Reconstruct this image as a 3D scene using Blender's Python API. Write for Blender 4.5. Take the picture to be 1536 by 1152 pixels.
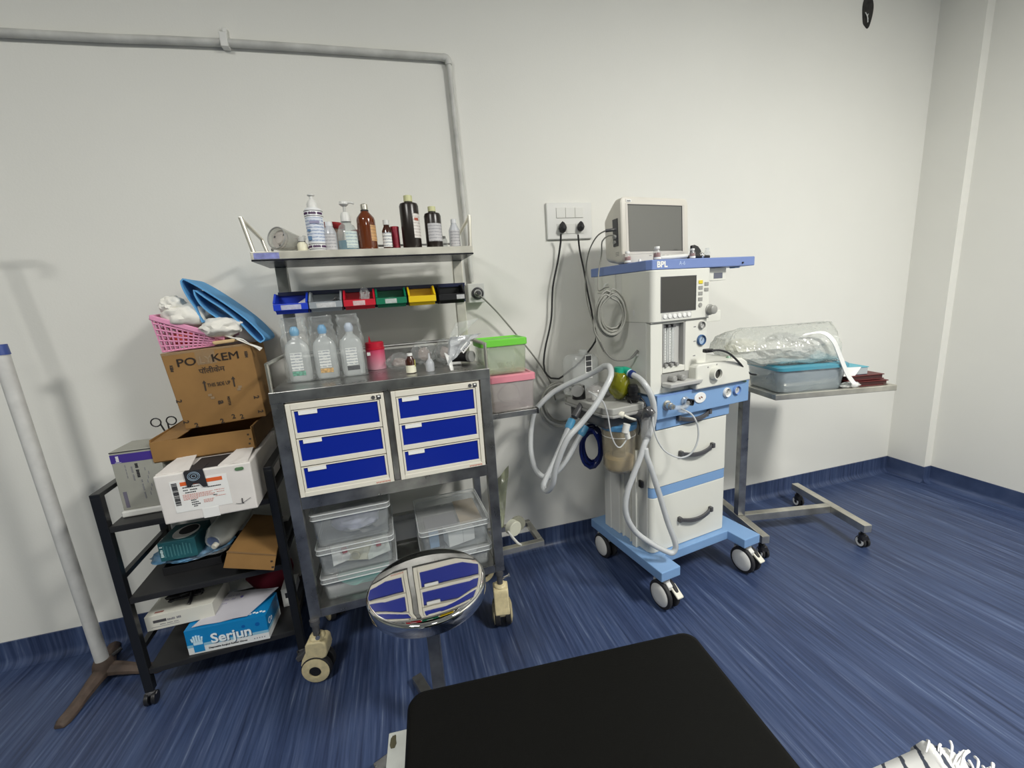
import bpy, bmesh, math, random
from mathutils import Vector, Matrix, noise
for o in list(bpy.data.objects): bpy.data.objects.remove(o)
SC = bpy.context.scene
COL = SC.collection
PI = math.pi
R = math.radians

# ------------------------------------------------------------------ camera
cam_data = bpy.data.cameras.new('camera')
cam_data.sensor_width = 36.0
cam_data.lens = 14.79
cam_data.clip_start = 0.02
cam = bpy.data.objects.new('camera', cam_data)
COL.objects.link(cam)
CM = Matrix(((0.9620, 0.1150, -0.2480), (-0.2650, 0.1740, -0.9480), (-0.0650, 0.9780, 0.1980)))
_c = [CM.col[i].copy() for i in range(3)]
_c[2].normalize(); _c[0] = (_c[0] - _c[2] * _c[0].dot(_c[2])).normalized(); _c[1] = _c[2].cross(_c[0])
CM4 = Matrix(((_c[0][0], _c[1][0], _c[2][0], 0.0), (_c[0][1], _c[1][1], _c[2][1], 0.0), (_c[0][2], _c[1][2], _c[2][2], 1.25), (0, 0, 0, 1)))
cam.matrix_world = CM4
SC.camera = cam

# ------------------------------------------------------------------ world and lights
w = bpy.data.worlds.new('world'); SC.world = w; w.use_nodes = True
w.node_tree.nodes['Background'].inputs[0].default_value = (0.75, 0.85, 1.0, 1)
w.node_tree.nodes['Background'].inputs[1].default_value = 0.15
SC.view_settings.view_transform = 'Standard'
SC.view_settings.look = 'None'
SC.view_settings.exposure = 1.15
SC.view_settings.gamma = 1.0
SC.view_settings.use_curve_mapping = False
ROOM_H = 2.85
LAMPS = [(1.80, -0.55, 45.0), (-1.15, -0.45, 21.0), (0.2, -2.3, 6.0)]  # first two follow the cast shadows; the third is an added unseen lamp
for i, (lx, ly, pw) in enumerate(LAMPS):
    ld = bpy.data.lights.new('panel_lamp', 'AREA'); ld.shape = 'SQUARE'; ld.size = 0.52
    ld.energy = pw; ld.color = (1.0, 0.985, 0.93)
    lo = bpy.data.objects.new('panel_lamp', ld); COL.objects.link(lo)
    lo.location = (lx, ly, ROOM_H - 0.035)

# ------------------------------------------------------------------ materials
MATS = {}
def nmat(name):
    m = bpy.data.materials.new(name); m.use_nodes = True
    return m, m.node_tree, m.node_tree.nodes['Principled BSDF']
def mat(name, col, rough=0.5, metal=0.0, spec=0.5, var=0.0, vscale=20.0, bump=0.0, bscale=60.0, emit=None, trans=0.0, sss=0.0, coat=0.0):
    if name in MATS: return MATS[name]
    m, nt, p = nmat(name)
    p.inputs['Base Color'].default_value = (*col, 1); p.inputs['Roughness'].default_value = rough
    p.inputs['Metallic'].default_value = metal; p.inputs['Specular IOR Level'].default_value = spec
    p.inputs['Transmission Weight'].default_value = trans; p.inputs['Coat Weight'].default_value = coat
    tc = nt.nodes.new('ShaderNodeTexCoord')
    if var > 0:
        n = nt.nodes.new('ShaderNodeTexNoise'); n.inputs['Scale'].default_value = vscale; n.inputs['Detail'].default_value = 4
        nt.links.new(tc.outputs['Object'], n.inputs['Vector'])
        cr = nt.nodes.new('ShaderNodeValToRGB')
        cr.color_ramp.elements[0].position = 0.3; cr.color_ramp.elements[1].position = 0.7
        cr.color_ramp.elements[0].color = (*[max(0, c * (1 - var)) for c in col], 1)
        cr.color_ramp.elements[1].color = (*[min(1, c * (1 + var)) for c in col], 1)
        nt.links.new(n.outputs['Fac'], cr.inputs['Fac']); nt.links.new(cr.outputs['Color'], p.inputs['Base Color'])
    if bump > 0:
        n2 = nt.nodes.new('ShaderNodeTexNoise'); n2.inputs['Scale'].default_value = bscale; n2.inputs['Detail'].default_value = 3
        nt.links.new(tc.outputs['Object'], n2.inputs['Vector'])
        b = nt.nodes.new('ShaderNodeBump'); b.inputs['Strength'].default_value = bump; b.inputs['Distance'].default_value = 0.002
        nt.links.new(n2.outputs['Fac'], b.inputs['Height']); nt.links.new(b.outputs['Normal'], p.inputs['Normal'])
    if emit:
        p.inputs['Emission Color'].default_value = (*emit[0], 1); p.inputs['Emission Strength'].default_value = emit[1]
    MATS[name] = m
    return m
def clear(name, col, opac, rough=0.15, tint=None, bump=0.0):
    """thin clear plastic: a see-through film with a milky / glossy share"""
    if name in MATS: return MATS[name]
    m, nt, p = nmat(name)
    p.inputs['Base Color'].default_value = (*col, 1); p.inputs['Roughness'].default_value = rough
    out = nt.nodes['Material Output']
    t = nt.nodes.new('ShaderNodeBsdfTransparent'); tt = tint or (0.97, 0.98, 0.98)
    t.inputs[0].default_value = (*tt, 1)
    mx = nt.nodes.new('ShaderNodeMixShader'); mx.inputs[0].default_value = opac
    nt.links.new(t.outputs[0], mx.inputs[1]); nt.links.new(p.outputs[0], mx.inputs[2])
    g = nt.nodes.new('ShaderNodeBsdfGlossy'); g.inputs['Roughness'].default_value = 0.08
    lw = nt.nodes.new('ShaderNodeLayerWeight'); lw.inputs[0].default_value = 0.25
    mm = nt.nodes.new('ShaderNodeMath'); mm.operation = 'MULTIPLY'; mm.inputs[1].default_value = 0.35
    nt.links.new(lw.outputs['Facing'], mm.inputs[0])
    m2 = nt.nodes.new('ShaderNodeMixShader')
    nt.links.new(mm.outputs[0], m2.inputs[0]); nt.links.new(mx.outputs[0], m2.inputs[1]); nt.links.new(g.outputs[0], m2.inputs[2])
    nt.links.new(m2.outputs[0], out.inputs['Surface'])
    if bump > 0:
        tc = nt.nodes.new('ShaderNodeTexCoord'); n = nt.nodes.new('ShaderNodeTexNoise'); n.inputs['Scale'].default_value = 45
        nt.links.new(tc.outputs['Object'], n.inputs['Vector'])
        b = nt.nodes.new('ShaderNodeBump'); b.inputs['Strength'].default_value = bump; b.inputs['Distance'].default_value = 0.01
        nt.links.new(n.outputs['Fac'], b.inputs['Height'])
        nt.links.new(b.outputs['Normal'], p.inputs['Normal']); nt.links.new(b.outputs['Normal'], g.inputs['Normal'])
    MATS[name] = m
    return m
def steel(name, col=(0.52, 0.51, 0.48), rough=0.3, dirt=0.25, scale=14.0):
    if name in MATS: return MATS[name]
    m, nt, p = nmat(name)
    p.inputs['Metallic'].default_value = 0.92
    tc = nt.nodes.new('ShaderNodeTexCoord')
    n = nt.nodes.new('ShaderNodeTexNoise'); n.inputs['Scale'].default_value = scale; n.inputs['Detail'].default_value = 6
    nt.links.new(tc.outputs['Object'], n.inputs['Vector'])
    cr = nt.nodes.new('ShaderNodeValToRGB'); e = cr.color_ramp.elements
    e[0].position = 0.35; e[0].color = (*[c * (1 - dirt) for c in col], 1)
    e[1].position = 0.65; e[1].color = (*[min(1, c * (1 + dirt * 0.5)) for c in col], 1)
    nt.links.new(n.outputs['Fac'], cr.inputs[0]); nt.links.new(cr.outputs[0], p.inputs['Base Color'])
    mr = nt.nodes.new('ShaderNodeMapRange'); mr.inputs[3].default_value = rough * 0.75; mr.inputs[4].default_value = rough * 1.35
    nt.links.new(n.outputs['Fac'], mr.inputs[0]); nt.links.new(mr.outputs[0], p.inputs['Roughness'])
    MATS[name] = m
    return m
def vinyl(name):
    """blue sheet vinyl with long streaks running towards the back wall and up its skirting"""
    m, nt, p = nmat(name)
    tc = nt.nodes.new('ShaderNodeTexCoord')
    mp = nt.nodes.new('ShaderNodeMapping'); mp.inputs['Scale'].default_value = (90, 3.2, 3.2); mp.inputs['Rotation'].default_value = (0, 0, R(1.5))
    nt.links.new(tc.outputs['Object'], mp.inputs['Vector'])
    n = nt.nodes.new('ShaderNodeTexNoise'); n.inputs['Scale'].default_value = 1.0; n.inputs['Detail'].default_value = 5; n.inputs['Roughness'].default_value = 0.6
    nt.links.new(mp.outputs[0], n.inputs['Vector'])
    mp2 = nt.nodes.new('ShaderNodeMapping'); mp2.inputs['Scale'].default_value = (16, 0.9, 0.9)
    nt.links.new(tc.outputs['Object'], mp2.inputs['Vector'])
    n2 = nt.nodes.new('ShaderNodeTexNoise'); n2.inputs['Scale'].default_value = 1.0; n2.inputs['Detail'].default_value = 3
    nt.links.new(mp2.outputs[0], n2.inputs['Vector'])
    cr = nt.nodes.new('ShaderNodeValToRGB'); e = cr.color_ramp.elements
    e[0].position = 0.30; e[0].color = (0.020, 0.032, 0.078, 1)
    e[1].position = 0.80; e[1].color = (0.20, 0.25, 0.36, 1)
    a = e.new(0.48); a.color = (0.038, 0.060, 0.135, 1)
    b = e.new(0.62); b.color = (0.062, 0.088, 0.175, 1)
    nt.links.new(n.outputs['Fac'], cr.inputs[0])
    mx = nt.nodes.new('ShaderNodeMix'); mx.data_type = 'RGBA'; mx.blend_type = 'MULTIPLY'; mx.inputs[0].default_value = 0.55
    cr2 = nt.nodes.new('ShaderNodeValToRGB'); e2 = cr2.color_ramp.elements
    e2[0].position = 0.35; e2[0].color = (0.55, 0.55, 0.6, 1); e2[1].position = 0.65; e2[1].color = (1.25, 1.25, 1.2, 1)
    nt.links.new(n2.outputs['Fac'], cr2.inputs[0])
    nt.links.new(cr.outputs[0], mx.inputs[6]); nt.links.new(cr2.outputs[0], mx.inputs[7])
    nt.links.new(mx.outputs[2], p.inputs['Base Color'])
    p.inputs['Roughness'].default_value = 0.42; p.inputs['Specular IOR Level'].default_value = 0.40
    MATS[name] = m
    return m

M_WALL = mat('wall_paint', (0.80, 0.795, 0.745), 0.75, var=0.02, vscale=1.5, bump=0.12, bscale=160)
M_WALLG = mat('grey_wall_paint', (0.66, 0.66, 0.62), 0.75, var=0.02, vscale=1.5, bump=0.12, bscale=160)
M_CEIL = mat('ceiling_paint', (0.60, 0.60, 0.58), 0.9)  # greyed so the unseen ceiling bounces less light
M_FAR = mat('bounce_cut_wall', (0.22, 0.24, 0.22), 0.6)  # unseen walls, made dark to cut the bounced light
M_VINYL = vinyl('blue_vinyl')
M_SS = steel('stainless_steel', (0.36, 0.36, 0.35), 0.28, 0.35)  # darker than real steel: reflection of a dark room put into the colour
M_SSB = steel('stainless_bright', (0.62, 0.60, 0.53), 0.30, 0.2)
M_SSL = steel('stainless_lit', (0.80, 0.77, 0.68), 0.34, 0.12)  # lit copy of the steel: bright wall reflection put into the colour
M_CHROME = steel('polished_chrome', (0.75, 0.74, 0.72), 0.035, 0.03, 6)
M_WHITE = mat('white_plastic', (0.72, 0.72, 0.69), 0.4)
M_IVORY = mat('ivory_plastic', (0.74, 0.72, 0.62), 0.4)
M_MACH = mat('machine_white', (0.70, 0.70, 0.64), 0.42)
M_MACHB = mat('machine_blue', (0.20, 0.35, 0.60), 0.42)
M_SLAB = mat('machine_periwinkle', (0.16, 0.235, 0.50), 0.42)
M_BLK = mat('black_plastic', (0.012, 0.012, 0.014), 0.4)
M_BLKM = mat('black_paint', (0.010, 0.011, 0.013), 0.35)
M_RUB = mat('black_rubber', (0.02, 0.02, 0.022), 0.65)
M_LEATHER = mat('black_vinyl', (0.0035, 0.0035, 0.003), 0.6, spec=0.12, bump=0.25, bscale=400)
M_BLUE = mat('drawer_blue', (0.002, 0.017, 0.28), 0.42, spec=0.3)
M_CREAM = mat('cream_plastic', (0.72, 0.69, 0.60), 0.45)
M_CAST = mat('castor_cream', (0.70, 0.60, 0.36), 0.42, var=0.12, vscale=60)
M_LABEL = mat('label_white', (0.82, 0.82, 0.80), 0.5)
M_CARD = mat('cardboard', (0.27, 0.145, 0.045), 0.75, var=0.10, vscale=12)
M_CARDD = mat('cardboard_inside', (0.16, 0.09, 0.035), 0.8)
M_INK = mat('dark_ink', (0.045, 0.03, 0.02), 0.6)
M_INKB = mat('black_ink', (0.02, 0.02, 0.025), 0.6)
M_INKG = mat('grey_ink', (0.22, 0.22, 0.24), 0.6)
M_HOSE = clear('hose_plastic', (0.62, 0.64, 0.65), 0.80, 0.32)
M_CLR = clear('clear_plastic', (0.85, 0.88, 0.88), 0.12, 0.12)
M_CLRM = clear('milky_clear_plastic', (0.84, 0.86, 0.86), 0.22, 0.2)
M_FILM = clear('plastic_film', (0.9, 0.92, 0.92), 0.10, 0.1, bump=0.9)
M_DGREY = mat('dark_grey_plastic', (0.07, 0.07, 0.075), 0.4)
M_MGREY = mat('mid_grey_plastic', (0.30, 0.30, 0.29), 0.4)
M_LGREY = mat('light_grey_plastic', (0.52, 0.52, 0.50), 0.4)
M_CBL = mat('grey_cable', (0.27, 0.27, 0.24), 0.5)

# ------------------------------------------------------------------ mesh helpers
def nb(): return bmesh.new()
def box(bm, x0, x1, y0, y1, z0, z1, M=None):
    vs = [bm.verts.new((x, y, z)) for x in (x0, x1) for y in (y0, y1) for z in (z0, z1)]
    for f in ((0, 1, 3, 2), (4, 6, 7, 5), (0, 4, 5, 1), (2, 3, 7, 6), (0, 2, 6, 4), (1, 5, 7, 3)):
        bm.faces.new([vs[i] for i in f])
    if M is not None:
        for v in vs: v.co = M @ v.co
    return bm
def hexa(bm, p):
    """p: 8 points, bottom ring 0-3 then top ring 4-7"""
    vs = [bm.verts.new(q) for q in p]
    for f in ((3, 2, 1, 0), (4, 5, 6, 7), (0, 1, 5, 4), (1, 2, 6, 5), (2, 3, 7, 6), (3, 0, 4, 7)):
        bm.faces.new([vs[i] for i in f])
    return bm
def prism(bm, poly, axis, lo, hi):
    """poly: 2D points; axis 'y' -> poly in xz, 'x' -> yz, 'z' -> xy"""
    def P(a, b, c): return {'y': (a, c, b), 'x': (c, a, b), 'z': (a, b, c)}[axis]
    A = [bm.verts.new(P(a, b, lo)) for a, b in poly]; B = [bm.verts.new(P(a, b, hi)) for a, b in poly]
    n = len(poly)
    bm.faces.new(A); bm.faces.new(B[::-1])
    for i in range(n): bm.faces.new((A[i], B[i], B[(i + 1) % n], A[(i + 1) % n]))
    return bm
def basis(d):
    d = Vector(d).normalized(); u = Vector((0, 0, 1)) if abs(d.z) < 0.9 else Vector((1, 0, 0))
    a = d.cross(u).normalized(); return a, d.cross(a).normalized()
def cyl(bm, p0, p1, r0, r1=None, n=20, caps=True):
    r1 = r0 if r1 is None else r1
    p0, p1 = Vector(p0), Vector(p1); a, b = basis(p1 - p0)
    A = [bm.verts.new(p0 + (a * math.cos(t) + b * math.sin(t)) * r0) for t in [2 * PI * i / n for i in range(n)]]
    B = [bm.verts.new(p1 + (a * math.cos(t) + b * math.sin(t)) * r1) for t in [2 * PI * i / n for i in range(n)]]
    for i in range(n): bm.faces.new((A[i], A[(i + 1) % n], B[(i + 1) % n], B[i]))
    if caps: bm.faces.new(A[::-1]); bm.faces.new(B)
    return bm
def catmull(pts, step, closed=False):
    P = [Vector(p) for p in pts]; out = []; n = len(P)
    rng = range(n) if closed else range(n - 1)
    for i in rng:
        p1, p2 = P[i], P[(i + 1) % n]
        p0 = P[(i - 1) % n] if closed or i > 0 else p1 * 2 - p2
        p3 = P[(i + 2) % n] if closed or i + 2 < n else p2 * 2 - p1
        k = max(1, int((p2 - p1).length / step))
        for j in range(k):
            t = j / k
            out.append(0.5 * ((2 * p1) + (p2 - p0) * t + (2 * p0 - 5 * p1 + 4 * p2 - p3) * t * t + (3 * p1 - p0 - 3 * p2 + p3) * t ** 3))
    if not closed: out.append(P[-1])
    return out
def tube(bm, pts, r, n=10, step=0.02, closed=False, ridge=0.0, smooth=True, caps=True):
    C = catmull(pts, step, closed) if smooth else [Vector(p) for p in pts]
    m = len(C); rings = []; prev = None
    for i in range(m):
        d = (C[(i + 1) % m] - C[i - 1]) if closed else (C[min(i + 1, m - 1)] - C[max(i - 1, 0)])
        if d.length < 1e-9: d = Vector((0, 0, 1))
        d.normalize()
        if prev is None: a, b = basis(d)
        else:
            a = prev - d * prev.dot(d)
            a = a.normalized() if a.length > 1e-6 else basis(d)[0]
            b = d.cross(a).normalized()
        prev = a
        rr = (r(i / (m - 1)) if callable(r) else r) * (1 + (ridge if i % 2 else -ridge))
        rings.append([bm.verts.new(C[i] + (a * math.cos(2 * PI * k / n) + b * math.sin(2 * PI * k / n)) * rr) for k in range(n)])
    L = m if closed else m - 1
    for i in range(L):
        A, B = rings[i], rings[(i + 1) % m]
        for k in range(n): bm.faces.new((A[k], A[(k + 1) % n], B[(k + 1) % n], B[k]))
    if not closed and caps: bm.faces.new(rings[0][::-1]); bm.faces.new(rings[-1])
    return bm
def bar(bm, p0, p1, w, h=None, up=(0, 0, 1)):
    """rectangular tube between two points: w across, h along up"""
    h = w if h is None else h
    p0, p1 = Vector(p0), Vector(p1); d = (p1 - p0).normalized(); u = Vector(up)
    s = d.cross(u).normalized() * (w / 2); u2 = s.normalized().cross(d).normalized() * (h / 2)
    return hexa(bm, [p0 - s - u2, p0 + s - u2, p1 + s - u2, p1 - s - u2, p0 - s + u2, p0 + s + u2, p1 + s + u2, p1 - s + u2])
def lathe(bm, prof, c=(0, 0, 0), n=24, sx=1.0, sy=1.0, M=None):
    rings = []; c = Vector(c)
    for r, z in prof:
        ring = []
        for k in range(n):
            t = 2 * PI * k / n; v = Vector((max(r, 1e-4) * math.cos(t) * sx, max(r, 1e-4) * math.sin(t) * sy, z))
            if M is not None: v = M @ v
            ring.append(bm.verts.new(v + c))
        rings.append(ring)
    for A, B in zip(rings, rings[1:]):
        for k in range(n): bm.faces.new((A[k], A[(k + 1) % n], B[(k + 1) % n], B[k]))
    bm.faces.new(rings[0][::-1]); bm.faces.new(rings[-1])
    return bm
def rrect(w, h, r, n=4, cx=0.0, cy=0.0):
    out = []
    for sx, sy, a0 in ((1, 1, 0), (-1, 1, 90), (-1, -1, 180), (1, -1, 270)):
        for i in range(n + 1):
            a = R(a0 + 90 * i / n); out.append((cx + sx * (w / 2 - r) + r * math.cos(a), cy + sy * (h / 2 - r) + r * math.sin(a)))
    return out
def loft(bm, rings, cap=True):
    V = [[bm.verts.new(p) for p in r] for r in rings]; n = len(V[0])
    for A, B in zip(V, V[1:]):
        for k in range(n): bm.faces.new((A[k], A[(k + 1) % n], B[(k + 1) % n], B[k]))
    if cap: bm.faces.new(V[0][::-1]); bm.faces.new(V[-1])
    return bm
def blob(bm, c, s, sub=3, amp=0.15, freq=3.0, seed=0, crease=False):
    r = bmesh.ops.create_icosphere(bm, subdivisions=sub, radius=1.0)
    off = Vector((seed * 7.3, seed * 3.1, seed * 1.7))
    for v in r['verts']:
        p = v.co.copy()
        k = noise.noise(p * freq + off)
        if crease: k = 1 - 2 * abs(k) * 1.4
        k2 = noise.noise(p * freq * 2.3 + off)
        v.co = Vector((p.x * s[0], p.y * s[1], p.z * s[2])) * (1 + amp * k + amp * 0.4 * k2) + Vector(c)
    return bm
def obj(name, bm, m, parent=None, bev=0.0, smooth=False, seg=2, loc=None, ang=35, solid=0.0):
    bmesh.ops.recalc_face_normals(bm, faces=bm.faces)
    me = bpy.data.meshes.new(name); bm.to_mesh(me); bm.free()
    if smooth:
        for p in me.polygons: p.use_smooth = True
        me.set_sharp_from_angle(angle=R(ang))
    me.materials.append(m)
    o = bpy.data.objects.new(name, me); COL.objects.link(o)
    if parent: o.parent = parent
    if loc: o.location = loc
    if solid:
        s = o.modifiers.new('solid', 'SOLIDIFY'); s.thickness = solid
    if bev > 0:
        b = o.modifiers.new('bevel', 'BEVEL'); b.width = bev; b.segments = seg; b.limit_method = 'ANGLE'; b.angle_limit = R(40)
    return o
def tag(o, label=None, cat=None, group=None, kind=None):
    if label: o['label'] = label
    if cat: o['category'] = cat
    if group: o['group'] = group
    if kind: o['kind'] = kind
    return o
def thing(name, label, cat, loc=(0, 0, 0), rz=0.0, group=None, rot=None):
    o = bpy.data.objects.new(name, None); COL.objects.link(o)
    o.empty_display_size = 0.05
    o.location = loc; o.rotation_euler = rot if rot else (0, 0, rz)
    return tag(o, label, cat, group)
def struct(name, bm, m, **k):
    return tag(obj(name, bm, m, **k), kind='structure')
def text(name, s, size, loc, m, parent, rot=(PI / 2, 0, 0), ext=0.0002, align='CENTER', bold=0.0, sx=1.0, label=None):
    cu = bpy.data.curves.new(name, 'FONT'); cu.body = s; cu.size = size; cu.extrude = ext; cu.offset = bold
    cu.align_x = align; cu.align_y = 'CENTER'; cu.resolution_u = 3
    t = bpy.data.objects.new('tmp', cu); COL.objects.link(t)
    dg = bpy.context.evaluated_depsgraph_get(); dg.update()
    me = bpy.data.meshes.new_from_object(t.evaluated_get(dg))
    bpy.data.objects.remove(t); me.name = name; me.materials.clear(); me.materials.append(m)
    o = bpy.data.objects.new(name, me); COL.objects.link(o); o.parent = parent
    o.location = loc; o.rotation_euler = rot; o.scale = (sx, 1, 1)
    if label: o['label'] = label
    return o
def clone(root, loc=None, rz=None, label=None, group=None, par=None):
    c = root.copy(); COL.objects.link(c)
    if par is not None: c.parent = par
    if loc is not None: c.location = loc
    if rz is not None: c.rotation_euler = (0, 0, rz)
    if label: c['label'] = label
    if group: c['group'] = group
    for ch in list(root.children): clone(ch, par=c)
    return c
class Frame:
    def __init__(s, x, y, a): s.x, s.y, s.a = x, y, a
    def W(s, x, y, z): return Vector((s.x + x * math.cos(s.a) - y * math.sin(s.a), s.y + x * math.sin(s.a) + y * math.cos(s.a), z))
K = Frame(-0.42, 1.40, R(2.045))      # supply cart
MF = Frame(0.90, 1.25, R(8.376))      # anaesthesia machine
RK = Frame(-0.945, 1.47, R(3.0))      # black shelf trolley
TF = Frame(1.54, 1.58, R(-11.0))      # overbed table
YB = 1.855                            # back wall plane

# ------------------------------------------------------------------ room
struct('floor', box(nb(), -3.2, 3.3, -3.3, 2.0, -0.1, 0.0), M_VINYL)
struct('wall_back', box(nb(), -3.2, 3.3, YB, 2.0, 0.0, ROOM_H), M_WALL)
struct('wall_left', box(nb(), -3.2, -3.0, -3.3, YB, 0.0, ROOM_H), M_FAR)
struct('wall_right', box(nb(), 3.01, 3.3, -3.3, YB, 0.0, ROOM_H), M_WALL)
struct('wall_front', box(nb(), -3.0, 3.01, -3.3, -3.1, 0.0, ROOM_H), M_FAR)
struct('ceiling', box(nb(), -3.2, 3.3, -3.3, 2.0, ROOM_H, ROOM_H + 0.1), M_CEIL)
struct('trim_1', box(nb(), 2.955, 3.01, 1.655, YB, 0.0, ROOM_H), M_WALL)
def skirt_prof():
    # (distance out from wall, height)
    pts = [(0.0, 0.0), (0.0, 0.1), (0.006, 0.1)]
    for i in range(6):
        a = R(90 * i / 5); pts.append((0.006 + 0.03 * (1 - math.cos(a)), 0.031 - 0.03 * math.sin(a)))
    pts += [(0.036, 0.0)]
    return pts
def skirt(name, p0, p1, nrm):
    bm = nb(); p0, p1, nrm = Vector(p0), Vector(p1), Vector(nrm)
    A = [bm.verts.new(p0 + nrm * d + Vector((0, 0, h))) for d, h in skirt_prof()]
    B = [bm.verts.new(p1 + nrm * d + Vector((0, 0, h))) for d, h in skirt_prof()]
    n = len(A)
    for i in range(n): bm.faces.new((A[i], B[i], B[(i + 1) % n], A[(i + 1) % n]))
    bm.faces.new(A); bm.faces.new(B[::-1])
    return struct(name, bm, M_VINYL, smooth=True, ang=50)
skirt('baseboard_back', (-3.0, YB, 0), (2.955, YB, 0), (0, -1, 0))
skirt('baseboard_right', (3.01, -3.1, 0), (3.01, 1.655, 0), (-1, 0, 0))
skirt('baseboard_pilaster', (2.955, 1.65, 0), (2.955, YB, 0), (-1, 0, 0))
skirt('baseboard_pilaster_end', (2.95, 1.655, 0), (3.01, 1.655, 0), (0, -1, 0))
skirt('baseboard_left', (-3.0, -3.1, 0), (-3.0, YB, 0), (1, 0, 0))
for i, (lx, ly, pw) in enumerate(LAMPS):
    t = thing('ceiling_light', ['square ceiling light panel nearest the right wall', 'square ceiling light panel on the left, above the pole side', 'added unseen light panel behind the couch'][i], 'ceiling light', (lx, ly, ROOM_H - 0.03))
    bm = nb()
    for a in ((-.32, .32, -.32, -.29), (-.32, .32, .29, .32), (-.32, -.29, -.29, .29), (.29, .32, -.29, .29)): box(bm, *a, 0, 0.03)
    obj('frame', bm, M_WHITE, t)
    obj('diffuser', box(nb(), -.29, .29, -.29, .29, 0.012, 0.02), mat('lit_diffuser', (0.9, 0.9, 0.9), 0.5, emit=((1, 0.98, 0.93), 2.0)), t)

# centre lines of hoses and cables, metres in the room
HOSEA1 = [(0.623,1.5,0.752),(0.599,1.48,0.728),(0.567,1.46,0.687),(0.53,1.45,0.628),(0.49,1.44,0.57),(0.471,1.43,0.537),(0.48,1.41,0.528),(0.492,1.38,0.568),(0.501,1.36,0.64),(0.539,1.34,0.743),(0.595,1.335,0.799),(0.647,1.33,0.857),(0.692,1.34,0.911),(0.728,1.36,0.953),(0.745,1.4,0.979),(0.744,1.44,0.976)]
HOSEA2 = [(0.68,1.5,0.719),(0.645,1.49,0.676),(0.589,1.49,0.598),(0.539,1.5,0.546),(0.507,1.53,0.531),(0.484,1.56,0.558),(0.476,1.58,0.619),(0.484,1.6,0.684),(0.5,1.61,0.757),(0.524,1.61,0.802),(0.579,1.59,0.857),(0.625,1.56,0.89),(0.663,1.53,0.913),(0.708,1.49,0.941),(0.744,1.44,0.976)]
HOSEB1 = [(0.842,1.4,0.938),(0.849,1.37,0.929),(0.852,1.34,0.914),(0.865,1.325,0.882),(0.877,1.32,0.842),(0.881,1.32,0.795),(0.874,1.32,0.757),(0.858,1.315,0.728),(0.849,1.31,0.717)]
HOSEB2 = [(0.846,1.31,0.713),(0.829,1.305,0.688),(0.809,1.3,0.644),(0.778,1.3,0.576),(0.755,1.3,0.519),(0.746,1.3,0.461),(0.757,1.3,0.405),(0.793,1.3,0.344),(0.85,1.29,0.291),(0.903,1.28,0.254),(0.932,1.275,0.241),(0.948,1.275,0.26),(0.94,1.275,0.299),(0.916,1.28,0.37),(0.887,1.285,0.473),(0.85,1.29,0.596),(0.834,1.295,0.647),(0.831,1.3,0.679)]
LINE = [(0.983,1.3,0.809),(0.986,1.285,0.807),(1.003,1.27,0.794),(1.014,1.26,0.772),(1.026,1.26,0.739),(1.027,1.26,0.703),(1.016,1.26,0.668),(0.995,1.265,0.639),(0.961,1.27,0.631),(0.924,1.27,0.646),(0.89,1.275,0.673),(0.865,1.28,0.719),(0.854,1.285,0.768),(0.856,1.29,0.799)]
LINE2 = [(0.644,1.37,0.903),(0.655,1.34,0.893),(0.681,1.33,0.867),(0.698,1.33,0.81),(0.708,1.33,0.746),(0.726,1.33,0.699),(0.745,1.33,0.686),(0.767,1.33,0.706),(0.778,1.33,0.722)]
CORDL = [(0.736,1.8,1.513),(0.74,1.815,1.484),(0.727,1.825,1.403),(0.697,1.825,1.288),(0.682,1.825,1.146),(0.645,1.82,1.019),(0.63,1.81,0.95),(0.63,1.8,0.915),(0.654,1.79,0.882),(0.689,1.78,0.877),(0.725,1.77,0.902),(0.777,1.75,0.943),(0.82,1.74,0.992),(0.853,1.73,1.038),(0.859,1.72,1.074)]
CORDR = [(0.817,1.8,1.508),(0.832,1.82,1.442),(0.845,1.81,1.353),(0.849,1.79,1.264),(0.852,1.76,1.177),(0.853,1.74,1.103),(0.859,1.72,1.074)]
GREYCORD = [(0.334,1.78,1.282),(0.356,1.77,1.267),(0.408,1.79,1.216),(0.454,1.8,1.162),(0.533,1.81,1.06),(0.584,1.815,0.991),(0.631,1.82,0.918),(0.665,1.825,0.85),(0.687,1.83,0.765)]
MONCAB1 = [(0.84,1.52,1.483),(0.814,1.54,1.482),(0.8,1.57,1.473),(0.797,1.61,1.454),(0.799,1.66,1.418),(0.804,1.7,1.363),(0.808,1.72,1.281),(0.81,1.71,1.209),(0.815,1.68,1.138),(0.82,1.66,1.087),(0.822,1.63,1.04),(0.825,1.6,1.009)]
MONCAB2 = [(0.839,1.52,1.462),(0.824,1.54,1.463),(0.809,1.56,1.446),(0.826,1.6,1.405),(0.815,1.6,1.354),(0.798,1.58,1.301),(0.769,1.52,1.259),(0.772,1.47,1.269),(0.783,1.46,1.27)]
SENSOR = [(0.739,1.46,1.069),(0.756,1.45,1.028),(0.778,1.44,1.001),(0.806,1.43,0.992),(0.843,1.42,0.997),(0.871,1.41,1.028)]
TABLECORD = [(1.113,1.33,1.011),(1.12,1.31,1.012),(1.15,1.31,1.012),(1.21,1.33,0.994),(1.28,1.36,0.955),(1.343,1.39,0.914),(1.407,1.42,0.878),(1.449,1.43,0.866)]
GREENPIPE = [(1.293,1.42,0.96),(1.29,1.4,0.921),(1.325,1.4,0.876),(1.385,1.42,0.846)]
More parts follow.
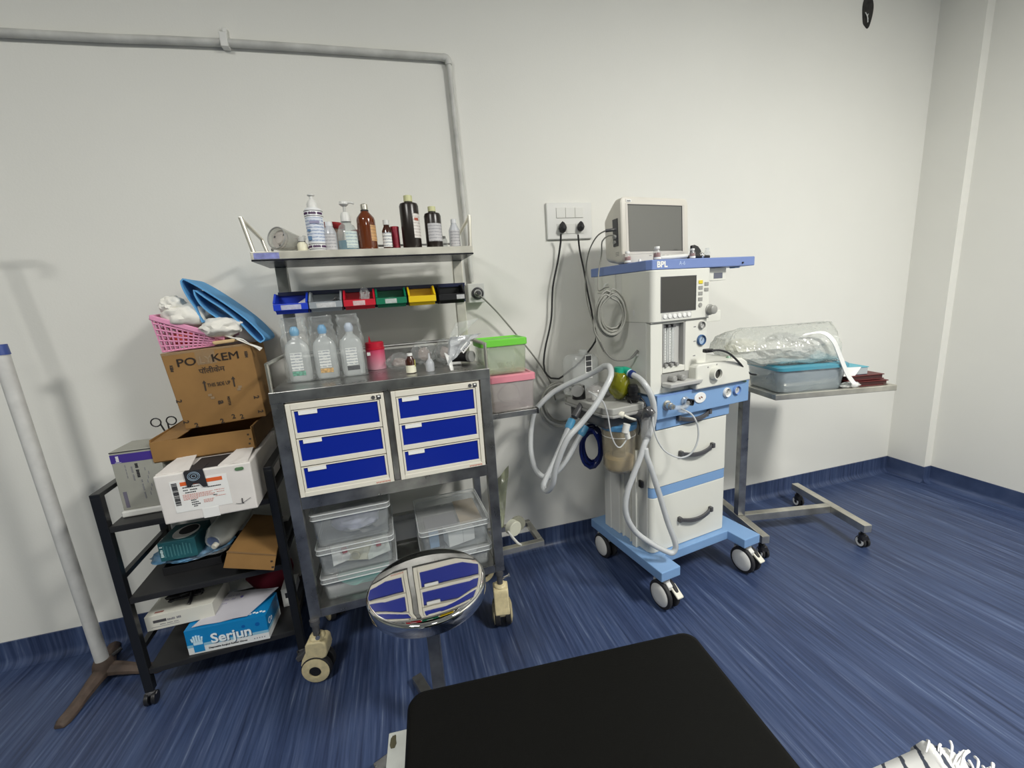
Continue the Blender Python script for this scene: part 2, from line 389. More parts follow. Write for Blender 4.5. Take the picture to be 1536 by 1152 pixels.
GREYCOIL = [(0.801,1.475,1.244),(0.823,1.475,1.234),(0.839,1.475,1.211),(0.848,1.475,1.182),(0.846,1.475,1.151),(0.833,1.475,1.124),(0.814,1.475,1.108),(0.79,1.475,1.105),(0.768,1.475,1.116),(0.752,1.475,1.138),(0.744,1.475,1.168),(0.746,1.475,1.198),(0.758,1.475,1.224),(0.778,1.475,1.241),(0.8,1.47,1.261),(0.824,1.47,1.249),(0.843,1.47,1.225),(0.852,1.47,1.192),(0.85,1.47,1.158),(0.836,1.47,1.128),(0.814,1.47,1.11),(0.789,1.47,1.107),(0.764,1.47,1.119),(0.746,1.47,1.144),(0.737,1.47,1.177),(0.74,1.47,1.211),(0.753,1.47,1.239),(0.775,1.47,1.257),(0.799,1.465,1.242),(0.82,1.465,1.233),(0.836,1.465,1.212),(0.843,1.465,1.185),(0.841,1.465,1.156),(0.83,1.465,1.131),(0.812,1.465,1.116),(0.79,1.465,1.114),(0.769,1.465,1.124),(0.754,1.465,1.145),(0.747,1.465,1.172),(0.749,1.465,1.2),(0.76,1.465,1.224),(0.778,1.465,1.239),(0.799,1.46,1.24),(0.821,1.46,1.23),(0.838,1.46,1.208),(0.846,1.46,1.179),(0.844,1.46,1.148),(0.832,1.46,1.122),(0.812,1.46,1.105),(0.789,1.46,1.102),(0.767,1.46,1.113),(0.751,1.46,1.136),(0.743,1.46,1.165),(0.746,1.46,1.195),(0.758,1.46,1.221),(0.777,1.46,1.237),(0.789,1.455,1.248),(0.815,1.455,1.236),(0.835,1.455,1.21),(0.844,1.455,1.176),(0.842,1.455,1.139),(0.828,1.455,1.108),(0.805,1.455,1.089),(0.777,1.455,1.085),(0.752,1.455,1.098),(0.732,1.455,1.125),(0.723,1.455,1.159),(0.726,1.455,1.195),(0.74,1.455,1.225),(0.763,1.455,1.244),(0.788,1.45,1.227),(0.809,1.45,1.217),(0.825,1.45,1.196),(0.833,1.45,1.167),(0.831,1.45,1.137),(0.819,1.45,1.111),(0.8,1.45,1.096),(0.778,1.45,1.093),(0.757,1.45,1.104),(0.741,1.45,1.125),(0.734,1.45,1.154),(0.736,1.45,1.183),(0.748,1.45,1.208),(0.766,1.45,1.224),(0.788,1.445,1.24),(0.811,1.445,1.229),(0.829,1.445,1.206),(0.838,1.445,1.174),(0.836,1.445,1.141),(0.823,1.445,1.112),(0.802,1.445,1.095),(0.777,1.445,1.092),(0.753,1.445,1.104),(0.735,1.445,1.128),(0.727,1.445,1.159),(0.73,1.445,1.192),(0.743,1.445,1.22),(0.763,1.445,1.237)]
GREYCOIL_TAIL = [(0.758,1.46,1.235),(0.723,1.46,1.176),(0.716,1.46,1.114),(0.739,1.46,1.069)]
TUBECOIL = [(0.744,1.79,0.825),(0.77,1.79,0.793),(0.78,1.79,0.753),(0.774,1.79,0.712),(0.752,1.79,0.681),(0.718,1.79,0.663),(0.68,1.79,0.665),(0.645,1.79,0.684),(0.62,1.79,0.716),(0.611,1.79,0.756),(0.617,1.79,0.795),(0.639,1.79,0.826),(0.672,1.79,0.843),(0.709,1.79,0.843),(0.745,1.778,0.842),(0.772,1.778,0.807),(0.784,1.778,0.764),(0.777,1.778,0.721),(0.753,1.778,0.687),(0.717,1.778,0.669),(0.676,1.778,0.67),(0.639,1.778,0.691),(0.613,1.778,0.725),(0.602,1.778,0.768),(0.609,1.778,0.81),(0.632,1.778,0.843),(0.667,1.778,0.861),(0.707,1.778,0.86),(0.737,1.766,0.83),(0.761,1.766,0.8),(0.771,1.766,0.762),(0.766,1.766,0.724),(0.745,1.766,0.694),(0.713,1.766,0.678),(0.677,1.766,0.679),(0.644,1.766,0.697),(0.621,1.766,0.728),(0.612,1.766,0.765),(0.618,1.766,0.802),(0.638,1.766,0.831),(0.669,1.766,0.847),(0.704,1.766,0.846),(0.737,1.754,0.83),(0.762,1.754,0.798),(0.773,1.754,0.759),(0.767,1.754,0.719),(0.745,1.754,0.688),(0.712,1.754,0.671),(0.674,1.754,0.673),(0.64,1.754,0.691),(0.616,1.754,0.723),(0.606,1.754,0.762),(0.612,1.754,0.8),(0.634,1.754,0.831),(0.666,1.754,0.847),(0.702,1.754,0.847),(0.729,1.742,0.838),(0.757,1.742,0.802),(0.769,1.742,0.758),(0.762,1.742,0.714),(0.737,1.742,0.679),(0.7,1.742,0.66),(0.658,1.742,0.662),(0.62,1.742,0.683),(0.593,1.742,0.719),(0.582,1.742,0.762),(0.59,1.742,0.805),(0.613,1.742,0.839),(0.649,1.742,0.857),(0.69,1.742,0.857)]
BLUECOIL = [(0.803,1.64,0.649),(0.816,1.64,0.621),(0.822,1.64,0.586),(0.819,1.64,0.55),(0.807,1.64,0.521),(0.789,1.64,0.504),(0.768,1.64,0.504),(0.75,1.64,0.52),(0.737,1.64,0.548),(0.731,1.64,0.583),(0.735,1.64,0.619),(0.747,1.64,0.647),(0.764,1.64,0.663),(0.784,1.64,0.664),(0.8,1.626,0.671),(0.815,1.626,0.641),(0.821,1.626,0.602),(0.817,1.626,0.563),(0.804,1.626,0.531),(0.784,1.626,0.513),(0.762,1.626,0.513),(0.742,1.626,0.53),(0.728,1.626,0.561),(0.722,1.626,0.599),(0.726,1.626,0.638),(0.739,1.626,0.669),(0.758,1.626,0.686),(0.78,1.626,0.687),(0.791,1.611,0.659),(0.803,1.611,0.633),(0.809,1.611,0.601),(0.805,1.611,0.567),(0.794,1.611,0.541),(0.778,1.611,0.526),(0.759,1.611,0.525),(0.742,1.611,0.54),(0.73,1.611,0.566),(0.725,1.611,0.598),(0.728,1.611,0.631),(0.739,1.611,0.657),(0.755,1.611,0.672),(0.774,1.611,0.673),(0.787,1.597,0.661),(0.8,1.597,0.634),(0.806,1.597,0.599),(0.803,1.597,0.564),(0.791,1.597,0.536),(0.773,1.597,0.52),(0.754,1.597,0.519),(0.736,1.597,0.535),(0.723,1.597,0.562),(0.718,1.597,0.597),(0.721,1.597,0.631),(0.733,1.597,0.659),(0.75,1.597,0.675),(0.769,1.597,0.675),(0.778,1.582,0.672),(0.793,1.582,0.641),(0.799,1.582,0.601),(0.796,1.582,0.56),(0.782,1.582,0.527),(0.762,1.582,0.509),(0.739,1.582,0.508),(0.718,1.582,0.526),(0.703,1.582,0.558),(0.697,1.582,0.598),(0.702,1.582,0.638),(0.715,1.582,0.67),(0.734,1.582,0.688),(0.757,1.582,0.689),(0.768,1.568,0.658),(0.78,1.568,0.632),(0.785,1.568,0.598),(0.782,1.568,0.565),(0.771,1.568,0.538),(0.754,1.568,0.522),(0.735,1.568,0.522),(0.718,1.568,0.537),(0.706,1.568,0.563),(0.701,1.568,0.596),(0.704,1.568,0.629),(0.715,1.568,0.656),(0.732,1.568,0.671),(0.75,1.568,0.672),(0.765,1.553,0.676),(0.778,1.553,0.647),(0.784,1.553,0.611),(0.781,1.553,0.574),(0.769,1.553,0.544),(0.75,1.553,0.527),(0.729,1.553,0.527),(0.71,1.553,0.543),(0.697,1.553,0.572),(0.691,1.553,0.608),(0.695,1.553,0.645),(0.707,1.553,0.674),(0.725,1.553,0.69),(0.746,1.553,0.691),(0.755,1.539,0.676),(0.767,1.539,0.651),(0.772,1.539,0.619),(0.769,1.539,0.587),(0.758,1.539,0.561),(0.742,1.539,0.546),(0.724,1.539,0.546),(0.707,1.539,0.56),(0.695,1.539,0.586),(0.691,1.539,0.617),(0.694,1.539,0.649),(0.704,1.539,0.674),(0.72,1.539,0.689),(0.738,1.539,0.689),(0.74,1.524,0.678),(0.753,1.524,0.651),(0.758,1.524,0.618),(0.755,1.524,0.584),(0.744,1.524,0.556),(0.727,1.524,0.541),(0.708,1.524,0.54),(0.69,1.524,0.555),(0.678,1.524,0.582),(0.673,1.524,0.616),(0.676,1.524,0.649),(0.687,1.524,0.676),(0.704,1.524,0.691),(0.723,1.524,0.692)]

# ------------------------------------------------------------------ wall services
M_PIPE = mat('pvc_pipe', (0.56, 0.56, 0.53), 0.55, var=0.22, vscale=9)
t = thing('conduit_pipe', 'grey painted conduit pipe bending down the wall to the cart', 'pipe', (0.304, YB - 0.0155, 2.18))
obj('horizontal_pipe', tube(nb(), [(-3.0, 0, -0.035), (-1.39, 0, -0.024), (-0.75, 0, -0.004), (-0.012, 0, 0.003)], 0.0125, 12, 0.2), M_PIPE, t, smooth=True)
obj('elbow', tube(nb(), [(-0.014, 0, 0.003), (0.001, 0, 0.001), (0.006, 0, -0.004), (0.008, 0, -0.022)], 0.0135, 12, 0.004), M_PIPE, t, smooth=True)
obj('vertical_pipe', tube(nb(), [(0.008, 0, -0.02), (0.016, 0, -0.35), (0.028, 0, -0.848)], 0.0105, 12, 0.1), M_PIPE, t, smooth=True)
bm = nb(); box(bm, -0.772, -0.748, -0.016, 0.013, -0.022, 0.022); box(bm, -0.765, -0.750, 0.004, 0.0128, 0.02, 0.045)

obj('saddle_clamp', bm, M_WHITE, t, bev=0.002)

t = thing('round_socket_box', 'white square wall box with a round socket beside the shelf', 'socket', (0.344, YB, 1.284))
obj('box', box(nb(), -0.036, 0.036, -0.048, 0, -0.04, 0.04), M_WHITE, t, bev=0.003)
obj('socket_ring', lathe(nb(), [(0.0, 0.0), (0.026, 0.0), (0.026, 0.005), (0.021, 0.007), (0.018, 0.003), (0, 0.003)], (0.004, -0.048, -0.002), 28, M=Matrix.Rotation(PI / 2, 3, 'X')), M_DGREY, t, smooth=True)
obj('socket_insert', lathe(nb(), [(0, 0.003), (0.017, 0.003), (0.017, 0.008), (0.012, 0.008), (0, 0.008)], (0.004, -0.048, -0.002), 28, M=Matrix.Rotation(PI / 2, 3, 'X')), M_LGREY, t, smooth=True)
t = thing('grey_power_cord', 'thin grey cord running down from the round wall socket', 'cord', (0, 0, 0))
obj('plug', lathe(nb(), [(0, 0.0), (0.012, 0.0), (0.011, 0.018), (0.006, 0.03), (0, 0.03)], (0.348, YB - 0.056, 1.282), 16, M=Matrix.Rotation(PI / 2, 3, 'X')), M_DGREY, t, smooth=True)
obj('cable', tube(nb(), GREYCORD, 0.0035, 8, 0.02), M_CBL, t, smooth=True)

t = thing('switchboard', 'white wall switch plate with two black plugs in it', 'switchboard', (0.80, YB, 1.574))
obj('plate', box(nb(), -0.111, 0.106, -0.014, 0, -0.078, 0.078), M_WHITE, t, bev=0.004)
M_WH2 = mat('switch_white', (0.70, 0.70, 0.66), 0.35)
for (a, b) in ((-0.066, -0.023), (-0.022, 0.022), (0.023, 0.062)):
    obj('rocker_switch', box(nb(), a, b, -0.0175, -0.013, 0.012, 0.056), M_WH2, t, bev=0.0015)
for (a, b) in ((-0.064, -0.022), (-0.020, 0.022), (0.024, 0.064)):
    obj('socket_insert', box(nb(), a, b, -0.0165, -0.013, -0.055, -0.012), M_WH2, t, bev=0.0015)
def plug_shape(bm, c, s=1.0):
    rings = []
    for y, k in ((0.0, 0.9), (-0.012, 1.0), (-0.026, 0.75), (-0.032, 0.4)):
        rings.append([(c[0] + x * s * k, c[1] + y, c[2] + z * s * k) for x, z in ((0, .024), (.009, .014), (.017, -.006), (.013, -.018), (.004, -.024), (-.004, -.024), (-.013, -.018), (-.017, -.006), (-.009, .014))])
    return loft(bm, rings)
t = thing('left_power_cord', 'black power cord from the left plug, hanging in a long loop', 'cord', (0, 0, 0))
obj('plug', plug_shape(nb(), (0.756, YB - 0.019, 1.546), 1.05), M_RUB, t, bev=0.003)
obj('cable', tube(nb(), CORDL, 0.0042, 8, 0.02), M_RUB, t, smooth=True)
t = thing('right_power_cord', 'black power cord from the right plug, going behind the machine', 'cord', (0, 0, 0))
obj('plug', plug_shape(nb(), (0.843, YB - 0.019, 1.548), 0.92), M_RUB, t, bev=0.003)
obj('cable', tube(nb(), CORDR, 0.0042, 8, 0.02), M_RUB, t, smooth=True)

t = thing('cable_opening', 'dark oval cable opening high on the right of the wall', 'wall opening', (2.452, YB, 2.545))
bm = nb(); prism(bm, [(0.034 * math.cos(a) * (1 + 0.08 * math.sin(3 * a)), 0.074 * math.sin(a) * (1 + 0.06 * math.cos(5 * a))) for a in [2 * PI * i / 28 for i in range(28)]], 'y', -0.004, 0.0)
obj('hole', bm, mat('hole_shade', (0.03, 0.028, 0.025), 0.9, var=0.6, vscale=40), t)  # flat plate on the wall, the shade of the recess is in its colour
bm = nb()
for q in ([(-0.02, -.006, -.01), (-0.012, -.012, -.03), (-0.006, -.012, -.055)], [(0.0, -.006, -.015), (-0.012, -.012, -.03), (-0.004, -.01, -.04)]):
    tube(bm, q, 0.002, 6, 0.01)
obj('wire', bm, M_LABEL, t, smooth=True)

def marks(name, x0, x1, z0, z1, y, m, par, n, fill=.7, vertical=True):
    """a line of illegible print: n small uneven glyph blocks on a face towards -y"""
    bm = nb(); random.seed(n * 7 + int(x0 * 1e4))
    for k in range(n):
        if k % 6 == 5: continue
        if vertical:
            a = z0 + (z1 - z0) * k / n; b = a + (z1 - z0) / n * fill; q = (x1 - x0) * random.uniform(0, .3)
            box(bm, x0 + q * .5, x1 - q * .5, y - .0002, y + .0006, a, b)
        else:
            a = x0 + (x1 - x0) * k / n; b = a + (x1 - x0) / n * fill; q = (z1 - z0) * random.uniform(0, .35)
            box(bm, a, b, y - .0002, y + .0006, z0, z1 - q)
    return obj(name, bm, m, par)

# ------------------------------------------------------------------ supply cart (frame K)
CT = thing('supply_cart', 'tall stainless steel supply cart on cream castors with a raised top shelf', 'cart', (K.x, K.y, 0), K.a)
X0, X1, DEP, ZC = 0.022, 0.715, 0.33, 1.018
for x in (X0, X1 - 0.036):
    obj('front_post', box(nb(), x, x + 0.036, 0.0, 0.03, 0.224, 0.985), M_SS, CT, bev=0.002)
    obj('rear_post', box(nb(), x, x + 0.03, DEP - 0.03, DEP, 0.224, 0.985), M_SS, CT, bev=0.002)
obj('counter', box(nb(), X0 - 0.001, X1 + 0.001, -0.001, DEP, 0.981, ZC), M_SS, CT, bev=0.002)
obj('middle_rail', box(nb(), X0 + .036, X1 - .036, 0.001, 0.026, 0.624, 0.667), M_SS, CT, bev=0.001)
obj('bottom_rail', box(nb(), X0 + .036, X1 - .036, 0.001, 0.03, 0.224, 0.256), M_SS, CT, bev=0.001)
obj('centre_post', box(nb(), 0.355, 0.374, 0.004, 0.026, 0.667, 0.981), M_SS, CT, bev=0.001)
obj('side_rail', box(nb(), X0, X0 + .03, 0.03, DEP - .03, 0.224, 0.256), M_SS, CT)
obj('side_rail', box(nb(), X1 - .03, X1, 0.03, DEP - .03, 0.224, 0.256), M_SS, CT)
obj('side_rail', box(nb(), X0, X0 + .03, 0.03, DEP - .03, 0.636, 0.664), M_SS, CT)
obj('side_rail', box(nb(), X1 - .03, X1, 0.03, DEP - .03, 0.636, 0.664), M_SS, CT)
obj('rear_rail', box(nb(), X0 + .03, X1 - .03, DEP - .028, DEP - .002, 0.224, 0.256), M_SS, CT)
obj('rear_rail', box(nb(), X0 + .03, X1 - .03, DEP - .028, DEP - .002, 0.36, 0.385), M_SS, CT)
obj('bottom_shelf', box(nb(), X0 + .03, X1 - .03, 0.03, DEP - .03, 0.246, 0.252), M_SS, CT)
obj('drawer_shelf', box(nb(), X0 + .03, X1 - .03, 0.026, DEP - .002, 0.655, 0.664), M_SS, CT)
obj('back_panel', box(nb(), X0 + .03, X1 - .03, DEP - .002, DEP, 0.664, 0.982), M_SS, CT)
# counter guard rails
def hoop(x):
    bm = nb(); cyl(bm, (x, .006, ZC), (x, .006, 1.106), .006, n=12); cyl(bm, (x, DEP - .006, ZC), (x, DEP - .006, 1.106), .006, n=12)
    cyl(bm, (x, .002, 1.104), (x, DEP - .002, 1.104), .006, n=12); return bm
obj('guard_rail', hoop(X0 + .008), M_SSB, CT, smooth=True)
obj('guard_rail', hoop(X1 - .008), M_SSB, CT, smooth=True)
bm = nb(); cyl(bm, (X0 + .01, DEP - .006, 1.100), (X1 - .01, DEP - .006, 1.100), .006, n=12)
box(bm, X0 + .01, X1 - .01, DEP - .008, DEP - .005, ZC, 1.086)
obj('back_guard', bm, M_SS, CT)
# uprights and top shelf
for x in (0.04, 0.672):
    obj('upright', box(nb(), x, x + 0.038, 0.298, 0.32, ZC, 1.412), M_SSL if x > .3 else M_SS, CT, bev=0.002)  # right upright takes the lit steel copy, left the darker one
sh = obj('top_shelf', box(nb(), 0.0215, 0.711, 0.085, 0.322, 1.412, 1.416), steel('underside_shade', (0.05, 0.05, 0.065), 0.25, 0.7, 9), CT)  # near-black base: shade and dark reflection below the shelf put into the colour
bm = nb()
box(bm, 0.0215, 0.711, 0.084, 0.103, 1.416, 1.440); box(bm, 0.0215, 0.711, 0.303, 0.322, 1.416, 1.440)
box(bm, 0.0215, 0.040, 0.103, 0.303, 1.416, 1.440); box(bm, 0.693, 0.711, 0.103, 0.303, 1.416, 1.440)
obj('shelf_frame', bm, M_SSL, CT, bev=0.0015)
obj('shelf_plate', box(nb(), 0.04, 0.693, 0.103, 0.303, 1.430, 1.4385), M_SSB, CT)
bm = nb(); box(bm, 0.03, 0.10, 0.0835, 0.0838, 1.418, 1.436)
obj('protective_film', bm, mat('blue_film', (0.25, 0.27, 0.55), 0.3, var=0.3, vscale=50), CT)
for x in (0.03, 0.702):
    bm = nb(); cyl(bm, (x - (.018 if x < .1 else -.006), .092, 1.54), (x, .092, 1.438), .0065, n=12)
    cyl(bm, (x - (.018 if x < .1 else -.006), .092, 1.537), (x - (.018 if x < .1 else -.006), .31, 1.51), .006, n=12); cyl(bm, (x - (.018 if x < .1 else -.006), .31, 1.512), (x, .31, 1.438), .006, n=12)
    obj('shelf_guard', bm, M_SSL, CT, smooth=True)
bm = nb(); cyl(bm, (0.04, .313, 1.478), (0.69, .313, 1.478), .004, n=10); cyl(bm, (0.04, .313, 1.462), (0.69, .313, 1.462), .003, n=8)
for x in (0.04, 0.365, 0.69): cyl(bm, (x, .313, 1.438), (x, .313, 1.478), .004, n=8)
obj('shelf_back_rail', bm, M_SS, CT, smooth=True)
bm = nb(); box(bm, 0.042, 0.708, 0.282, 0.297, 1.252, 1.325); box(bm, 0.042, 0.708, 0.270, 0.286, 1.311, 1.325)
obj('bin_rail', bm, mat('navy_metal', (0.012, 0.018, 0.07), 0.35), CT, bev=0.001)
# side bracket frames on the right of the cart
for z0, z1, nm in ((0.802, 0.823, 'side_bracket'), (0.224, 0.248, 'side_frame')):
    bm = nb(); xo = 0.918
    box(bm, X1, xo, 0.093, 0.118, z0, z1); box(bm, X1, xo, 0.262, 0.285, z0, z1)
    box(bm, xo - .022, xo, 0.118, 0.262, z0, z1)
    obj(nm, bm, M_SSB if z0 < .5 else M_SS, CT, bev=0.0015)
obj('end_cap', box(nb(), 0.918, 0.926, 0.092, 0.12, 0.801, 0.824), M_BLK, CT, bev=0.002)
bm = nb(); box(bm, X1, 0.918, 0.118, 0.262, 0.803, 0.806)
obj('bracket_plate', bm, M_SS, CT)
# castors
def castor_cream(x, y, rot, brake):
    """big cream hooded twin-wheel castor, axle along its local x after rot"""
    Mx = Matrix.Translation((x, y, 0)) @ Matrix.Rotation(rot, 4, 'Z')
    def tr(bm):
        for v in bm.verts: v.co = Mx @ v.co
        return bm
    rw = 0.05
    c = obj('castor', tr(cyl(cyl(nb(), (0, .0, .15), (0, .0, .225), .0115, n=14), (0, 0, .205), (0, 0, .224), .016, n=14)), M_DGREY, CT, smooth=True)
    bm = nb()
    hood = [(0.026, 0.156), (-0.024, 0.156), (-0.034, 0.146), (-0.036, 0.115), (-0.030, 0.094), (-0.014, 0.088), (0.024, 0.080), (0.046, 0.062), (0.052, 0.055), (0.058, 0.072), (0.052, 0.09), (0.036, 0.118), (0.034, 0.144)]
    prism(bm, hood, 'x', -0.029, 0.029)
    lathe(bm, [(0, .150), (.026, .150), (.026, .162), (.018, .166), (0, .166)], (0, 0, 0), 20)
    obj('hood', tr(bm), M_CAST, c, bev=0.005, smooth=True, seg=3)
    for s in (-1, 1):
        bm = nb(); cyl(bm, (s * .010, 0.010, rw), (s * .0305, 0.010, rw), rw, n=32)
        obj('tyre', tr(bm), M_RUB, c, bev=0.003, smooth=True)
        bm = nb(); lathe(bm, [(0.020, 0.0), (rw - .006, 0.0), (rw - .004, .004), (.024, .010), (.020, .009), (0.020, 0.0)], (s * .0295, 0.010, rw), 32, M=Matrix.Rotation(s * PI / 2, 3, 'Y'))
        obj('wheel_cover', tr(bm), M_CAST, c, smooth=True)
        bm = nb(); cyl(bm, (s * .0305, 0.010, rw), (s * .036, 0.010, rw), .0195, n=24)
        obj('hub', tr(bm), M_BLK, c, bev=0.002, smooth=True)
    bm = nb(); cyl(bm, (-0.01, -0.01, .178), (-0.036, -0.018, .182), .0035, n=10); cyl(bm, (-0.036, -0.018, .182), (-0.040, -0.019, .1825), .0075, n=12)
    obj('bolt', tr(bm), M_CHROME, c, smooth=True)
    if brake:
        bm = nb(); hexa(bm, [(-.013, .026, .098), (.013, .026, .098), (.013, .072, .072), (-.013, .072, .072), (-.013, .03, .125), (.013, .03, .125), (.013, .080, .088), (-.013, .080, .088)])
        obj('brake_pedal', tr(bm), M_DGREY, c, bev=0.003)
castor_cream(0.035, 0.0, R(78), True)
castor_cream(0.695, 0.012, R(168), False)
castor_cream(0.05, 0.29, R(30), False)
castor_cream(0.69, 0.29, R(100), False)

# drawer units
for i, (xa, xb) in enumerate(((0.061, 0.353), (0.3755, 0.673))):
    t = thing('drawer_unit', ['left cream drawer unit with three blue drawers in the steel cart', 'right cream drawer unit with three blue drawers in the steel cart'][i], 'drawers', K.W(xa, -0.006, 0.668), K.a, group='blue drawer units')
    W_ = xb - xa; H_ = 0.3095
    bm = nb(); box(bm, 0, .014, 0, .26, 0, H_); box(bm, W_ - .014, W_, 0, .26, 0, H_); box(bm, .014, W_ - .014, 0, .26, H_ - .02, H_); box(bm, .014, W_ - .014, 0, .26, 0, .016)
    box(bm, .014, W_ - .014, .255, .26, .016, H_ - .02)
    obj('casing', bm, M_CREAM, t, bev=0.0015)
    for k in range(3):
        z1 = H_ - 0.022 - k * 0.0935; z0 = z1 - 0.0905
        bm = nb(); box(bm, .0155, W_ - .0155, .001, .012, z0, z0 + .017); box(bm, .0155, .022, .001, .012, z0 + .017, z1); box(bm, W_ - .022, W_ - .0155, .001, .012, z0 + .017, z1)
        box(bm, .022, W_ - .022, .009, .24, z0 + .004, z0 + .008); box(bm, .022, W_ - .022, .001, .006, z1 - .0035, z1)
        d = obj('drawer', bm, M_CREAM, t, bev=0.001)
        bm = nb(); box(bm, .022, W_ - .022, .0045, .010, z0 + .017, z1 - .0035)
        obj('drawer_front', bm, M_BLUE, d)
        obj('label_strip', box(nb(), .034, .088, .0015, .0046, z1 - .0165, z1 - .0025), M_LABEL, d)
    obj('lock', cyl(nb(), (W_ - .033, 0.001, H_ - .011), (W_ - .033, -.0025, H_ - .011), .006, n=16), M_DGREY, t, smooth=True)
    bm = nb(); box(bm, W_ - .023, W_ - .009, -.0008, 0.0002, H_ - .018, H_ - .005)
    st = obj('sticker', bm, M_INKB, t); obj('sticker_print', box(nb(), W_ - .019, W_ - .012, -.0012, -.0007, H_ - .012, H_ - .007), M_LABEL, st)
    bm = nb()
    for q in range(9): box(bm, W_ - .058 + q * .0052, W_ - .0545 + q * .0052, -.0006, .0002, .004 + .001 * (q % 2), .009)
    obj('maker_print', bm, mat('red_print', (0.55, 0.2, 0.15), 0.6), t)

# storage bins on the rail
BINS = [('blue', (0.012, 0.05, 0.55), 'blue'), ('grey', (0.30, 0.33, 0.36), 'grey'), ('red', (0.55, 0.012, 0.03), 'red'),
        ('green', (0.004, 0.17, 0.085), 'green'), ('yellow', (0.80, 0.55, 0.01), 'yellow'), ('black', (0.008, 0.008, 0.010), 'black')]
def bin_mesh(w_=0.1, d=0.088, h=0.068, th=0.0022):
    """open-front storage bin, front at y=-d; each wall solid"""
    bm = nb(); a = w_ / 2
    box(bm, -a + .006, a - .006, -d + .012, 0, 0, th)
    box(bm, -a + .004, a - .004, -th, 0, th, h)
    for s in (-1, 1):
        prof = [(0, 0), (-d + .012, 0), (-d + .002, .014), (-d, .036), (-.050, h), (0, h)]
        prism(bm, prof, 'x', s * (a - .004) - (th if s > 0 else 0), s * (a - .004) + (th if s < 0 else 0))
        lip = [(-d - .001, .034), (-.050, h - .002), (-.048, h + .002), (-d - .003, .038)]
        prism(bm, lip, 'x', min(s * (a - .007), s * a), max(s * (a - .007), s * a))
    hexa(bm, [(-a + .006, -d + .012, 0), (a - .006, -d + .012, 0), (a - .006, -d + .015, 0), (-a + .006, -d + .015, 0), (-a + .002, -d - .002, .016), (a - .002, -d - .002, .016), (a - .002, -d + .001, .016), (-a + .002, -d + .001, .016)])
    box(bm, -a, a, -d - .004, -d - .001, .012, .034)
    return bm
bx = [0.090, 0.200, 0.311, 0.420, 0.530, 0.641]
for i, (cn, cc, nm) in enumerate(BINS):
    t = thing('storage_bin', '%s open-front plastic storage bin on the cart rail' % cn, 'bin', K.W(bx[i], 0.281, 1.249), K.a, group='coloured bins on the cart rail')
    mt = mat('bin_' + cn, cc, 0.35)
    obj('bin_body', bin_mesh(0.107 if i < 4 else 0.1), mt, t, bev=0.0012)
    if i != 4: obj('label', box(nb(), -0.03 if i < 2 else (.016 if i == 5 else -.022), 0.032 if i < 2 else (.046 if i == 5 else .018), -.0928, -.0919, .014, .030), mat('faded_label_' + cn, tuple(0.45 + 0.3 * c for c in cc), 0.5, var=.2, vscale=80), t)
    if i == 0:
        p = thing('folded_paper', 'white folded paper tucked in the blue bin', 'paper', K.W(0.105, 0.232, 1.252), K.a)
        obj('sheet', hexa(nb(), [(-.02, -.01, 0), (.035, -.01, 0), (.035, .0, 0), (-.02, 0, 0), (0.0, -.004, .03), (.03, .008, .05), (.03, .012, .05), (0.0, 0, .03)]), M_LABEL, p)
    if i == 1:
        p = thing('small_clamp', 'small dark metal clamp lying in the grey bin', 'clamp', K.W(0.205, 0.235, 1.252), K.a)
        bm = nb(); tube(bm, [(-.03, -.02, .02), (-.005, -.01, .030), (.03, 0.0, .036)], .003, 8, .01); tube(bm, [(-.025, .0, .014), (.0, -.012, .028), (.028, -.01, .04)], .003, 8, .01)
        obj('jaws', bm, M_DGREY, p, smooth=True); obj('finger_ring', tube(nb(), [(.03 + .008 * math.cos(a), -.01, .04 + .006 * math.sin(a)) for a in [k * PI / 4 for k in range(8)]], .0018, 6, .004, closed=True), M_CHROME, p, smooth=True)
    if i == 2:
        p = thing('glass_ampoules', 'crumpled clear ampoule strip sticking out of the red bin', 'ampoule', K.W(0.33, 0.235, 1.252), K.a)
        bm = nb(); blob(bm, (0.0, -.012, .035), (.016, .012, .035), 2, .4, 3, 4, True)
        obj('strip', bm, M_FILM, p)
        for k in range(5): cyl(bm := nb(), (-.012 + .006 * k, -.012 + .004 * (k % 2), .01), (-.010 + .006 * k, -.01, .062 - .006 * (k % 3)), .0032, n=8); obj('ampoule', bm, M_CLRM, p, smooth=True)
        p = thing('brown_card', 'small brown card lying in the red bin', 'card', K.W(0.298, 0.225, 1.252), K.a)
        obj('card', hexa(nb(), [(-.028, -.02, 0), (.018, -.02, 0), (.018, .0, 0), (-.028, 0, 0), (-.028, -.018, .022), (.018, -.018, .024), (.018, -.015, .024), (-.028, -.015, .022)]), M_CARDD, p)
    if i == 3:
        p = thing('needle_pack', 'pale needle packets lying in the green bin', 'packet', K.W(0.42, 0.232, 1.252), K.a)
        for k in range(3): obj('packet', box(nb(), -.03 + .02 * k, -.012 + .021 * k, -.03, .01, .0, .026 + .006 * (k == 1)), M_FILM if k != 1 else M_CLRM, p)

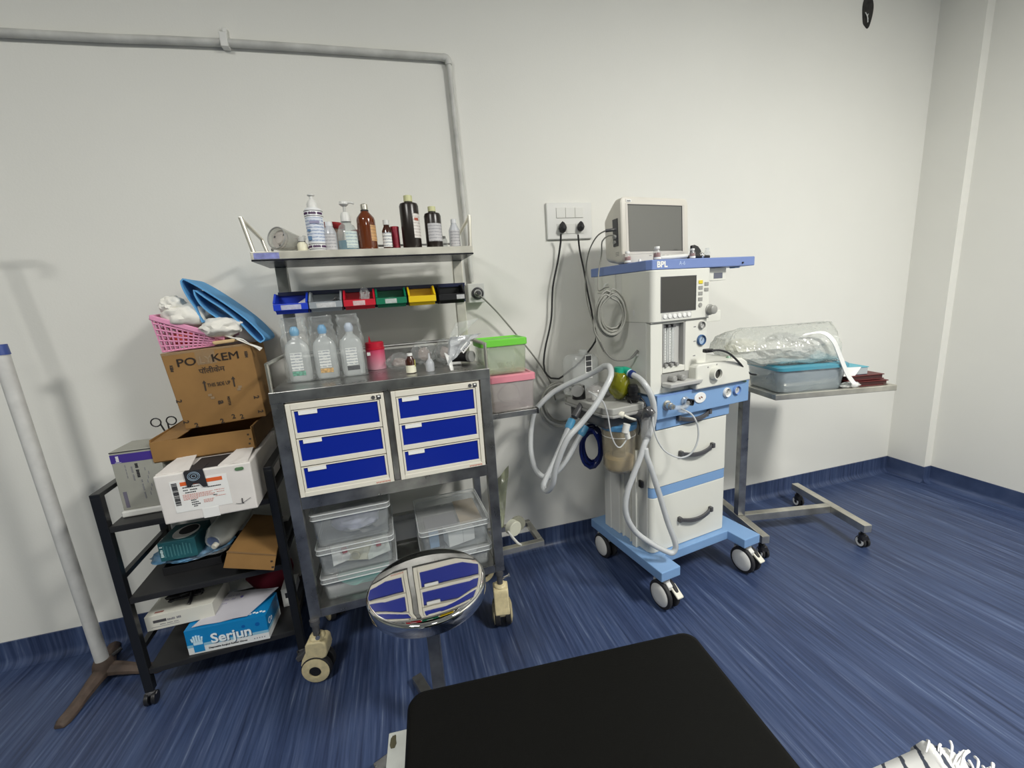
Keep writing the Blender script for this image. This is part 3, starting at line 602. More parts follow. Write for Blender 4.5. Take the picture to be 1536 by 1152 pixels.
# ------------------------------------------------------------------ bottles and jars
def bottle(name, label, cat, loc, prof, m, caps=None, lab=None, n=28, sx=1, sy=1, rz=0.0, group=None, tilt=None, liquid=None):
    """caps: list of (partname, profile, mat); lab: (z0,z1,r,ang0,ang1,mat)"""
    t = thing(name, label, cat, loc, rz, group, rot=tilt)
    obj('bottle_body', lathe(nb(), prof, n=n, sx=sx, sy=sy), m, t, smooth=True, ang=50)
    for pn, pf, pm in (caps or []): obj(pn, lathe(nb(), pf, n=n), pm, t, smooth=True, ang=40)
    if liquid: obj('liquid', lathe(nb(), liquid[0], n=n, sx=sx, sy=sy), liquid[1], t, smooth=True, ang=50)
    for L in (lab or []):
        z0, z1, r, a0, a1, lm = L; bm = nb(); k = 12
        A = [bm.verts.new((r * sx * math.cos(R(a0 + (a1 - a0) * i / k)), r * sy * math.sin(R(a0 + (a1 - a0) * i / k)), z0)) for i in range(k + 1)]
        B = [bm.verts.new((v.co.x, v.co.y, z1)) for v in A]
        for i in range(k): bm.faces.new((A[i], A[i + 1], B[i + 1], B[i]))
        obj('label', bm, lm, t, smooth=True)
    return t
def printed(name, base, ink, sx=60, sz=90, thr=0.55):
    """label paper with rows of small illegible print"""
    if name in MATS: return MATS[name]
    m, nt, p = nmat(name)
    tc = nt.nodes.new('ShaderNodeTexCoord'); mp = nt.nodes.new('ShaderNodeMapping'); mp.inputs['Scale'].default_value = (sx * 3.0, sx * 3.0, sz * 3.0)
    nt.links.new(tc.outputs['Object'], mp.inputs[0])
    n = nt.nodes.new('ShaderNodeTexNoise'); n.inputs['Scale'].default_value = 1.0; n.inputs['Detail'].default_value = 2
    nt.links.new(mp.outputs[0], n.inputs[0])
    wv = nt.nodes.new('ShaderNodeTexWave'); wv.bands_direction = 'Z'; wv.inputs['Scale'].default_value = sz * 0.35; wv.inputs['Distortion'].default_value = 0
    nt.links.new(tc.outputs['Object'], wv.inputs[0])
    mu = nt.nodes.new('ShaderNodeMath'); mu.operation = 'MULTIPLY'; nt.links.new(n.outputs['Fac'], mu.inputs[0]); nt.links.new(wv.outputs['Fac'], mu.inputs[1])
    cr = nt.nodes.new('ShaderNodeValToRGB'); e = cr.color_ramp.elements; e[0].position = thr * .6; e[0].color = (*base, 1); e[1].position = thr * .75; e[1].color = (*ink, 1)
    nt.links.new(mu.outputs[0], cr.inputs[0]); nt.links.new(cr.outputs[0], p.inputs['Base Color']); p.inputs['Roughness'].default_value = 0.5
    MATS[name] = m; return m
L_WHITE = printed('printed_label', (0.80, 0.80, 0.78), (0.35, 0.38, 0.42))
L_GREY = printed('grey_label', (0.55, 0.54, 0.55), (0.36, 0.36, 0.38))
L_BLUE = printed('blue_print_label', (0.70, 0.74, 0.82), (0.30, 0.38, 0.55))
L_CREAM = printed('cream_label', (0.78, 0.74, 0.62), (0.45, 0.40, 0.35))
L_TAN = printed('tan_label', (0.62, 0.36, 0.16), (0.45, 0.25, 0.12))
M_AMBER = mat('amber_glass', (0.13, 0.028, 0.006), 0.10, spec=0.6, coat=0.5)
M_AMBERD = mat('dark_amber_glass', (0.05, 0.012, 0.006), 0.12, coat=0.5)
M_BROWNB = mat('dark_brown_bottle', (0.016, 0.011, 0.009), 0.28)
M_CAPY = mat('pale_yellow_cap', (0.62, 0.62, 0.34), 0.45)
M_TRL = clear('translucent_bottle', (0.66, 0.68, 0.72), 0.72, 0.3)
ZS = 1.4385
def KS(x, y, z=ZS): return K.W(x, y, z)
def front(a=55): return (270 - a, 270 + a)

# tipped nebuliser jar + small cup
t = thing('glass_jar', 'clear jar lying on its side at the left end of the top shelf', 'jar', KS(0.112, 0.165, ZS + .040), 0, rot=(R(78), R(0), R(-32)))
obj('jar_body', lathe(nb(), [(0, -.045), (.026, -.045), (.034, -.036), (.036, .030), (.034, .038), (.031, .038), (.033, .026), (.031, -.034), (0, -.038)], n=32), clear('jar_glass', (0.62, 0.62, 0.60), 0.20, 0.1, tint=(0.88, 0.88, 0.86)), t, smooth=True)
obj('end_ring', tube(nb(), [(.0335 * math.cos(a), .0335 * math.sin(a), .038) for a in [2 * PI * k / 24 for k in range(24)]], .0022, 7, 1, closed=True, smooth=False), M_MGREY, t, smooth=True)
obj('end_plate', lathe(nb(), [(0, .020), (.030, .020), (.030, .023), (.016, .024), (.015, .029), (.010, .031), (0, .031)], n=28), clear('plate_milky', (0.72, 0.66, 0.62), 0.55, 0.2), t, smooth=True)
for k in range(3): obj('end_slot', cyl(nb(), (.021 * math.cos(k * 2.1 + .6), .021 * math.sin(k * 2.1 + .6), .0232), (.021 * math.cos(k * 2.1 + .6), .021 * math.sin(k * 2.1 + .6), .0262), .0035, n=10), M_DGREY, t, smooth=True)
obj('spout', tube(nb(), [(0.012, 0.01, -.036), (.02, .02, -.052), (.016, .034, -.06)], .007, 10, .006), M_CLRM, t, smooth=True)
bottle('small_vial', 'little cream-labelled glass vial beside the white spray bottle', 'vial', KS(0.163, 0.135),
       [(0, 0), (.0150, 0), (.0155, .003), (.0155, .026), (.010, .034), (.009, .044), (0, .044)], mat('cream_vial', (0.75, 0.72, 0.55), 0.4),
       caps=[('stopper', [(0, .034), (.0105, .034), (.0108, .046), (.006, .05), (0, .05)], M_LGREY), ('band', [(.0102, .030), (.0108, .030), (.0108, .035), (.0102, .035)], M_RUB)])
t = bottle('spray_bottle', 'tall white pump spray bottle with purple lettering bands', 'bottle', KS(0.209, 0.138),
       [(0, 0), (.0268, 0), (.0275, .003), (.0275, .125), (.024, .133), (.017, .137), (0, .137)], mat('spray_white', (0.80, 0.81, 0.82), 0.35),
       caps=[('pump_collar', [(0, .135), (.0165, .135), (.0165, .148), (.012, .158), (.0075, .163), (0, .163)], M_WHITE), ('nozzle', [(0, .163), (.006, .163), (.006, .173), (.011, .174), (.011, .177), (.006, .179), (0, .179)], M_WHITE)],
       lab=[(.030, .105, .0279, 200, 340, L_BLUE)])
for z in (.008, .109):
    obj('lettering_band', lathe(nb(), [(.0276, z), (.0281, z), (.0281, z + .0015), (.0276, z + .0015)], n=28), M_INKB, t)
    obj('lettering_band', lathe(nb(), [(.0276, z + .016), (.0281, z + .016), (.0281, z + .0175), (.0276, z + .0175)], n=28), M_INKB, t)
    bm = nb()
    for k in range(22):
        a = R(195 + 150 * k / 22)
        if k % 8 == 7: continue
        p0 = Vector((.0279 * math.cos(a), .0279 * math.sin(a), z + .0055)); box(bm, -.0014, .0012, -.0004, .0004, 0, .006 + .001 * (k % 2), Matrix.Translation(p0) @ Matrix.Rotation(a - PI * 1.5, 4, 'Z'))
    obj('print_marks', bm, mat('purple_ink', (0.08, 0.03, 0.10), 0.5), t)
bm = nb(); box(bm, -.012, .018, -.0292, -.0275, .086, .094); obj('name_bar', bm, mat('mauve_ink', (0.30, 0.29, 0.42), 0.5), t)
bm = nb(); box(bm, -.021, -.012, -.0268, -.0225, .062, .069); box(bm, -.022, -.011, -.0265, -.0225, .036, .048); obj('blue_mark', bm, mat('blue_mark', (0.08, 0.17, 0.30), 0.5), t)
bottle('red_lid_jar', 'red-lidded tub half hidden behind the small translucent bottle', 'tub', KS(0.250, 0.235), [(0, 0), (.036, 0), (.040, .085), (0, .085)], mat('tub_beige', (0.62, 0.45, 0.36), 0.5),
       caps=[('lid', [(0, .084), (.044, .084), (.045, .100), (.04, .106), (0, .107)], mat('dark_red_lid', (0.30, 0.01, 0.015), 0.4))])
bottle('translucent_bottle', 'small translucent saline bottle beside the white spray bottle', 'bottle', KS(0.250, 0.138), [(0, 0), (.0195, 0), (.020, .004), (.020, .060), (.012, .078), (.011, .082), (0, .082)], M_TRL,
       caps=[('cap', [(0, .081), (.0115, .081), (.0112, .094), (0, .095)], mat('frosted_cap', (0.70, 0.71, 0.72), 0.4))], lab=[(.006, .056, .0204, 215, 325, L_GREY)])
t = bottle('hand_pump_bottle', 'clear pump dispenser with blue liquid and a white pump head', 'bottle', KS(0.304, 0.14), [(0, 0), (.032, 0), (.034, .005), (.033, .060), (.024, .082), (.0155, .088), (.0155, .096), (0, .096)], clear('dispenser_plastic', (0.62, 0.68, 0.66), 0.28, 0.1),
       caps=[('collar', [(0, .094), (.0165, .094), (.0165, .110), (.012, .123), (0, .124)], M_WHITE), ('stem', [(0, .123), (.0045, .123), (.0045, .146), (0, .146)], M_LGREY), ('pump_head', [(0, .143), (.008, .143), (.0145, .148), (.0135, .156), (.006, .158), (0, .158)], M_WHITE)],
       lab=[(.010, .062, .0345, 262, 330, printed('pump_label', (0.62, 0.70, 0.66), (0.35, 0.45, 0.5)))],
       liquid=([(0, .002), (.0312, .002), (.0325, .006), (.0322, .034), (0, .034)], clear('blue_liquid', (0.01, 0.22, 0.36), 0.75, 0.1, tint=(0.1, 0.5, 0.65))), sx=1.0, sy=0.75)
obj('nozzle', tube(nb(), [(0.008, -.004, .152), (.022, -.006, .153), (.032, -.008, .1495)], .0035, 8, .006), M_WHITE, t, smooth=True)
bottle('small_red_jar', 'small dark red lidded jar behind the pump dispenser', 'jar', KS(0.335, 0.235), [(0, 0), (.022, 0), (.023, .066), (0, .066)], mat('rose_glass', (0.45, 0.22, 0.22), 0.4),
       caps=[('lid', [(0, .065), (.024, .065), (.024, .082), (0, .084)], mat('dark_red_lid', (0.30, 0.01, 0.015), 0.4))])
bottle('amber_bottle', 'large amber glass bottle with a silver cap and tan label', 'bottle', KS(0.366, 0.14), [(0, 0), (.0285, 0), (.030, .004), (.030, .098), (.028, .106), (.013, .124), (.0115, .130), (0, .130)], M_AMBER,
       caps=[('cap', [(0, .131), (.0118, .131), (.0118, .147), (.010, .149), (0, .149)], M_SSB), ('seal_ring', [(.0115, .126), (.0128, .126), (.0128, .130), (.0115, .130)], M_RUB)],
       lab=[(.030, .080, .0304, 295, 345, L_TAN)])
bottle('small_brown_bottle', 'small brown medicine bottle with a white cap and white label', 'bottle', KS(0.430, 0.136), [(0, 0), (.0160, 0), (.0168, .003), (.0168, .062), (.0095, .078), (.0085, .084), (0, .084)], M_AMBERD,
       caps=[('cap', [(0, .082), (.0105, .082), (.0105, .098), (0, .099)], M_WHITE)], lab=[(.010, .056, .0173, 205, 320, L_WHITE)])
t = thing('red_box', 'narrow dark red cylinder pack beside the small brown bottle', 'pack', KS(0.457, 0.16), K.a)
obj('pack_body', lathe(nb(), [(0, 0), (.0145, 0), (.0145, .073), (0, .073)], n=20), mat('dark_red_pack', (0.25, 0.012, 0.03), 0.4, var=.3, vscale=70), t, smooth=True)
obj('pack_lid', lathe(nb(), [(.0, .072), (.0150, .072), (.0150, .080), (0, .080)], n=20), mat('red_lid', (0.33, 0.012, 0.03), 0.4), t, smooth=True)
bottle('tall_dark_bottle', 'tallest dark brown bottle with a pale yellow cap', 'bottle', KS(0.511, 0.142), [(0, 0), (.0305, 0), (.032, .004), (.032, .142), (.029, .150), (.014, .155), (.014, .158), (0, .158)], M_BROWNB,
       caps=[('cap', [(0, .157), (.0145, .157), (.0145, .176), (0, .177)], M_CAPY)], lab=[(.036, .115, .0325, 285, 345, printed('redtop_label', (0.76, 0.72, 0.68), (0.55, 0.5, 0.46)))])
t = bpy.context.scene.objects['tall_dark_bottle']
bm = nb(); a0, a1 = R(293), R(322); k = 6
A = [bm.verts.new((.0329 * math.cos(a0 + (a1 - a0) * i / k), .0329 * math.sin(a0 + (a1 - a0) * i / k), .092)) for i in range(k + 1)]; B = [bm.verts.new((v.co.x, v.co.y, .101)) for v in A]
for i in range(k): bm.faces.new((A[i], A[i + 1], B[i + 1], B[i]))
obj('red_stripe', bm, mat('brick_red_print', (0.42, 0.10, 0.06), 0.5), t)
bottle('medium_dark_bottle', 'shorter dark brown bottle with a pale yellow cap and grey label', 'bottle', KS(0.588, 0.142), [(0, 0), (.0275, 0), (.029, .004), (.029, .110), (.026, .118), (.013, .122), (.013, .126), (0, .126)], M_BROWNB,
       caps=[('cap', [(0, .125), (.0133, .125), (.0133, .141), (0, .142)], M_CAPY)], lab=[(.024, .083, .0295, 225, 335, L_GREY)])
bottle('right_translucent_bottle', 'small translucent saline bottle at the right end of the top shelf', 'bottle', KS(0.660, 0.14), [(0, 0), (.0185, 0), (.0195, .004), (.0195, .062), (.010, .082), (.0095, .086), (0, .086)], M_TRL,
       caps=[('cap', [(0, .085), (.0098, .085), (.0094, .099), (0, .100)], mat('frosted_cap', (0.7, 0.7, 0.7), 0.4))], lab=[(.008, .060, .020, 215, 325, L_GREY)])
bottle('empty_vial', 'tiny clear empty vial behind the shorter dark bottle', 'vial', KS(0.627, 0.19), [(0, 0), (.014, 0), (.014, .036), (.009, .044), (0, .044)], M_CLRM,
       caps=[('stopper', [(0, .043), (.009, .043), (.009, .05), (0, .05)], M_LGREY)])

# counter top items
def inf_bottle(x, y, label, capm, tagm, tilt=0.0):
    t = thing('infusion_bottle', label, 'bottle', K.W(x, y, ZC + .001), K.a + tilt, group='wrapped infusion bottles on the counter')
    rings = []
    for w_, d_, z in ((.064, .036, 0.0), (.074, .044, .006), (.078, .046, .03), (.078, .046, .105), (.070, .042, .125), (.045, .032, .140), (.026, .024, .147), (.024, .022, .156)):
        rings.append([(px, py, z) for px, py in rrect(w_, d_, min(w_, d_) * .42, 4)])
    obj('bottle_body', loft(nb(), rings), clear('saline_bottle', (0.88, 0.91, 0.91), 0.34, 0.12), t, smooth=True, ang=60)
    obj('cap', lathe(nb(), [(0, .156), (.012, .156), (.0145, .162), (.0150, .174), (.009, .186), (0, .188)], n=18), capm, t, smooth=True)
    obj('label', box(nb(), -.020, .017, -.0238, -.0232, .040, .100), L_WHITE, t)
    obj('colour_tag', box(nb(), -.020, .021, -.0240, -.0233, .022, .037), tagm, t)
    rings = []
    random.seed(int(x * 1000))
    for q, z in enumerate((.001, .01, .03, .055, .08, .105, .128, .146, .160, .172, .184, .196, .206, .216)):
        f_ = max(0.0, (z - .12) / .10); w_ = .092 - .030 * f_ + random.uniform(-.003, .003); d_ = .056 - .040 * f_; j = .0012 + .0055 * min(1, f_ * 2)
        rings.append([(px + random.uniform(-j, j), py + random.uniform(-j, j), z + random.uniform(-j, j) * .5) for px, py in rrect(w_, d_, min(w_, d_) * .3, 3)])
    obj('plastic_wrap', loft(nb(), rings), M_FILM, t)
inf_bottle(0.090, 0.175, 'wrapped infusion bottle with a green label tag, leftmost of three', mat('sky_cap', (0.16, 0.42, 0.66), 0.35), mat('green_tag', (0.10, 0.36, 0.25), 0.5, var=.5, vscale=120), -.05)
inf_bottle(0.176, 0.182, 'wrapped infusion bottle with an orange label tag, middle of three', mat('sky_cap2', (0.12, 0.36, 0.62), 0.35), mat('orange_tag', (0.62, 0.36, 0.10), 0.5, var=.5, vscale=120))
inf_bottle(0.263, 0.180, 'wrapped infusion bottle with a black label tag, rightmost of three', mat('clear_cap', (0.50, 0.56, 0.66), 0.35), mat('black_tag', (0.02, 0.02, 0.03), 0.5, var=.8, vscale=120), .03)
t = thing('pink_canister', 'pink wipe canister with a red lid and pointed tab on the counter', 'canister', K.W(0.340, 0.285, ZC + .001), K.a)
m, nt, p = nmat('pink_fade')
tc = nt.nodes.new('ShaderNodeTexCoord'); sp = nt.nodes.new('ShaderNodeSeparateXYZ'); nt.links.new(tc.outputs['Object'], sp.inputs[0])
mr = nt.nodes.new('ShaderNodeMapRange'); mr.inputs[1].default_value = 0.0; mr.inputs[2].default_value = 0.08; nt.links.new(sp.outputs['Z'], mr.inputs[0])
cr = nt.nodes.new('ShaderNodeValToRGB'); cr.color_ramp.elements[0].color = (0.72, 0.38, 0.46, 1); cr.color_ramp.elements[1].color = (0.62, 0.02, 0.11, 1); nt.links.new(mr.outputs[0], cr.inputs[0])
nt.links.new(cr.outputs[0], p.inputs['Base Color']); p.inputs['Roughness'].default_value = 0.35
obj('canister_body', lathe(nb(), [(0, 0), (.034, 0), (.0345, .003), (.0345, .076), (0, .076)], n=32), m, t, smooth=True)
obj('lid', lathe(nb(), [(0, .075), (.036, .075), (.036, .080), (.034, .082), (.034, .100), (.031, .104), (0, .104)], n=32), mat('canister_red', (0.50, 0.008, 0.03), 0.35), t, smooth=True)
obj('tab', hexa(nb(), [(-.020, -.026, .10), (-.010, -.028, .10), (-.010, -.025, .10), (-.020, -.023, .10), (-.0165, -.026, .128), (-.0145, -.026, .128), (-.0145, -.024, .128), (-.0165, -.024, .128)]), MATS['canister_red'], t)
obj('label', box(nb(), -.030, -.018, -.0300, -.0180, .056, .068), M_LABEL, t)
bottle('injection_vial', 'small amber injection vial with a cream label on the counter', 'vial', K.W(0.455, 0.085, ZC + .001), [(0, 0), (.0160, 0), (.0170, .003), (.0170, .044), (.009, .055), (.0085, .061), (0, .061)], M_AMBERD,
       caps=[('cap', [(0, .060), (.0095, .060), (.0095, .069), (0, .069)], M_LABEL)], lab=[(.002, .028, .0175, 180, 360, mat('cream_lab', (0.80, 0.78, 0.62), 0.5)), (.022, .046, .0176, 318, 350, mat('olive_lab', (0.42, 0.40, 0.12), 0.5))])
bottle('drops_bottle', 'tiny frosted dropper bottle beside the amber vial', 'bottle', K.W(0.520, 0.075, ZC + .001), [(0, 0), (.014, 0), (.0155, .004), (.0155, .030), (.009, .040), (.0045, .044), (.003, .064), (0, .064)], clear('frosted_dropper', (0.66, 0.68, 0.72), 0.6, 0.3))
for (x, y, z, s, nm, lb, sd) in ((0.425, 0.22, .026, (.046, .03, .030), 'film_wrap', 'crumpled clear film wrap beside the pink canister', 1), (0.520, 0.25, .046, (.044, .035, .046), 'mask_wrap', 'crumpled clear wrapped mask behind the amber vial', 2), (0.600, 0.24, .045, (.036, .03, .045), 'tubing_wrap', 'crumpled clear packet of tubing behind the foil pouch', 3)):
    t = thing(nm, lb, 'packet', K.W(x, y, ZC + .002), K.a)
    obj('film', blob(nb(), (0, 0, z), s, 3, .22, 2.2, sd, True), M_FILM, t)
    obj('contents', blob(nb(), (0, 0, z * .9), tuple(.6 * q for q in s), 2, .25, 2.0, sd + 5), clear('pinkish_clear', (0.70, 0.55, 0.50), 0.25, 0.2), t, smooth=True)
t = thing('foil_pouch', 'crumpled clear foil pouch with a barcode leaning on the counter', 'pouch', K.W(0.58, 0.03, ZC + .001), K.a)
def sheet(bm, P, nu, nv, amp, th, seed):
    """bilinear sheet through 4 corners with crumple, solid thickness"""
    P = [Vector(p) for p in P]; nrm = (P[1] - P[0]).cross(P[3] - P[0]).normalized()
    G = []
    for s in (0, 1):
        G.append([[bm.verts.new(P[0].lerp(P[1], i / nu).lerp(P[3].lerp(P[2], i / nu), j / nv) + nrm * (amp * noise.noise(Vector((i * 3.1 / nu + seed, j * 3.1 / nv, seed))) * 2 + s * th)) for i in range(nu + 1)] for j in range(nv + 1)])
    for s in (0, 1):
        for j in range(nv):
            for i in range(nu):
                q = (G[s][j][i], G[s][j][i + 1], G[s][j + 1][i + 1], G[s][j + 1][i]); bm.faces.new(q if s else q[::-1])
    edge = [(0, i) for i in range(nu)] + [(j, nu) for j in range(nv)] + [(nv, i) for i in range(nu, 0, -1)] + [(j, 0) for j in range(nv, 0, -1)]
    for k in range(len(edge)):
        a, b = edge[k], edge[(k + 1) % len(edge)]
        bm.faces.new((G[0][a[0]][a[1]], G[0][b[0]][b[1]], G[1][b[0]][b[1]], G[1][a[0]][a[1]]))
    return bm
M_POUCH = clear('foil_pouch', (0.60, 0.62, 0.65), 0.55, 0.15, bump=0.6)
obj('pouch_body', sheet(nb(), [(-.008, 0, 0.02), (.062, .045, 0.07), (.138, .10, .112), (.016, .03, .112)], 9, 9, .008, .012, 2), M_POUCH, t, smooth=True, ang=20)
obj('pouch_flap', sheet(nb(), [(-.012, -.004, 0.066), (.010, .002, .05), (.016, .006, 0.0), (.004, -.01, .002)], 4, 6, .004, .003, 5), M_LABEL, t, smooth=True)
obj('pouch_top', sheet(nb(), [(.0, .01, .085), (.05, .05, .108), (.142, .11, .168), (.045, .06, .16)], 7, 5, .007, .003, 8), M_FILM, t, smooth=True, ang=20)
bm = nb()
B0, B1, BN = Vector((.060, .030, .052)), Vector((.100, .062, .083)), Vector((-.012, -.006, .016))
hexa(bm, [B0, B1, B1 + Vector((0, .001, 0)), B0 + Vector((0, .001, 0)), B0 + BN, B1 + BN, B1 + BN + Vector((0, .001, 0)), B0 + BN + Vector((0, .001, 0))])
lb_ = obj('barcode_label', bm, M_LABEL, t)
bm = nb()
for k in range(6):
    q = B0.lerp(B1, .12 + .14 * k) + BN * .25 + Vector((0.0, -.0012, 0)); q2 = B0.lerp(B1, .12 + .14 * k + .07) + BN * .25 + Vector((0, -.0012, 0)); up = BN * (.5 if k % 3 else .3)
    hexa(bm, [q, q2, q2 + Vector((0, .001, 0)), q + Vector((0, .001, 0)), q + up, q2 + up, q2 + up + Vector((0, .001, 0)), q + up + Vector((0, .001, 0))])
obj('barcode', bm, M_INKB, lb_)
t = thing('black_flashlight', 'black handheld scope lying under the foil pouch at the counter end', 'instrument', K.W(0.655, 0.19, ZC + .001), K.a)
obj('handle', tube(nb(), [(-.05, .04, .014), (-.02, .03, .018), (.01, .0, .024), (.028, -.02, .025)], lambda s: .010 + .012 * s, 16, .01), M_BLK, t, smooth=True)
obj('lens_end', cyl(nb(), (.026, -.018, .0252), (.036, -.030, .0256), .0225, .0215, n=24), M_MGREY, t, bev=.002, smooth=True)
obj('clip', cyl(nb(), (-.045, -.03, .006), (-.010, -.035, .006), .006, n=10), M_LGREY, t, smooth=True)

# clear lidded boxes in the lower bay
M_RIM = clear('frosted_rim', (0.72, 0.75, 0.76), 0.75, 0.3)
M_BOXP = clear('box_plastic', (0.80, 0.84, 0.86), 0.14, 0.2)
M_LIDP = clear('lid_plastic', (0.80, 0.82, 0.82), 0.24, 0.25)
def lidbox(name, label, loc, rz, w_, d_, h, body, lid, group, flap=True, lidh=.018):
    t = thing(name, label, 'box', loc, rz, group=group)
    o_, i_ = [], []
    rs = []
    for (sc, z) in ((.93, 0.0), (.95, .003), (1.0, h - lidh), (.975, h - lidh), (.925, .006)):
        rs.append([(x + w_ / 2, y + d_ / 2, z) for x, y in rrect(w_ * sc, d_ * sc, .014, 4)])
    obj('box_body', loft(nb(), rs), body, t, smooth=True, ang=50)
    rs = []
    for (e, z) in ((.003, h - lidh - .006), (.005, h - lidh - .004), (.005, h - .004), (.002, h - .001), (-.008, h), (-.012, h - .005), (-.016, h - .005)):
        rs.append([(x + w_ / 2, y + d_ / 2, z) for x, y in rrect(w_ + 2 * e, d_ + 2 * e, .016, 4)])
    obj('lid', loft(nb(), rs), lid, t, smooth=True, ang=40)
    if lid is M_LIDP:
        for nm, zz_, e_ in (('lid_rim', h - .004, .005), ('lid_rim', h - lidh - .003, .005)): obj(nm, tube(nb(), [(x + w_ / 2, y + d_ / 2, zz_) for x, y in rrect(w_ + 2 * e_, d_ + 2 * e_, .016, 4)], .0018, 6, 1, closed=True, smooth=False), M_RIM, t, smooth=True)
    return t
def zz(k): return [0.2525, 0.347, 0.4575][k]
hh = [0.094, 0.110, 0.128]
cont = []
for k, lb in enumerate(('bottom clear lidded box of the left stack, green cloth inside', 'middle clear lidded box of the left stack, holding packets', 'top clear lidded box of the left stack, purple-grey bag inside')):
    t = lidbox('clear_box', lb, K.W(.070, .034, zz(k)), K.a, .250, .25, hh[k] - .001, M_BOXP, M_LIDP, 'clear lidded boxes in the cart')
    if k == 0:
        c = thing('green_cloth', 'folded green cloth inside the bottom clear box', 'cloth', K.W(.20, .14, zz(k) + .008), K.a)
        obj('folds', blob(nb(), (0, 0, .028), (.095, .085, .028), 3, .25, 2.0, 3), mat('surgical_green', (0.10, 0.42, 0.36), 0.8), c, smooth=True)
    elif k == 1:
        for q, (dx, dy, ang_, lb2, mm) in enumerate(((.07, .07, .3, 'white wrapped packet with red marks in the middle clear box', M_LABEL), (.13, .06, -.4, 'cream wrapped packet in the middle clear box', mat('cream_wrap', (0.70, 0.68, 0.52), 0.5)), (.19, .06, .25, 'pale packet with a red dot in the middle clear box', mat('pale_wrap', (0.62, 0.66, 0.62), 0.5)))):
            c = thing('wrapped_packet', lb2, 'packet', K.W(.07 + dx, .04 + dy, zz(k) + .007), K.a + ang_)
            obj('packet_body', sheet(nb(), [(-.04, -.02, 0), (.04, -.02, .006), (.045, .02, .07), (-.035, .025, .062)], 5, 5, .006, .016, q), mm, c, smooth=True, ang=25)
            if q != 1: obj('red_mark', box(nb(), -.004, .012, -.026 if q == 0 else -.018, -.004, .038, .052), mat('red_mark', (0.5, 0.04, 0.06), 0.5), c)
            else: obj('ring', lathe(nb(), [(.008, 0), (.014, 0), (.016, .006), (.014, .01), (.008, .01)], (0, -.026, .03), 20, M=Matrix.Rotation(PI / 2, 3, 'X')), mat('olive_ring', (0.5, 0.46, 0.28), 0.4), c, smooth=True)
    else:
        c = thing('wrapped_bag', 'purple-grey wrapped pad inside the top clear box', 'pad', K.W(.20, .12, zz(k) + .008), K.a)
        obj('bag', blob(nb(), (0, 0, .045), (.085, .07, .042), 3, .16, 2.5, 9), mat('lilac_wrap', (0.34, 0.34, 0.46), 0.4, var=.25, vscale=30), c, smooth=True)
        obj('wrap', blob(nb(), (0.03, -.01, .045), (.085, .075, .045), 3, .2, 2.5, 12, True), M_FILM, c)
for k, (z, h_, lb) in enumerate(((.2525, .085, 'lower clear lidded box of the right stack in the cart'), (.3385, .108, 'top clear lidded box of the right stack, papers under its lid'))):
    t = lidbox('clear_box', lb, K.W(.418, .024, z), K.a, .255, .275, h_ - .001, M_BOXP, M_LIDP, 'clear lidded boxes in the cart')
    if k == 1:
        c = thing('medicine_carton', 'white medicine carton inside the top right clear box', 'carton', K.W(.56, .055, z + .012), K.a + .22)
        obj('carton_body', box(nb(), -.045, .06, -.01, .05, 0, .055), M_LABEL, c, bev=.001); obj('fold_line', box(nb(), .012, .014, -.0105, -.0099, .0, .055), M_LGREY, c)
        c = thing('paper_sheet', 'tan printed leaflet under the lid of the right clear box', 'leaflet', K.W(.61, .15, z + .086), K.a)
        obj('sheet', box(nb(), -.04, .045, -.09, .10, 0, .002), printed('tan_print', (0.40, 0.32, 0.22), (0.20, 0.16, 0.12), 20, 30), c)
        c = thing('paper_sheet', 'grey printed leaflet under the lid of the right clear box', 'leaflet', K.W(.50, .12, z + .086), K.a)
        obj('sheet', box(nb(), -.06, .06, -.06, .04, 0, .002), printed('dark_print', (0.20, 0.20, 0.22), (0.10, 0.1, 0.12), 20, 30), c)
        c = thing('blue_packet', 'light blue packet inside the top right clear box', 'packet', K.W(.45, .06, z + .010), K.a)
        obj('packet_body', box(nb(), 0, .035, 0, .05, 0, .060), mat('packet_blue', (0.25, 0.40, 0.60), 0.5), c, bev=.002)
    else:
        c = thing('folded_gauze', 'white folded gauze inside the lower right clear box', 'gauze', K.W(.54, .14, z + .007), K.a)
        obj('folds', blob(nb(), (0, 0, .030), (.10, .09, .027), 3, .2, 2, 4), mat('gauze', (0.62, 0.64, 0.68), 0.8), c, smooth=True)

# side bracket boxes
SB = (0.722, 0.10)
t = lidbox('pink_lid_box', 'clear box with a pink lid on the bracket beside the cart', K.W(.738, .100, .8238), K.a, .180, .15, .143, clear('rosy_box', (0.66, 0.58, 0.56), 0.30, 0.2), mat('pink_lid', (0.72, 0.26, 0.32), 0.35), None, lidh=.022)
c = thing('clear_disc', 'round clear plastic disc standing inside the green-lidded box', 'disc', K.W(.800, .145, .972), K.a)
obj('disc', lathe(nb(), [(.0, -.002), (.056, -.002), (.058, 0), (.056, .002), (0, .002)], (0, 0, .0575), 36, M=Matrix.Rotation(PI / 2 - .1, 3, 'X')), M_CLRM, c, smooth=True)
t = lidbox('green_lid_box', 'clear box with a bright green lid stacked on the pink-lidded box', K.W(.722, .130, .968), K.a, .180, .135, .135, clear('greenish_box', (0.55, 0.66, 0.42), 0.25, 0.2), mat('green_lid', (0.17, 0.62, 0.06), 0.35), None, lidh=.022)
c = thing('small_tubes', 'small white tubes lying inside the green-lidded box', 'tubes', K.W(.835, .20, .9755), K.a)
for k in range(5): obj('tube', cyl(nb(), (-.03 + .013 * k, -.02, .008), (-.026 + .013 * k, .02, .018), .0065, n=10), M_IVORY, c, smooth=True)
c = thing('coiled_tubing', 'loose clear tubing inside the pink-lidded box', 'tubing', K.W(.83, .175, .832), K.a)
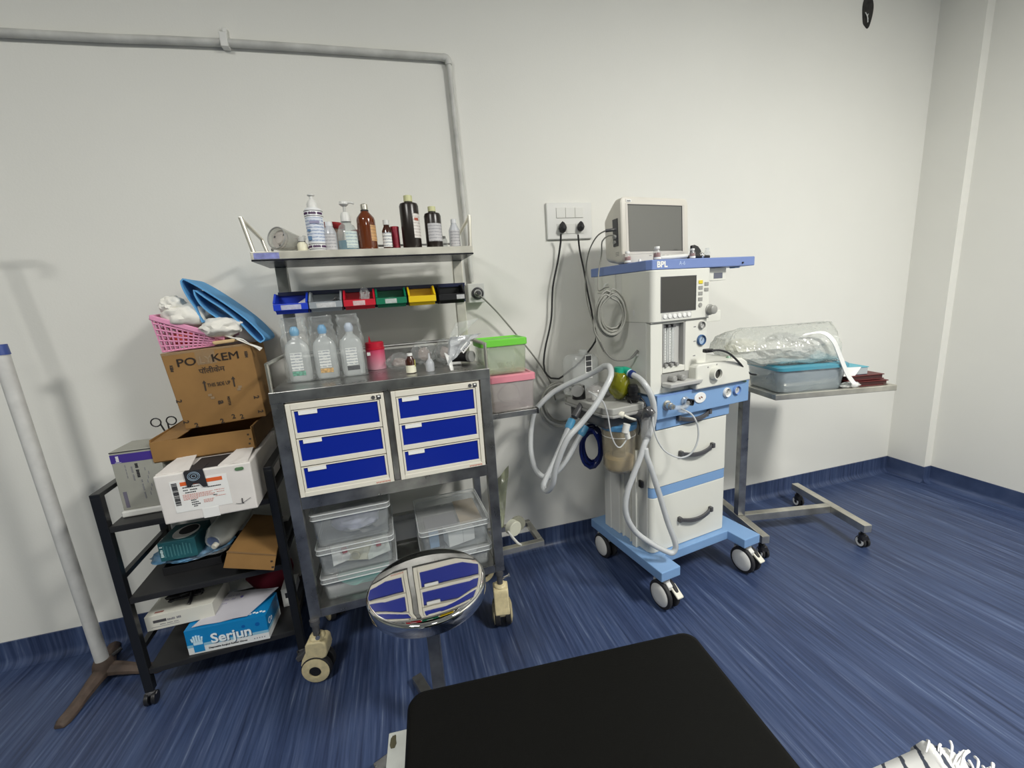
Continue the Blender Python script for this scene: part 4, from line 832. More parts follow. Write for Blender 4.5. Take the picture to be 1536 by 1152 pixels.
obj('coil', tube(nb(), [(.045 * math.cos(a), .02 * math.sin(a * 2), .046 + .042 * math.sin(a)) for a in [2 * PI * k / 12 for k in range(12)]], .003, 8, .01, closed=True), M_CLRM, c, smooth=True)
# lower side frame: roll of tape and packet
t = thing('tape_roll', 'cream tape roll with a white strap on the lower side frame', 'tape', K.W(.812, .185, .249), K.a)
obj('roll', lathe(nb(), [(.010, -.018), (.030, -.018), (.033, -.014), (.033, .014), (.030, .018), (.010, .018)], (0, 0, .0335), 28, M=Matrix.Rotation(PI / 2, 3, 'X') @ Matrix.Rotation(.4, 3, 'Y')), mat('tape_cream', (0.68, 0.68, 0.56), 0.5), t, smooth=True)
obj('rear_disc', lathe(nb(), [(0, 0), (.034, 0), (.034, .012), (0, .012)], (.028, .03, .0345), 28, M=Matrix.Rotation(PI / 2, 3, 'X')), mat('olive_grey', (0.30, 0.30, 0.24), 0.5), t, smooth=True)
obj('strap', tube(nb(), [(-.03, -.02, .036), (-.018, -.05, .018), (-.006, -.075, .006), (.004, -.092, .004)], lambda s: .003 + .003 * math.sin(PI * s), 8, .008), M_WHITE, t, smooth=True)
t = thing('leaning_packet', 'greenish clear packet leaning on the wall behind the cart post', 'packet', K.W(.785, .262, .249), K.a)
obj('packet_body', sheet(nb(), [(-.05, 0, 0), (.005, 0, 0.0), (.075, .10, .245), (-.01, .09, .17)], 8, 10, .012, .004, 6), clear('green_packet', (0.42, 0.45, 0.30), 0.62, 0.25), t, smooth=True, ang=25)
obj('packet_mark', box(nb(), -.020, -.006, .026, .028, .088, .096), M_INKB, t)

# ------------------------------------------------------------------ IV pole
M_IVP = mat('pole_paint', (0.62, 0.62, 0.60), 0.45, var=0.06, vscale=30)
M_IRON = mat('rusty_iron', (0.075, 0.052, 0.040), 0.7, var=0.35, vscale=25, bump=0.4, bscale=80)
t = thing('drip_stand', 'white drip stand pole on a rusty cast iron foot at the far left', 'drip stand', (-1.157, 1.655, 0), 0)
obj('pole', cyl(nb(), (0, 0, .062), (-.022, .002, 1.185), .0195, n=24), M_IVP, t, smooth=True)
obj('cap', cyl(nb(), (-.022, .002, 1.183), (-.0225, .002, 1.215), .0215, .020, n=24), mat('cap_blue', (0.05, 0.09, 0.32), 0.4), t, smooth=True)
obj('knob', tube(nb(), [(-.022, .0, 1.20), (-.05, -.005, 1.20), (-.07, -.01, 1.205)], .009, 10, .01), M_BLK, t, smooth=True)
obj('rod', cyl(nb(), (-.0225, .002, 1.2), (-.060, .002, 1.59), .006, n=12), M_SSB, t, smooth=True)
for s in (-1, 1):
    obj('hook', tube(nb(), [(-.060, .002, 1.585), (-.060 + s * .04, .002, 1.588), (-.060 + s * .08, .002, 1.585), (-.060 + s * .096, .002, 1.565), (-.060 + s * .084, .002, 1.548), (-.060 + s * .074, .002, 1.56)], .004, 8, .01), M_SSB, t, smooth=True)
obj('hub', lathe(nb(), [(0, .028), (.032, .028), (.034, .04), (.029, .066), (.023, .078), (.0205, .078), (0.02, .06), (0, .06)], n=24), M_IRON, t, smooth=True)
obj('set_screw', cyl(nb(), (.015, .02, .066), (.034, .045, .072), .007, n=10), M_BLK, t, smooth=True)
for a in (262, 352, 112):
    d = Vector((math.cos(R(a)), math.sin(R(a)), 0)); s = Vector((-d.y, d.x, 0))
    rings = []
    for q, w_, zt, zb in ((0.0, .028, .060, .026), (.05, .024, .052, .022), (.10, .018, .038, .010), (.145, .020, .028, .002), (.175, .021, .024, 0.0), (.192, .014, .016, 0.0)):
        c = d * q; rings.append([c - s * w_ + Vector((0, 0, zb)), c + s * w_ + Vector((0, 0, zb)), c + s * w_ + Vector((0, 0, (zt + zb) / 2)), c + s * w_ * .45 + Vector((0, 0, zt)), c - s * w_ * .45 + Vector((0, 0, zt)), c - s * w_ + Vector((0, 0, (zt + zb) / 2))])
    obj('leg', loft(nb(), rings), M_IRON, t, bev=.003, smooth=True)

# ------------------------------------------------------------------ black shelf trolley (frame RK)
t = thing('shelf_trolley', 'narrow black metal three-shelf trolley holding cartons', 'trolley', (RK.x, RK.y, 0), RK.a)
TH = 0.756; XR = 0.464; DP = 0.345
for (x, y) in ((0.0, 0.0), (XR, 0.0), (0.0, DP - .024), (XR, DP - .024)):
    obj('post', box(nb(), x, x + .026, y, y + .024, .046, TH - .012), M_BLKM, t, bev=.002)
for x in (0.0, XR):
    obj('top_rail', box(nb(), x, x + .026, 0, DP, TH - .014, TH), M_BLKM, t, bev=.002)
    for z in (.455, .192): obj('guard_rail', box(nb(), x + .004, x + .022, .024, DP - .024, z, z + .016), M_BLKM, t, bev=.001)
for z in (.645, .395, .13):
    bm = nb(); box(bm, .026, XR, 0.002, DP - .002, z - .003, z); box(bm, .026, XR, .002, .010, z - .020, z - .003); box(bm, .026, XR, DP - .010, DP - .002, z - .020, z - .003)
    box(bm, .024, .036, .01, DP - .01, z - .020, z - .003); box(bm, XR - .010, XR + .002, .01, DP - .01, z - .02, z - .003)
    obj('shelf', bm, mat('black_shelf', (0.016, 0.016, 0.017), 0.45, var=.3, vscale=6), t, bev=.001)
for (x, y) in ((.013, .012), (XR + .013, .012), (.013, DP - .012), (XR + .013, DP - .012)):
    c = obj('castor', cyl(nb(), (x, y, .034), (x, y, .048), .010, n=12), M_DGREY, t, smooth=True)
    bm = nb()
    for s in (-1, 1): cyl(bm, (x + s * .004, y - .008, .0205), (x + s * .016, y - .008, .0205), .0205, n=20)
    obj('wheel', bm, M_BLK, c, bev=.002, smooth=True)
    obj('hood', tube(nb(), [(x - .014, y - .006, .030), (x, y - .006, .038), (x + .014, y - .006, .030)], .009, 10, .006), M_DGREY, c, smooth=True)
def RS(x, y, z): return RK.W(x, y, z)
# grey and purple carton on a white base
t = thing('white_tray_lid', 'shallow white plastic lid under the grey and purple carton', 'lid', RS(.036, .055, .646), RK.a)
obj('lid_body', box(nb(), 0, .152, 0, .20, 0, .020), M_WHITE, t, bev=.004)
t = thing('grey_carton', 'grey carton with a purple band standing on the trolley top shelf', 'carton', RS(.040, .066, .6665), RK.a + R(-3))
M_GRC = mat('carton_grey', (0.33, 0.33, 0.29), 0.6, var=.05, vscale=20)
obj('carton_body', box(nb(), 0, .132, 0, .125, 0, .196), M_GRC, t, bev=.0015)
obj('purple_band', box(nb(), -.0004, .1324, -.0005, .04, .158, .186), mat('purple_band', (0.055, 0.03, 0.24), 0.5), t)
obj('dark_line', box(nb(), -.0004, .1324, -.0006, .02, .1915, .1945), M_INKB, t)
marks('logo', .0135, .0225, .163, .182, -.0009, M_LABEL, t, 4, .7)
obj('logo_frame', box(nb(), .010, .0265, -.0008, -.0004, .1595, .1605), M_LABEL, t)
marks('lettering', .0585, .0675, .104, .152, -.0008, M_INKB, t, 9, .78)
marks('lettering', .047, .0515, .095, .148, -.0008, M_INKG, t, 12, .7)
marks('lettering', .0655, .070, .030, .096, -.0008, M_INKG, t, 14, .7)
bm = nb()
for k in range(7): box(bm, .082 + .004 * (k % 3), .084 + .004 * (k % 3), -.0008, -.0003, .04 + .014 * k, .050 + .014 * k)
for k in range(4): box(bm, .032, .034, -.0008, -.0003, .105 + .012 * k, .114 + .012 * k)
obj('small_print', bm, M_INKG, t)
obj('barcode_panel', box(nb(), .010, .020, -.0008, -.0003, .008, .062), mat('panel_slate', (0.16, 0.15, 0.20), 0.5), t)
# white carton
t = thing('white_carton', 'white medicine carton with an orange-striped label and black seal', 'carton', RS(.198, -.066, .6465), RK.a)
M_WC = mat('white_card', (0.72, 0.69, 0.66), 0.65, var=.04, vscale=14)
Wc, Dc, Hc = .254, .36, .158
obj('carton_body', hexa(nb(), [(0, .0, 0), (Wc - .004, 0, 0), (Wc - .004, Dc, 0), (0, Dc, 0), (0, -.006, Hc), (Wc, -.006, Hc), (Wc, Dc, Hc), (0, Dc, Hc)]), M_WC, t, bev=.004)
obj('left_flap', sheet(nb(), [(.004, .004, Hc + .0005), (.09, .002, Hc + .0005), (.07, .14, Hc + .014), (.02, .14, Hc + .012)], 4, 4, .001, .002, 1), M_WC, t)
obj('right_flap', sheet(nb(), [(.165, .002, Hc + .0005), (.246, .004, Hc + .0005), (.235, .14, Hc + .01), (.19, .14, Hc + .012)], 4, 4, .001, .002, 2), M_WC, t)
obj('gap_shade', box(nb(), .085, .17, .004, .12, Hc - .001, Hc + .0008), M_INKB, t)  # black slab stands for the shade inside the open top
fy = lambda z: -.006 * z / Hc - .0007
def fpan(name, x0, x1, z0, z1, m, dy=0.0, par=None):
    bm = nb(); hexa(bm, [(x0, fy(z0) - .0004 - dy, z0), (x1, fy(z0) - .0004 - dy, z0), (x1, fy(z0) - dy + .0004, z0), (x0, fy(z0) - dy + .0004, z0), (x0, fy(z1) - .0004 - dy, z1), (x1, fy(z1) - .0004 - dy, z1), (x1, fy(z1) + .0004 - dy, z1), (x0, fy(z1) - dy + .0004, z1)])
    return obj(name, bm, m, par or t)
lb_ = fpan('shipping_label', .036, .185, .032, .134, M_LABEL)
fpan('orange_stripe', .062, .172, .116, .128, mat('orange_print', (0.72, 0.13, 0.03), 0.5), .0006, lb_)
bm = nb(); z = .128; random.seed(5)
while z > .056:
    h_ = random.choice((.0012, .002, .003)); z -= h_; box(bm, .040, .054, fy(z) - .0012, fy(z) - .0006, z, z + h_); z -= random.choice((.0008, .0016))
obj('barcode', bm, M_INKB, lb_)
bm = nb()
for r_, (za, xa, xb) in enumerate(((.108, .066, .11), (.099, .066, .078), (.099, .084, .102), (.099, .130, .165), (.091, .070, .098), (.064, .080, .094), (.057, .080, .098), (.050, .080, .102), (.044, .084, .094), (.070, .140, .150))):
    x = xa
    while x < xb: wv_ = random.uniform(.002, .005); box(bm, x, min(x + wv_, xb), fy(za) - .0012, fy(za) - .0006, za, za + .003); x += wv_ + .0012
tag(obj('black_print', bm, M_INKB, lb_), kind='stuff')
bm = nb()
for za, xa, xb in ((.085, .062, .140), (.081, .062, .135), (.077, .062, .145), (.073, .062, .14), (.069, .062, .10), (.060, .112, .14), (.056, .112, .138), (.052, .112, .135), (.086, .145, .172), (.079, .150, .170), (.066, .145, .172)):
    x = xa
    while x < xb: wv_ = random.uniform(.002, .006); box(bm, x, min(x + wv_, xb), fy(za) - .0012, fy(za) - .0006, za, za + .0018); x += wv_ + .0015
obj('red_print', bm, mat('pale_red_print', (0.60, 0.26, 0.22), 0.6), lb_)
bm = nb(); A = [(.078, .159), (.128, .159), (.132, .104), (.120, .104), (.112, .118), (.098, .120), (.090, .112), (.080, .110)]
prism(bm, A, 'y', -.0095, -.0075)
sl = obj('black_seal', bm, M_INKB, t)
box(b2 := nb(), .079, .127, -.007, .05, Hc + .001, Hc + .0022); obj('seal_top', b2, M_INKB, sl)
bm = nb()
for r_ in (.016, .012, .006):
    tube(bm, [(.102 + r_ * math.cos(a), -.0099, .142 + .85 * r_ * math.sin(a)) for a in [2 * PI * k / 12 for k in range(12)]], .0009, 5, .004, closed=True)
obj('emblem', bm, mat('emblem_blue', (0.28, 0.38, 0.48), 0.5), sl)
fpan('tape', .102, .146, .0, .032, mat('clear_tape', (0.82, 0.82, 0.80), 0.3), .0004)
bm = nb(); prism(bm, rrect(.024, .010, .0045, 3, .222, .142), 'y', -.0078, -.0062); obj('green_stamp', bm, mat('green_stamp', (0.08, 0.18, 0.08), 0.6), t)
bm = nb(); tube(bm, [(.194, -.0042, .030), (.208, -.0040, .027), (.216, -.0040, .030), (.236, -.0042, .041)], .0006, 5, .005); tube(bm, [(.213, -.0045, .044), (.212, -.004, .030), (.215, -.004, .026)], .0014, 5, .005)
obj('pen_mark', bm, M_INKB, t)
# open brown tray carton
t = thing('open_carton', 'shallow open brown carton lying on the white carton', 'carton', RS(.152, .055, .8085), RK.a)
Wt, Dt, Ht = .287, .285, .078
bm = nb()
box(bm, 0, Wt, 0, .004, 0.004, Ht - .008); box(bm, 0, Wt, Dt - .004, Dt, 0, Ht); box(bm, 0, .004, .004, Dt - .004, 0, Ht); box(bm, Wt - .004, Wt, .004, Dt - .004, 0, Ht); box(bm, .004, Wt - .004, .004, Dt - .004, 0, .004)
obj('carton_body', bm, M_CARD, t, bev=.001)
obj('right_flap', hexa(nb(), [(Wt, .02, .0), (Wt + .002, .02, .0), (Wt + .002, Dt, .0), (Wt, Dt, .0), (Wt, .012, Ht), (Wt + .003, .012, Ht), (Wt + .006, Dt, Ht), (Wt + .003, Dt, Ht)]), M_CARDD, t)
obj('left_flap', hexa(nb(), [(0.004, .004, Ht - .010), (.075, .004, Ht - .007), (.09, Dt, Ht - .002), (.0, Dt, Ht - .002), (.004, .004, Ht - .008), (.075, .004, Ht - .005), (.09, Dt, Ht), (.0, Dt, Ht)]), M_CARD, t)
bm = nb()
for k in range(3): box(bm, Wt - .016 + .004 * (k % 2), Wt - .010 + .004 * (k % 2), -.0005, .0002, .018 + .016 * k, .024 + .016 * k)
obj('printed_marks', bm, M_INK, t)
# scissors
t = thing('scissors', 'black-handled scissors standing with ring handles up beside the brown cartons', 'scissors', RS(.150, .20, .815), RK.a)
for s, cx, cz, ry in ((-1, -.030, .098, .0145), (1, .015, .098, .0145)):
    bm = nb(); tube(bm, [(cx + .0145 * math.cos(a), 0, cz + ry * math.sin(a)) for a in [2 * PI * k / 14 for k in range(14)]], .0022, 8, .004, closed=True)
    obj('finger_ring', bm, M_BLK, t, smooth=True)
    obj('shank', tube(nb(), [(cx + (.012 if s < 0 else -.012), 0, cz - .008), (cx + (.020 if s < 0 else -.012), 0, cz - .035), (.004 + .002 * s, 0, .03)], .0026, 8, .008), M_BLK, t, smooth=True)
obj('blades', hexa(nb(), [(.0, -.001, -.0), (.006, -.001, -.0), (.006, .001, 0), (.0, .001, 0), (-.004, -.002, .035), (.010, -.002, .035), (.010, .002, .035), (-.004, .002, .035)]), M_SSB, t)
# large marked carton
t = thing('large_carton', 'largest taped brown carton with bold dark lettering, high on the pile', 'carton', RS(0, 0, 0), RK.a)
y0, y1 = .13, .315
cp = [(.228, y0, .889), (.472, y0, .900), (.472, y1, .900), (.228, y1, .889), (.204, y0, 1.150), (.463, y0, 1.161), (.463, y1, 1.155), (.204, y1, 1.146)]
obj('carton_body', hexa(nb(), cp), M_CARD, t, bev=.003)
def onf(u, v, dy=.0012):   # point on the front face, u 0..1 across, v 0..1 up
    a = Vector(cp[0]).lerp(Vector(cp[1]), u); b = Vector(cp[4]).lerp(Vector(cp[5]), u); q = a.lerp(b, v); q.y -= dy; return q
rt = (PI / 2, R(-2.5), 0)
for dq in (0, .0014): text('lettering', 'PO', .036, onf(.245, .85) + Vector((dq, 0, dq)), M_INK, t, rot=rt, bold=0, sx=1.2)
text('lettering', 'LY', .034, onf(.46, .855), mat('faded_ink', (0.27, 0.19, 0.11), 0.6), t, rot=rt, bold=.0006, sx=1.0)
for dq in (0, .0014): text('lettering', 'KEM', .036, onf(.685, .86) + Vector((dq, 0, dq)), M_INK, t, rot=rt, bold=0, sx=1.2)
text('lettering', 'पॉलीकेम', .024, onf(.50, .715), M_INK, t, rot=rt, bold=.0003)
text('lettering', 'THIS SIDE UP', .018, onf(.535, .525), M_INK, t, rot=rt, bold=.0002, sx=.66)
for u in (.37, .71):
    bm = nb(); q = onf(u, .53, .001)
    prism(bm, [(q.x - .0022, q.z - .018), (q.x + .0022, q.z - .018), (q.x + .0022, q.z + .008), (q.x + .006, q.z + .008), (q.x, q.z + .018), (q.x - .006, q.z + .008), (q.x - .0022, q.z + .008)], 'y', q.y - .0004, q.y + .0006)
    obj('arrow', bm, M_INK, t)
text('lettering', 'a', .030, onf(.505, .285), M_INK, t, rot=(PI / 2, PI / 2, 0), bold=.001)
text('lettering', 'KLKEM', .010, onf(.60, .29), M_INK, t, rot=(PI / 2, -PI / 2, 0), bold=.0003)
for u, v, a in ((.03, .38, 1), (.03, .10, 1), (.14, -.0 + .035, 0), (.45, .035, 0), (.70, .05, 0), (.93, .28, 1), (.94, .08, 1), (.60, .07, 0), (.93, .86, 1), (.07, .80, 1)):
    text('lettering', '2' if v < .5 else 'KEM', .022 if v < .5 else .011, onf(u, v), M_INK, t, rot=(PI / 2, (PI / 2 if a else -.1), 0), bold=.0006)
bm = nb()
for u, v in ((.40, .40), (.75, .42), (.77, .45), (.42, .36)): q = onf(u, v); box(bm, q.x - .006, q.x + .005, q.y - .0003, q.y + .0006, q.z - .004, q.z + .004)
obj('handling_marks', bm, mat('faded_ink', (0.27, 0.19, 0.11), 0.6), t)
bm = nb(); hexa(bm, [onf(0, .965, .0006), onf(1, .975, .0006), onf(1, .975, -.0005), onf(0, .965, -.0005), onf(0, .999, .0006), onf(1, .999, .0006), onf(1, .999, -.0005), onf(0, .999, -.0005)])
hexa(bm, [onf(.36, .80, .0006), onf(.58, .80, .0006), onf(.58, .80, -.0005), onf(.36, .80, -.0005), onf(.36, .965, .0006), onf(.58, .97, .0006), onf(.58, .97, -.0005), onf(.36, .965, -.0005)])
obj('packing_tape', bm, clear('packing_tape', (0.6, 0.5, 0.38), 0.18, 0.12), t)
bm = nb(); hexa(bm, [(.464, .14, 1.06), (.4655, .14, 1.06), (.4655, .30, 1.06), (.464, .30, 1.06), (.4635, .14, 1.095), (.4650, .14, 1.095), (.4650, .30, 1.095), (.4635, .30, 1.095)])
obj('side_band', bm, M_INK, t)
# pink basket
t = thing('pink_basket', 'pink lattice plastic basket tilted on the large brown carton', 'basket', RS(0, 0, 0), RK.a)
M_PINK = mat('basket_pink', (0.76, 0.32, 0.50), 0.4)
fb = {'BL': (.206, .150, 1.154), 'BR': (.352, .150, 1.162), 'TL': (.201, .135, 1.266), 'TR': (.388, .135, 1.186)}
bk = {'BL': (.206, .285, 1.152), 'BR': (.352, .285, 1.160), 'TL': (.201, .305, 1.272), 'TR': (.388, .305, 1.192)}
def bil(d, u, v): return Vector(d['BL']).lerp(Vector(d['BR']), u).lerp(Vector(d['TL']).lerp(Vector(d['TR']), u), v)
bm = nb()
for i in range(13):
    u = i / 12; tube(bm, [bil(fb, u, 0), bil(fb, u, 1)], .0029, 5, 1, smooth=False); tube(bm, [bil(bk, u, 0), bil(bk, u, 1)], .0029, 5, 1, smooth=False)
for j in range(6):
    v = j / 6; tube(bm, [bil(fb, 0, v), bil(fb, 1, v)], .0029, 5, 1, smooth=False); tube(bm, [bil(bk, 0, v), bil(bk, 1, v)], .0029, 5, 1, smooth=False)
    for u in (0, 1): tube(bm, [bil(fb, u, v), bil(bk, u, v)], .0029, 5, 1, smooth=False)
for j in range(1, 8):
    for u in (0, 1): tube(bm, [bil(fb, u, 0).lerp(bil(bk, u, 0), j / 8), bil(fb, u, 1).lerp(bil(bk, u, 1), j / 8)], .0029, 5, 1, smooth=False)
obj('lattice', bm, M_PINK, t)
bm = nb(); hexa(bm, [fb['BL'], fb['BR'], bk['BR'], bk['BL'], Vector(fb['BL']) + Vector((0, 0, .004)), Vector(fb['BR']) + Vector((0, 0, .004)), Vector(bk['BR']) + Vector((0, 0, .004)), Vector(bk['BL']) + Vector((0, 0, .004))]); obj('base', bm, M_PINK, t)
bm = nb()
ring = [Vector(fb['TL']), Vector(fb['TR']), Vector(bk['TR']), Vector(bk['TL'])]
for k in range(4):
    a, b = ring[k], ring[(k + 1) % 4]; d = (b - a).normalized() * .004; bar(bm, a - d, b + d, .007, .017)
obj('rim', bm, M_PINK, t, bev=.003, smooth=True)
c = thing('red_packet', 'red packets inside the pink basket', 'packet', RS(.262, .21, 1.160), RK.a)
obj('packet_body', blob(nb(), (0, -.005, .034), (.045, .045, .030), 3, .15, 3, 2), mat('coral_red', (0.75, 0.10, 0.09), 0.5, var=.3, vscale=40), c, smooth=True)
obj('pink_packet', blob(nb(), (.045, -.01, .020), (.035, .040, .018), 2, .2, 3, 6), mat('soft_pink', (0.78, 0.40, 0.45), 0.5), c, smooth=True)
# white cloth bundle
t = thing('white_cloth', 'crumpled white cotton cloth heaped in the pink basket', 'cloth', RS(0, 0, 0), RK.a)
M_CLOTH = mat('white_cotton', (0.80, 0.78, 0.72), 0.9, bump=.5, bscale=40)
obj('left_fold', blob(nb(), (.280, .19, 1.262), (.066, .07, .048), 4, .20, 2.0, 4), M_CLOTH, t, smooth=True)
obj('peak_fold', blob(nb(), (.252, .18, 1.298), (.034, .05, .034), 4, .25, 2.0, 7), M_CLOTH, t, smooth=True)
obj('right_fold', blob(nb(), (.386, .145, 1.220), (.062, .045, .032), 4, .22, 2.2, 9), M_CLOTH, t, smooth=True)
obj('hanging_edge', sheet(nb(), [(.395, .125, 1.192), (.448, .118, 1.175), (.492, .118, 1.132), (.500, .118, 1.140)], 4, 5, .003, .004, 3), M_CLOTH, t, smooth=True)
bm = nb(); hexa(bm, [(.360, .12, 1.164), (.420, .12, 1.168), (.42, .20, 1.168), (.36, .2, 1.164), (.355, .12, 1.176), (.427, .12, 1.180), (.42, .2, 1.18), (.36, .2, 1.176)])
p_ = thing('wooden_block', 'pale tan pad wedged under the cloth on the large carton', 'pad', RS(0, 0, 0), RK.a)
obj('pad', bm, mat('tan_pad', (0.60, 0.43, 0.22), 0.7), p_, bev=.004)
# blue folded sheet
t = thing('blue_sheet', 'sky blue folded drape sheet leaning over the white cloth', 'sheet', RS(0, 0, 0), RK.a)
path = [(.338, 1.240), (.326, 1.287), (.313, 1.319), (.304, 1.35), (.302, 1.374), (.309, 1.381), (.344, 1.357), (.387, 1.32), (.432, 1.277), (.474, 1.23), (.505, 1.182), (.506, 1.166), (.494, 1.160), (.470, 1.190), (.445, 1.230), (.405, 1.277), (.366, 1.313), (.346, 1.333), (.332, 1.345), (.332, 1.33), (.342, 1.30), (.362, 1.272), (.391, 1.245), (.43, 1.215)]
C_ = catmull([(x, 0, z) for x, z in path], .008); n_ = len(C_); bm = nb(); V_ = []
for (yy, sh) in ((.135, 0), (.295, .004)):
    L_ = []
    for i in range(n_):
        d = (C_[min(i + 1, n_ - 1)] - C_[max(i - 1, 0)]).normalized(); nn = Vector((-d.z, 0, d.x)) * .0024
        L_.append((bm.verts.new(C_[i] + nn + Vector((0, yy, 0))), bm.verts.new(C_[i] - nn + Vector((0, yy, 0)))))
    V_.append(L_)
for i in range(n_ - 1):
    for s in (0, 1): bm.faces.new((V_[0][i][s], V_[0][i + 1][s], V_[1][i + 1][s], V_[1][i][s]))
    for e in (0, 1): bm.faces.new((V_[e][i][0], V_[e][i + 1][0], V_[e][i + 1][1], V_[e][i][1]))
bm.faces.new((V_[0][0][0], V_[0][0][1], V_[1][0][1], V_[1][0][0])); bm.faces.new((V_[0][-1][0], V_[0][-1][1], V_[1][-1][1], V_[1][-1][0]))
obj('folded_sheet', bm, mat('sky_cloth', (0.11, 0.36, 0.68), 0.75), t, smooth=True, ang=50)
# middle shelf
t = thing('black_tray', 'shallow black tray on the middle shelf of the black trolley', 'tray', RS(.082, .10, .3955), RK.a)
bm = nb(); box(bm, 0, .175, 0, .20, 0, .004)
for a in ((0, .175, 0, .004), (0, .175, .196, .20), (0, .004, .004, .196), (.171, .175, .004, .196)): box(bm, *a, .004, .028)
obj('tray_body', bm, M_BLK, t, bev=.001)
t = thing('blue_film_pack', 'crumpled blue film pack lying on the black tray', 'pack', RS(.155, .165, .424), RK.a)
obj('pack_body', blob(nb(), (0, 0, .018), (.125, .075, .017), 4, .18, 3.0, 3), mat('blue_film_pack', (0.10, 0.25, 0.42), 0.3, var=.5, vscale=25), t, smooth=True)
obj('clear_edge', blob(nb(), (.03, -.045, .020), (.09, .03, .010), 3, .3, 3.0, 8, True), M_FILM, t)
t = thing('teal_box', 'teal mask box with an opened oval top on the blue pack', 'box', RS(.092, .085, .455), RK.a + R(-3))
M_TEAL = mat('teal_card', (0.018, 0.105, 0.125), 0.5, var=.15, vscale=30)
obj('box_body', box(nb(), 0, .110, 0, .13, 0, .068), M_TEAL, t, bev=.002)
bm = nb()
for k in range(9): box(bm, .014 + .0095 * k, .0175 + .0095 * k, -.0006, .0002, .012 + .003 * (k % 2), .058 - .004 * (k % 3))
obj('printed_lines', bm, mat('pale_teal', (0.06, 0.20, 0.22), 0.5), t)
marks('lettering', .004, .0125, .016, .056, -.0007, mat('teal_white', (0.6, 0.75, 0.75), 0.5), t, 7, .75)
bm = nb(); prism(bm, [(.062 + .038 * math.cos(a), .062 + .050 * math.sin(a)) for a in [2 * PI * k / 24 for k in range(24)]], 'z', .0675, .069); obj('oval_print', bm, M_LABEL, t)
bm = nb(); prism(bm, [(.066 + .028 * math.cos(a), .072 + .034 * math.sin(a)) for a in [2 * PI * k / 24 for k in range(24)]], 'z', .0685, .0698); obj('opening', bm, M_INKB, t)  # black disc paints the shade inside the opening
t = thing('white_bottle', 'large white translucent bottle lying on the middle shelf', 'bottle', RS(.250, .085, .492), RK.a, rot=(R(-80), 0, R(-14)))
obj('bottle_body', lathe(nb(), [(0, 0), (.022, 0), (.030, .006), (.042, .030), (.043, .035), (.043, .165), (.035, .185), (0, .185)], n=32), clear('milky_bottle', (0.62, 0.64, 0.60), 0.82, 0.3), t, smooth=True)
obj('base_ring', lathe(nb(), [(.020, -.001), (.024, -.004), (.027, .001), (.024, .003), (.020, -.001)], n=28), M_CLRM, t, smooth=True)
obj('blue_label', lathe(nb(), [(.006, -.0015), (.0195, -.0015), (.0195, -.0005), (.006, -.0005)], n=28), mat('slate_blue_print', (0.16, 0.22, 0.38), 0.4), t)
obj('spout', lathe(nb(), [(0, -.016), (.008, -.016), (.010, -.012), (.010, 0), (0, 0)], (.008, .012, 0), 18), M_IVORY, t, smooth=True)
t = thing('small_carton', 'small plain brown carton tilted on the middle shelf by the right post', 'carton', RS(0, 0, 0), RK.a)
cb = [(.305, -.03, .447), (.447, -.03, .3975), (.420, .27, .405), (.318, .27, .440), (.325, -.03, .499), (.462, -.03, .449), (.432, .27, .452), (.330, .27, .485)]
obj('carton_body', hexa(nb(), cb), M_CARD, t, bev=.001)
bm = nb()
for k in range(2): box(bm, .442, .449, -.0308, -.0295, .408 + .022 * k, .414 + .022 * k)
obj('printed_marks', bm, M_INK, t)
obj('top_seam', hexa(nb(), [(.3235, -.031, .4985), (.4625, -.031, .4485), (.46, -.026, .4505), (.325, -.026, .5005), (.3235, -.031, .500), (.4625, -.031, .450), (.46, -.026, .452), (.325, -.026, .502)]), M_CARDD, t)
# lower shelf
t = thing('glove_box', 'blue and white glove box on the bottom shelf of the black trolley', 'box', RS(.137, .016, .1305), RK.a + R(-5.5))
M_SB = mat('glove_blue', (0.004, 0.20, 0.48), 0.45)
WG, DG, HG = .252, .125, .093
obj('box_body', box(nb(), 0, WG, 0, DG, 0, .030), mat('glove_white', (0.70, 0.72, 0.72), 0.5), t)
obj('box_upper', box(nb(), 0, WG, 0, DG, .030, HG), M_SB, t)
obj('front_fade', box(nb(), -.0003, WG + .0003, -.0004, DG, .026, .036), mat('glove_mid', (0.25, 0.48, 0.62), 0.5), t)
text('lettering', 'Serjun', .050, (.137, -.0008, .045), mat('letter_white', (0.78, 0.84, 0.86), 0.5), t, bold=.0012, sx=1.0)
text('lettering', 'Serjun', .050, (.1395, -.0005, .042), mat('letter_navy', (0.02, 0.06, 0.14), 0.5), t, bold=.0010, sx=1.0)
text('lettering', 'Disposable Surgical Rubber Gloves', .0085, (.122, -.0008, .013), M_INKB, t, bold=.0002)
bm = nb(); box(bm, .018, .050, -.0008, -.0003, .006, .036)
gl = obj('glove_picture', bm, mat('glove_deep', (0.01, 0.22, 0.50), 0.5), t)
bm = nb(); box(bm, .020, .048, -.0014, -.0006, .034, .050)
for k, (a, h_) in enumerate(((.018, .010), (.024, .018), (.031, .020), (.038, .018), (.045, .012))): bm = cyl(bm, (a + .001, -.0010, .048), (a + .001 + (k - 2) * .0012, -.0010, .050 + h_), .0030, n=8)
obj('glove_print', bm, mat('glove_pale', (0.55, 0.75, 0.85), 0.5), gl)
bm = nb()
for x, z, r_ in ((.178, .068, .006), (.222, .066, .0075)): cyl(bm, (x, -.0006, z), (x, .0004, z), r_, n=16)
obj('printed_dots', bm, mat('dot_blue', (0.0, 0.10, 0.36), 0.5), t)
bm = nb()
for k in range(5): cyl(bm, (.205 + .008 * k, -.0006, .012), (.205 + .008 * k, .0003, .012), .0022, n=8)
obj('printed_symbols', bm, M_INKG, t)
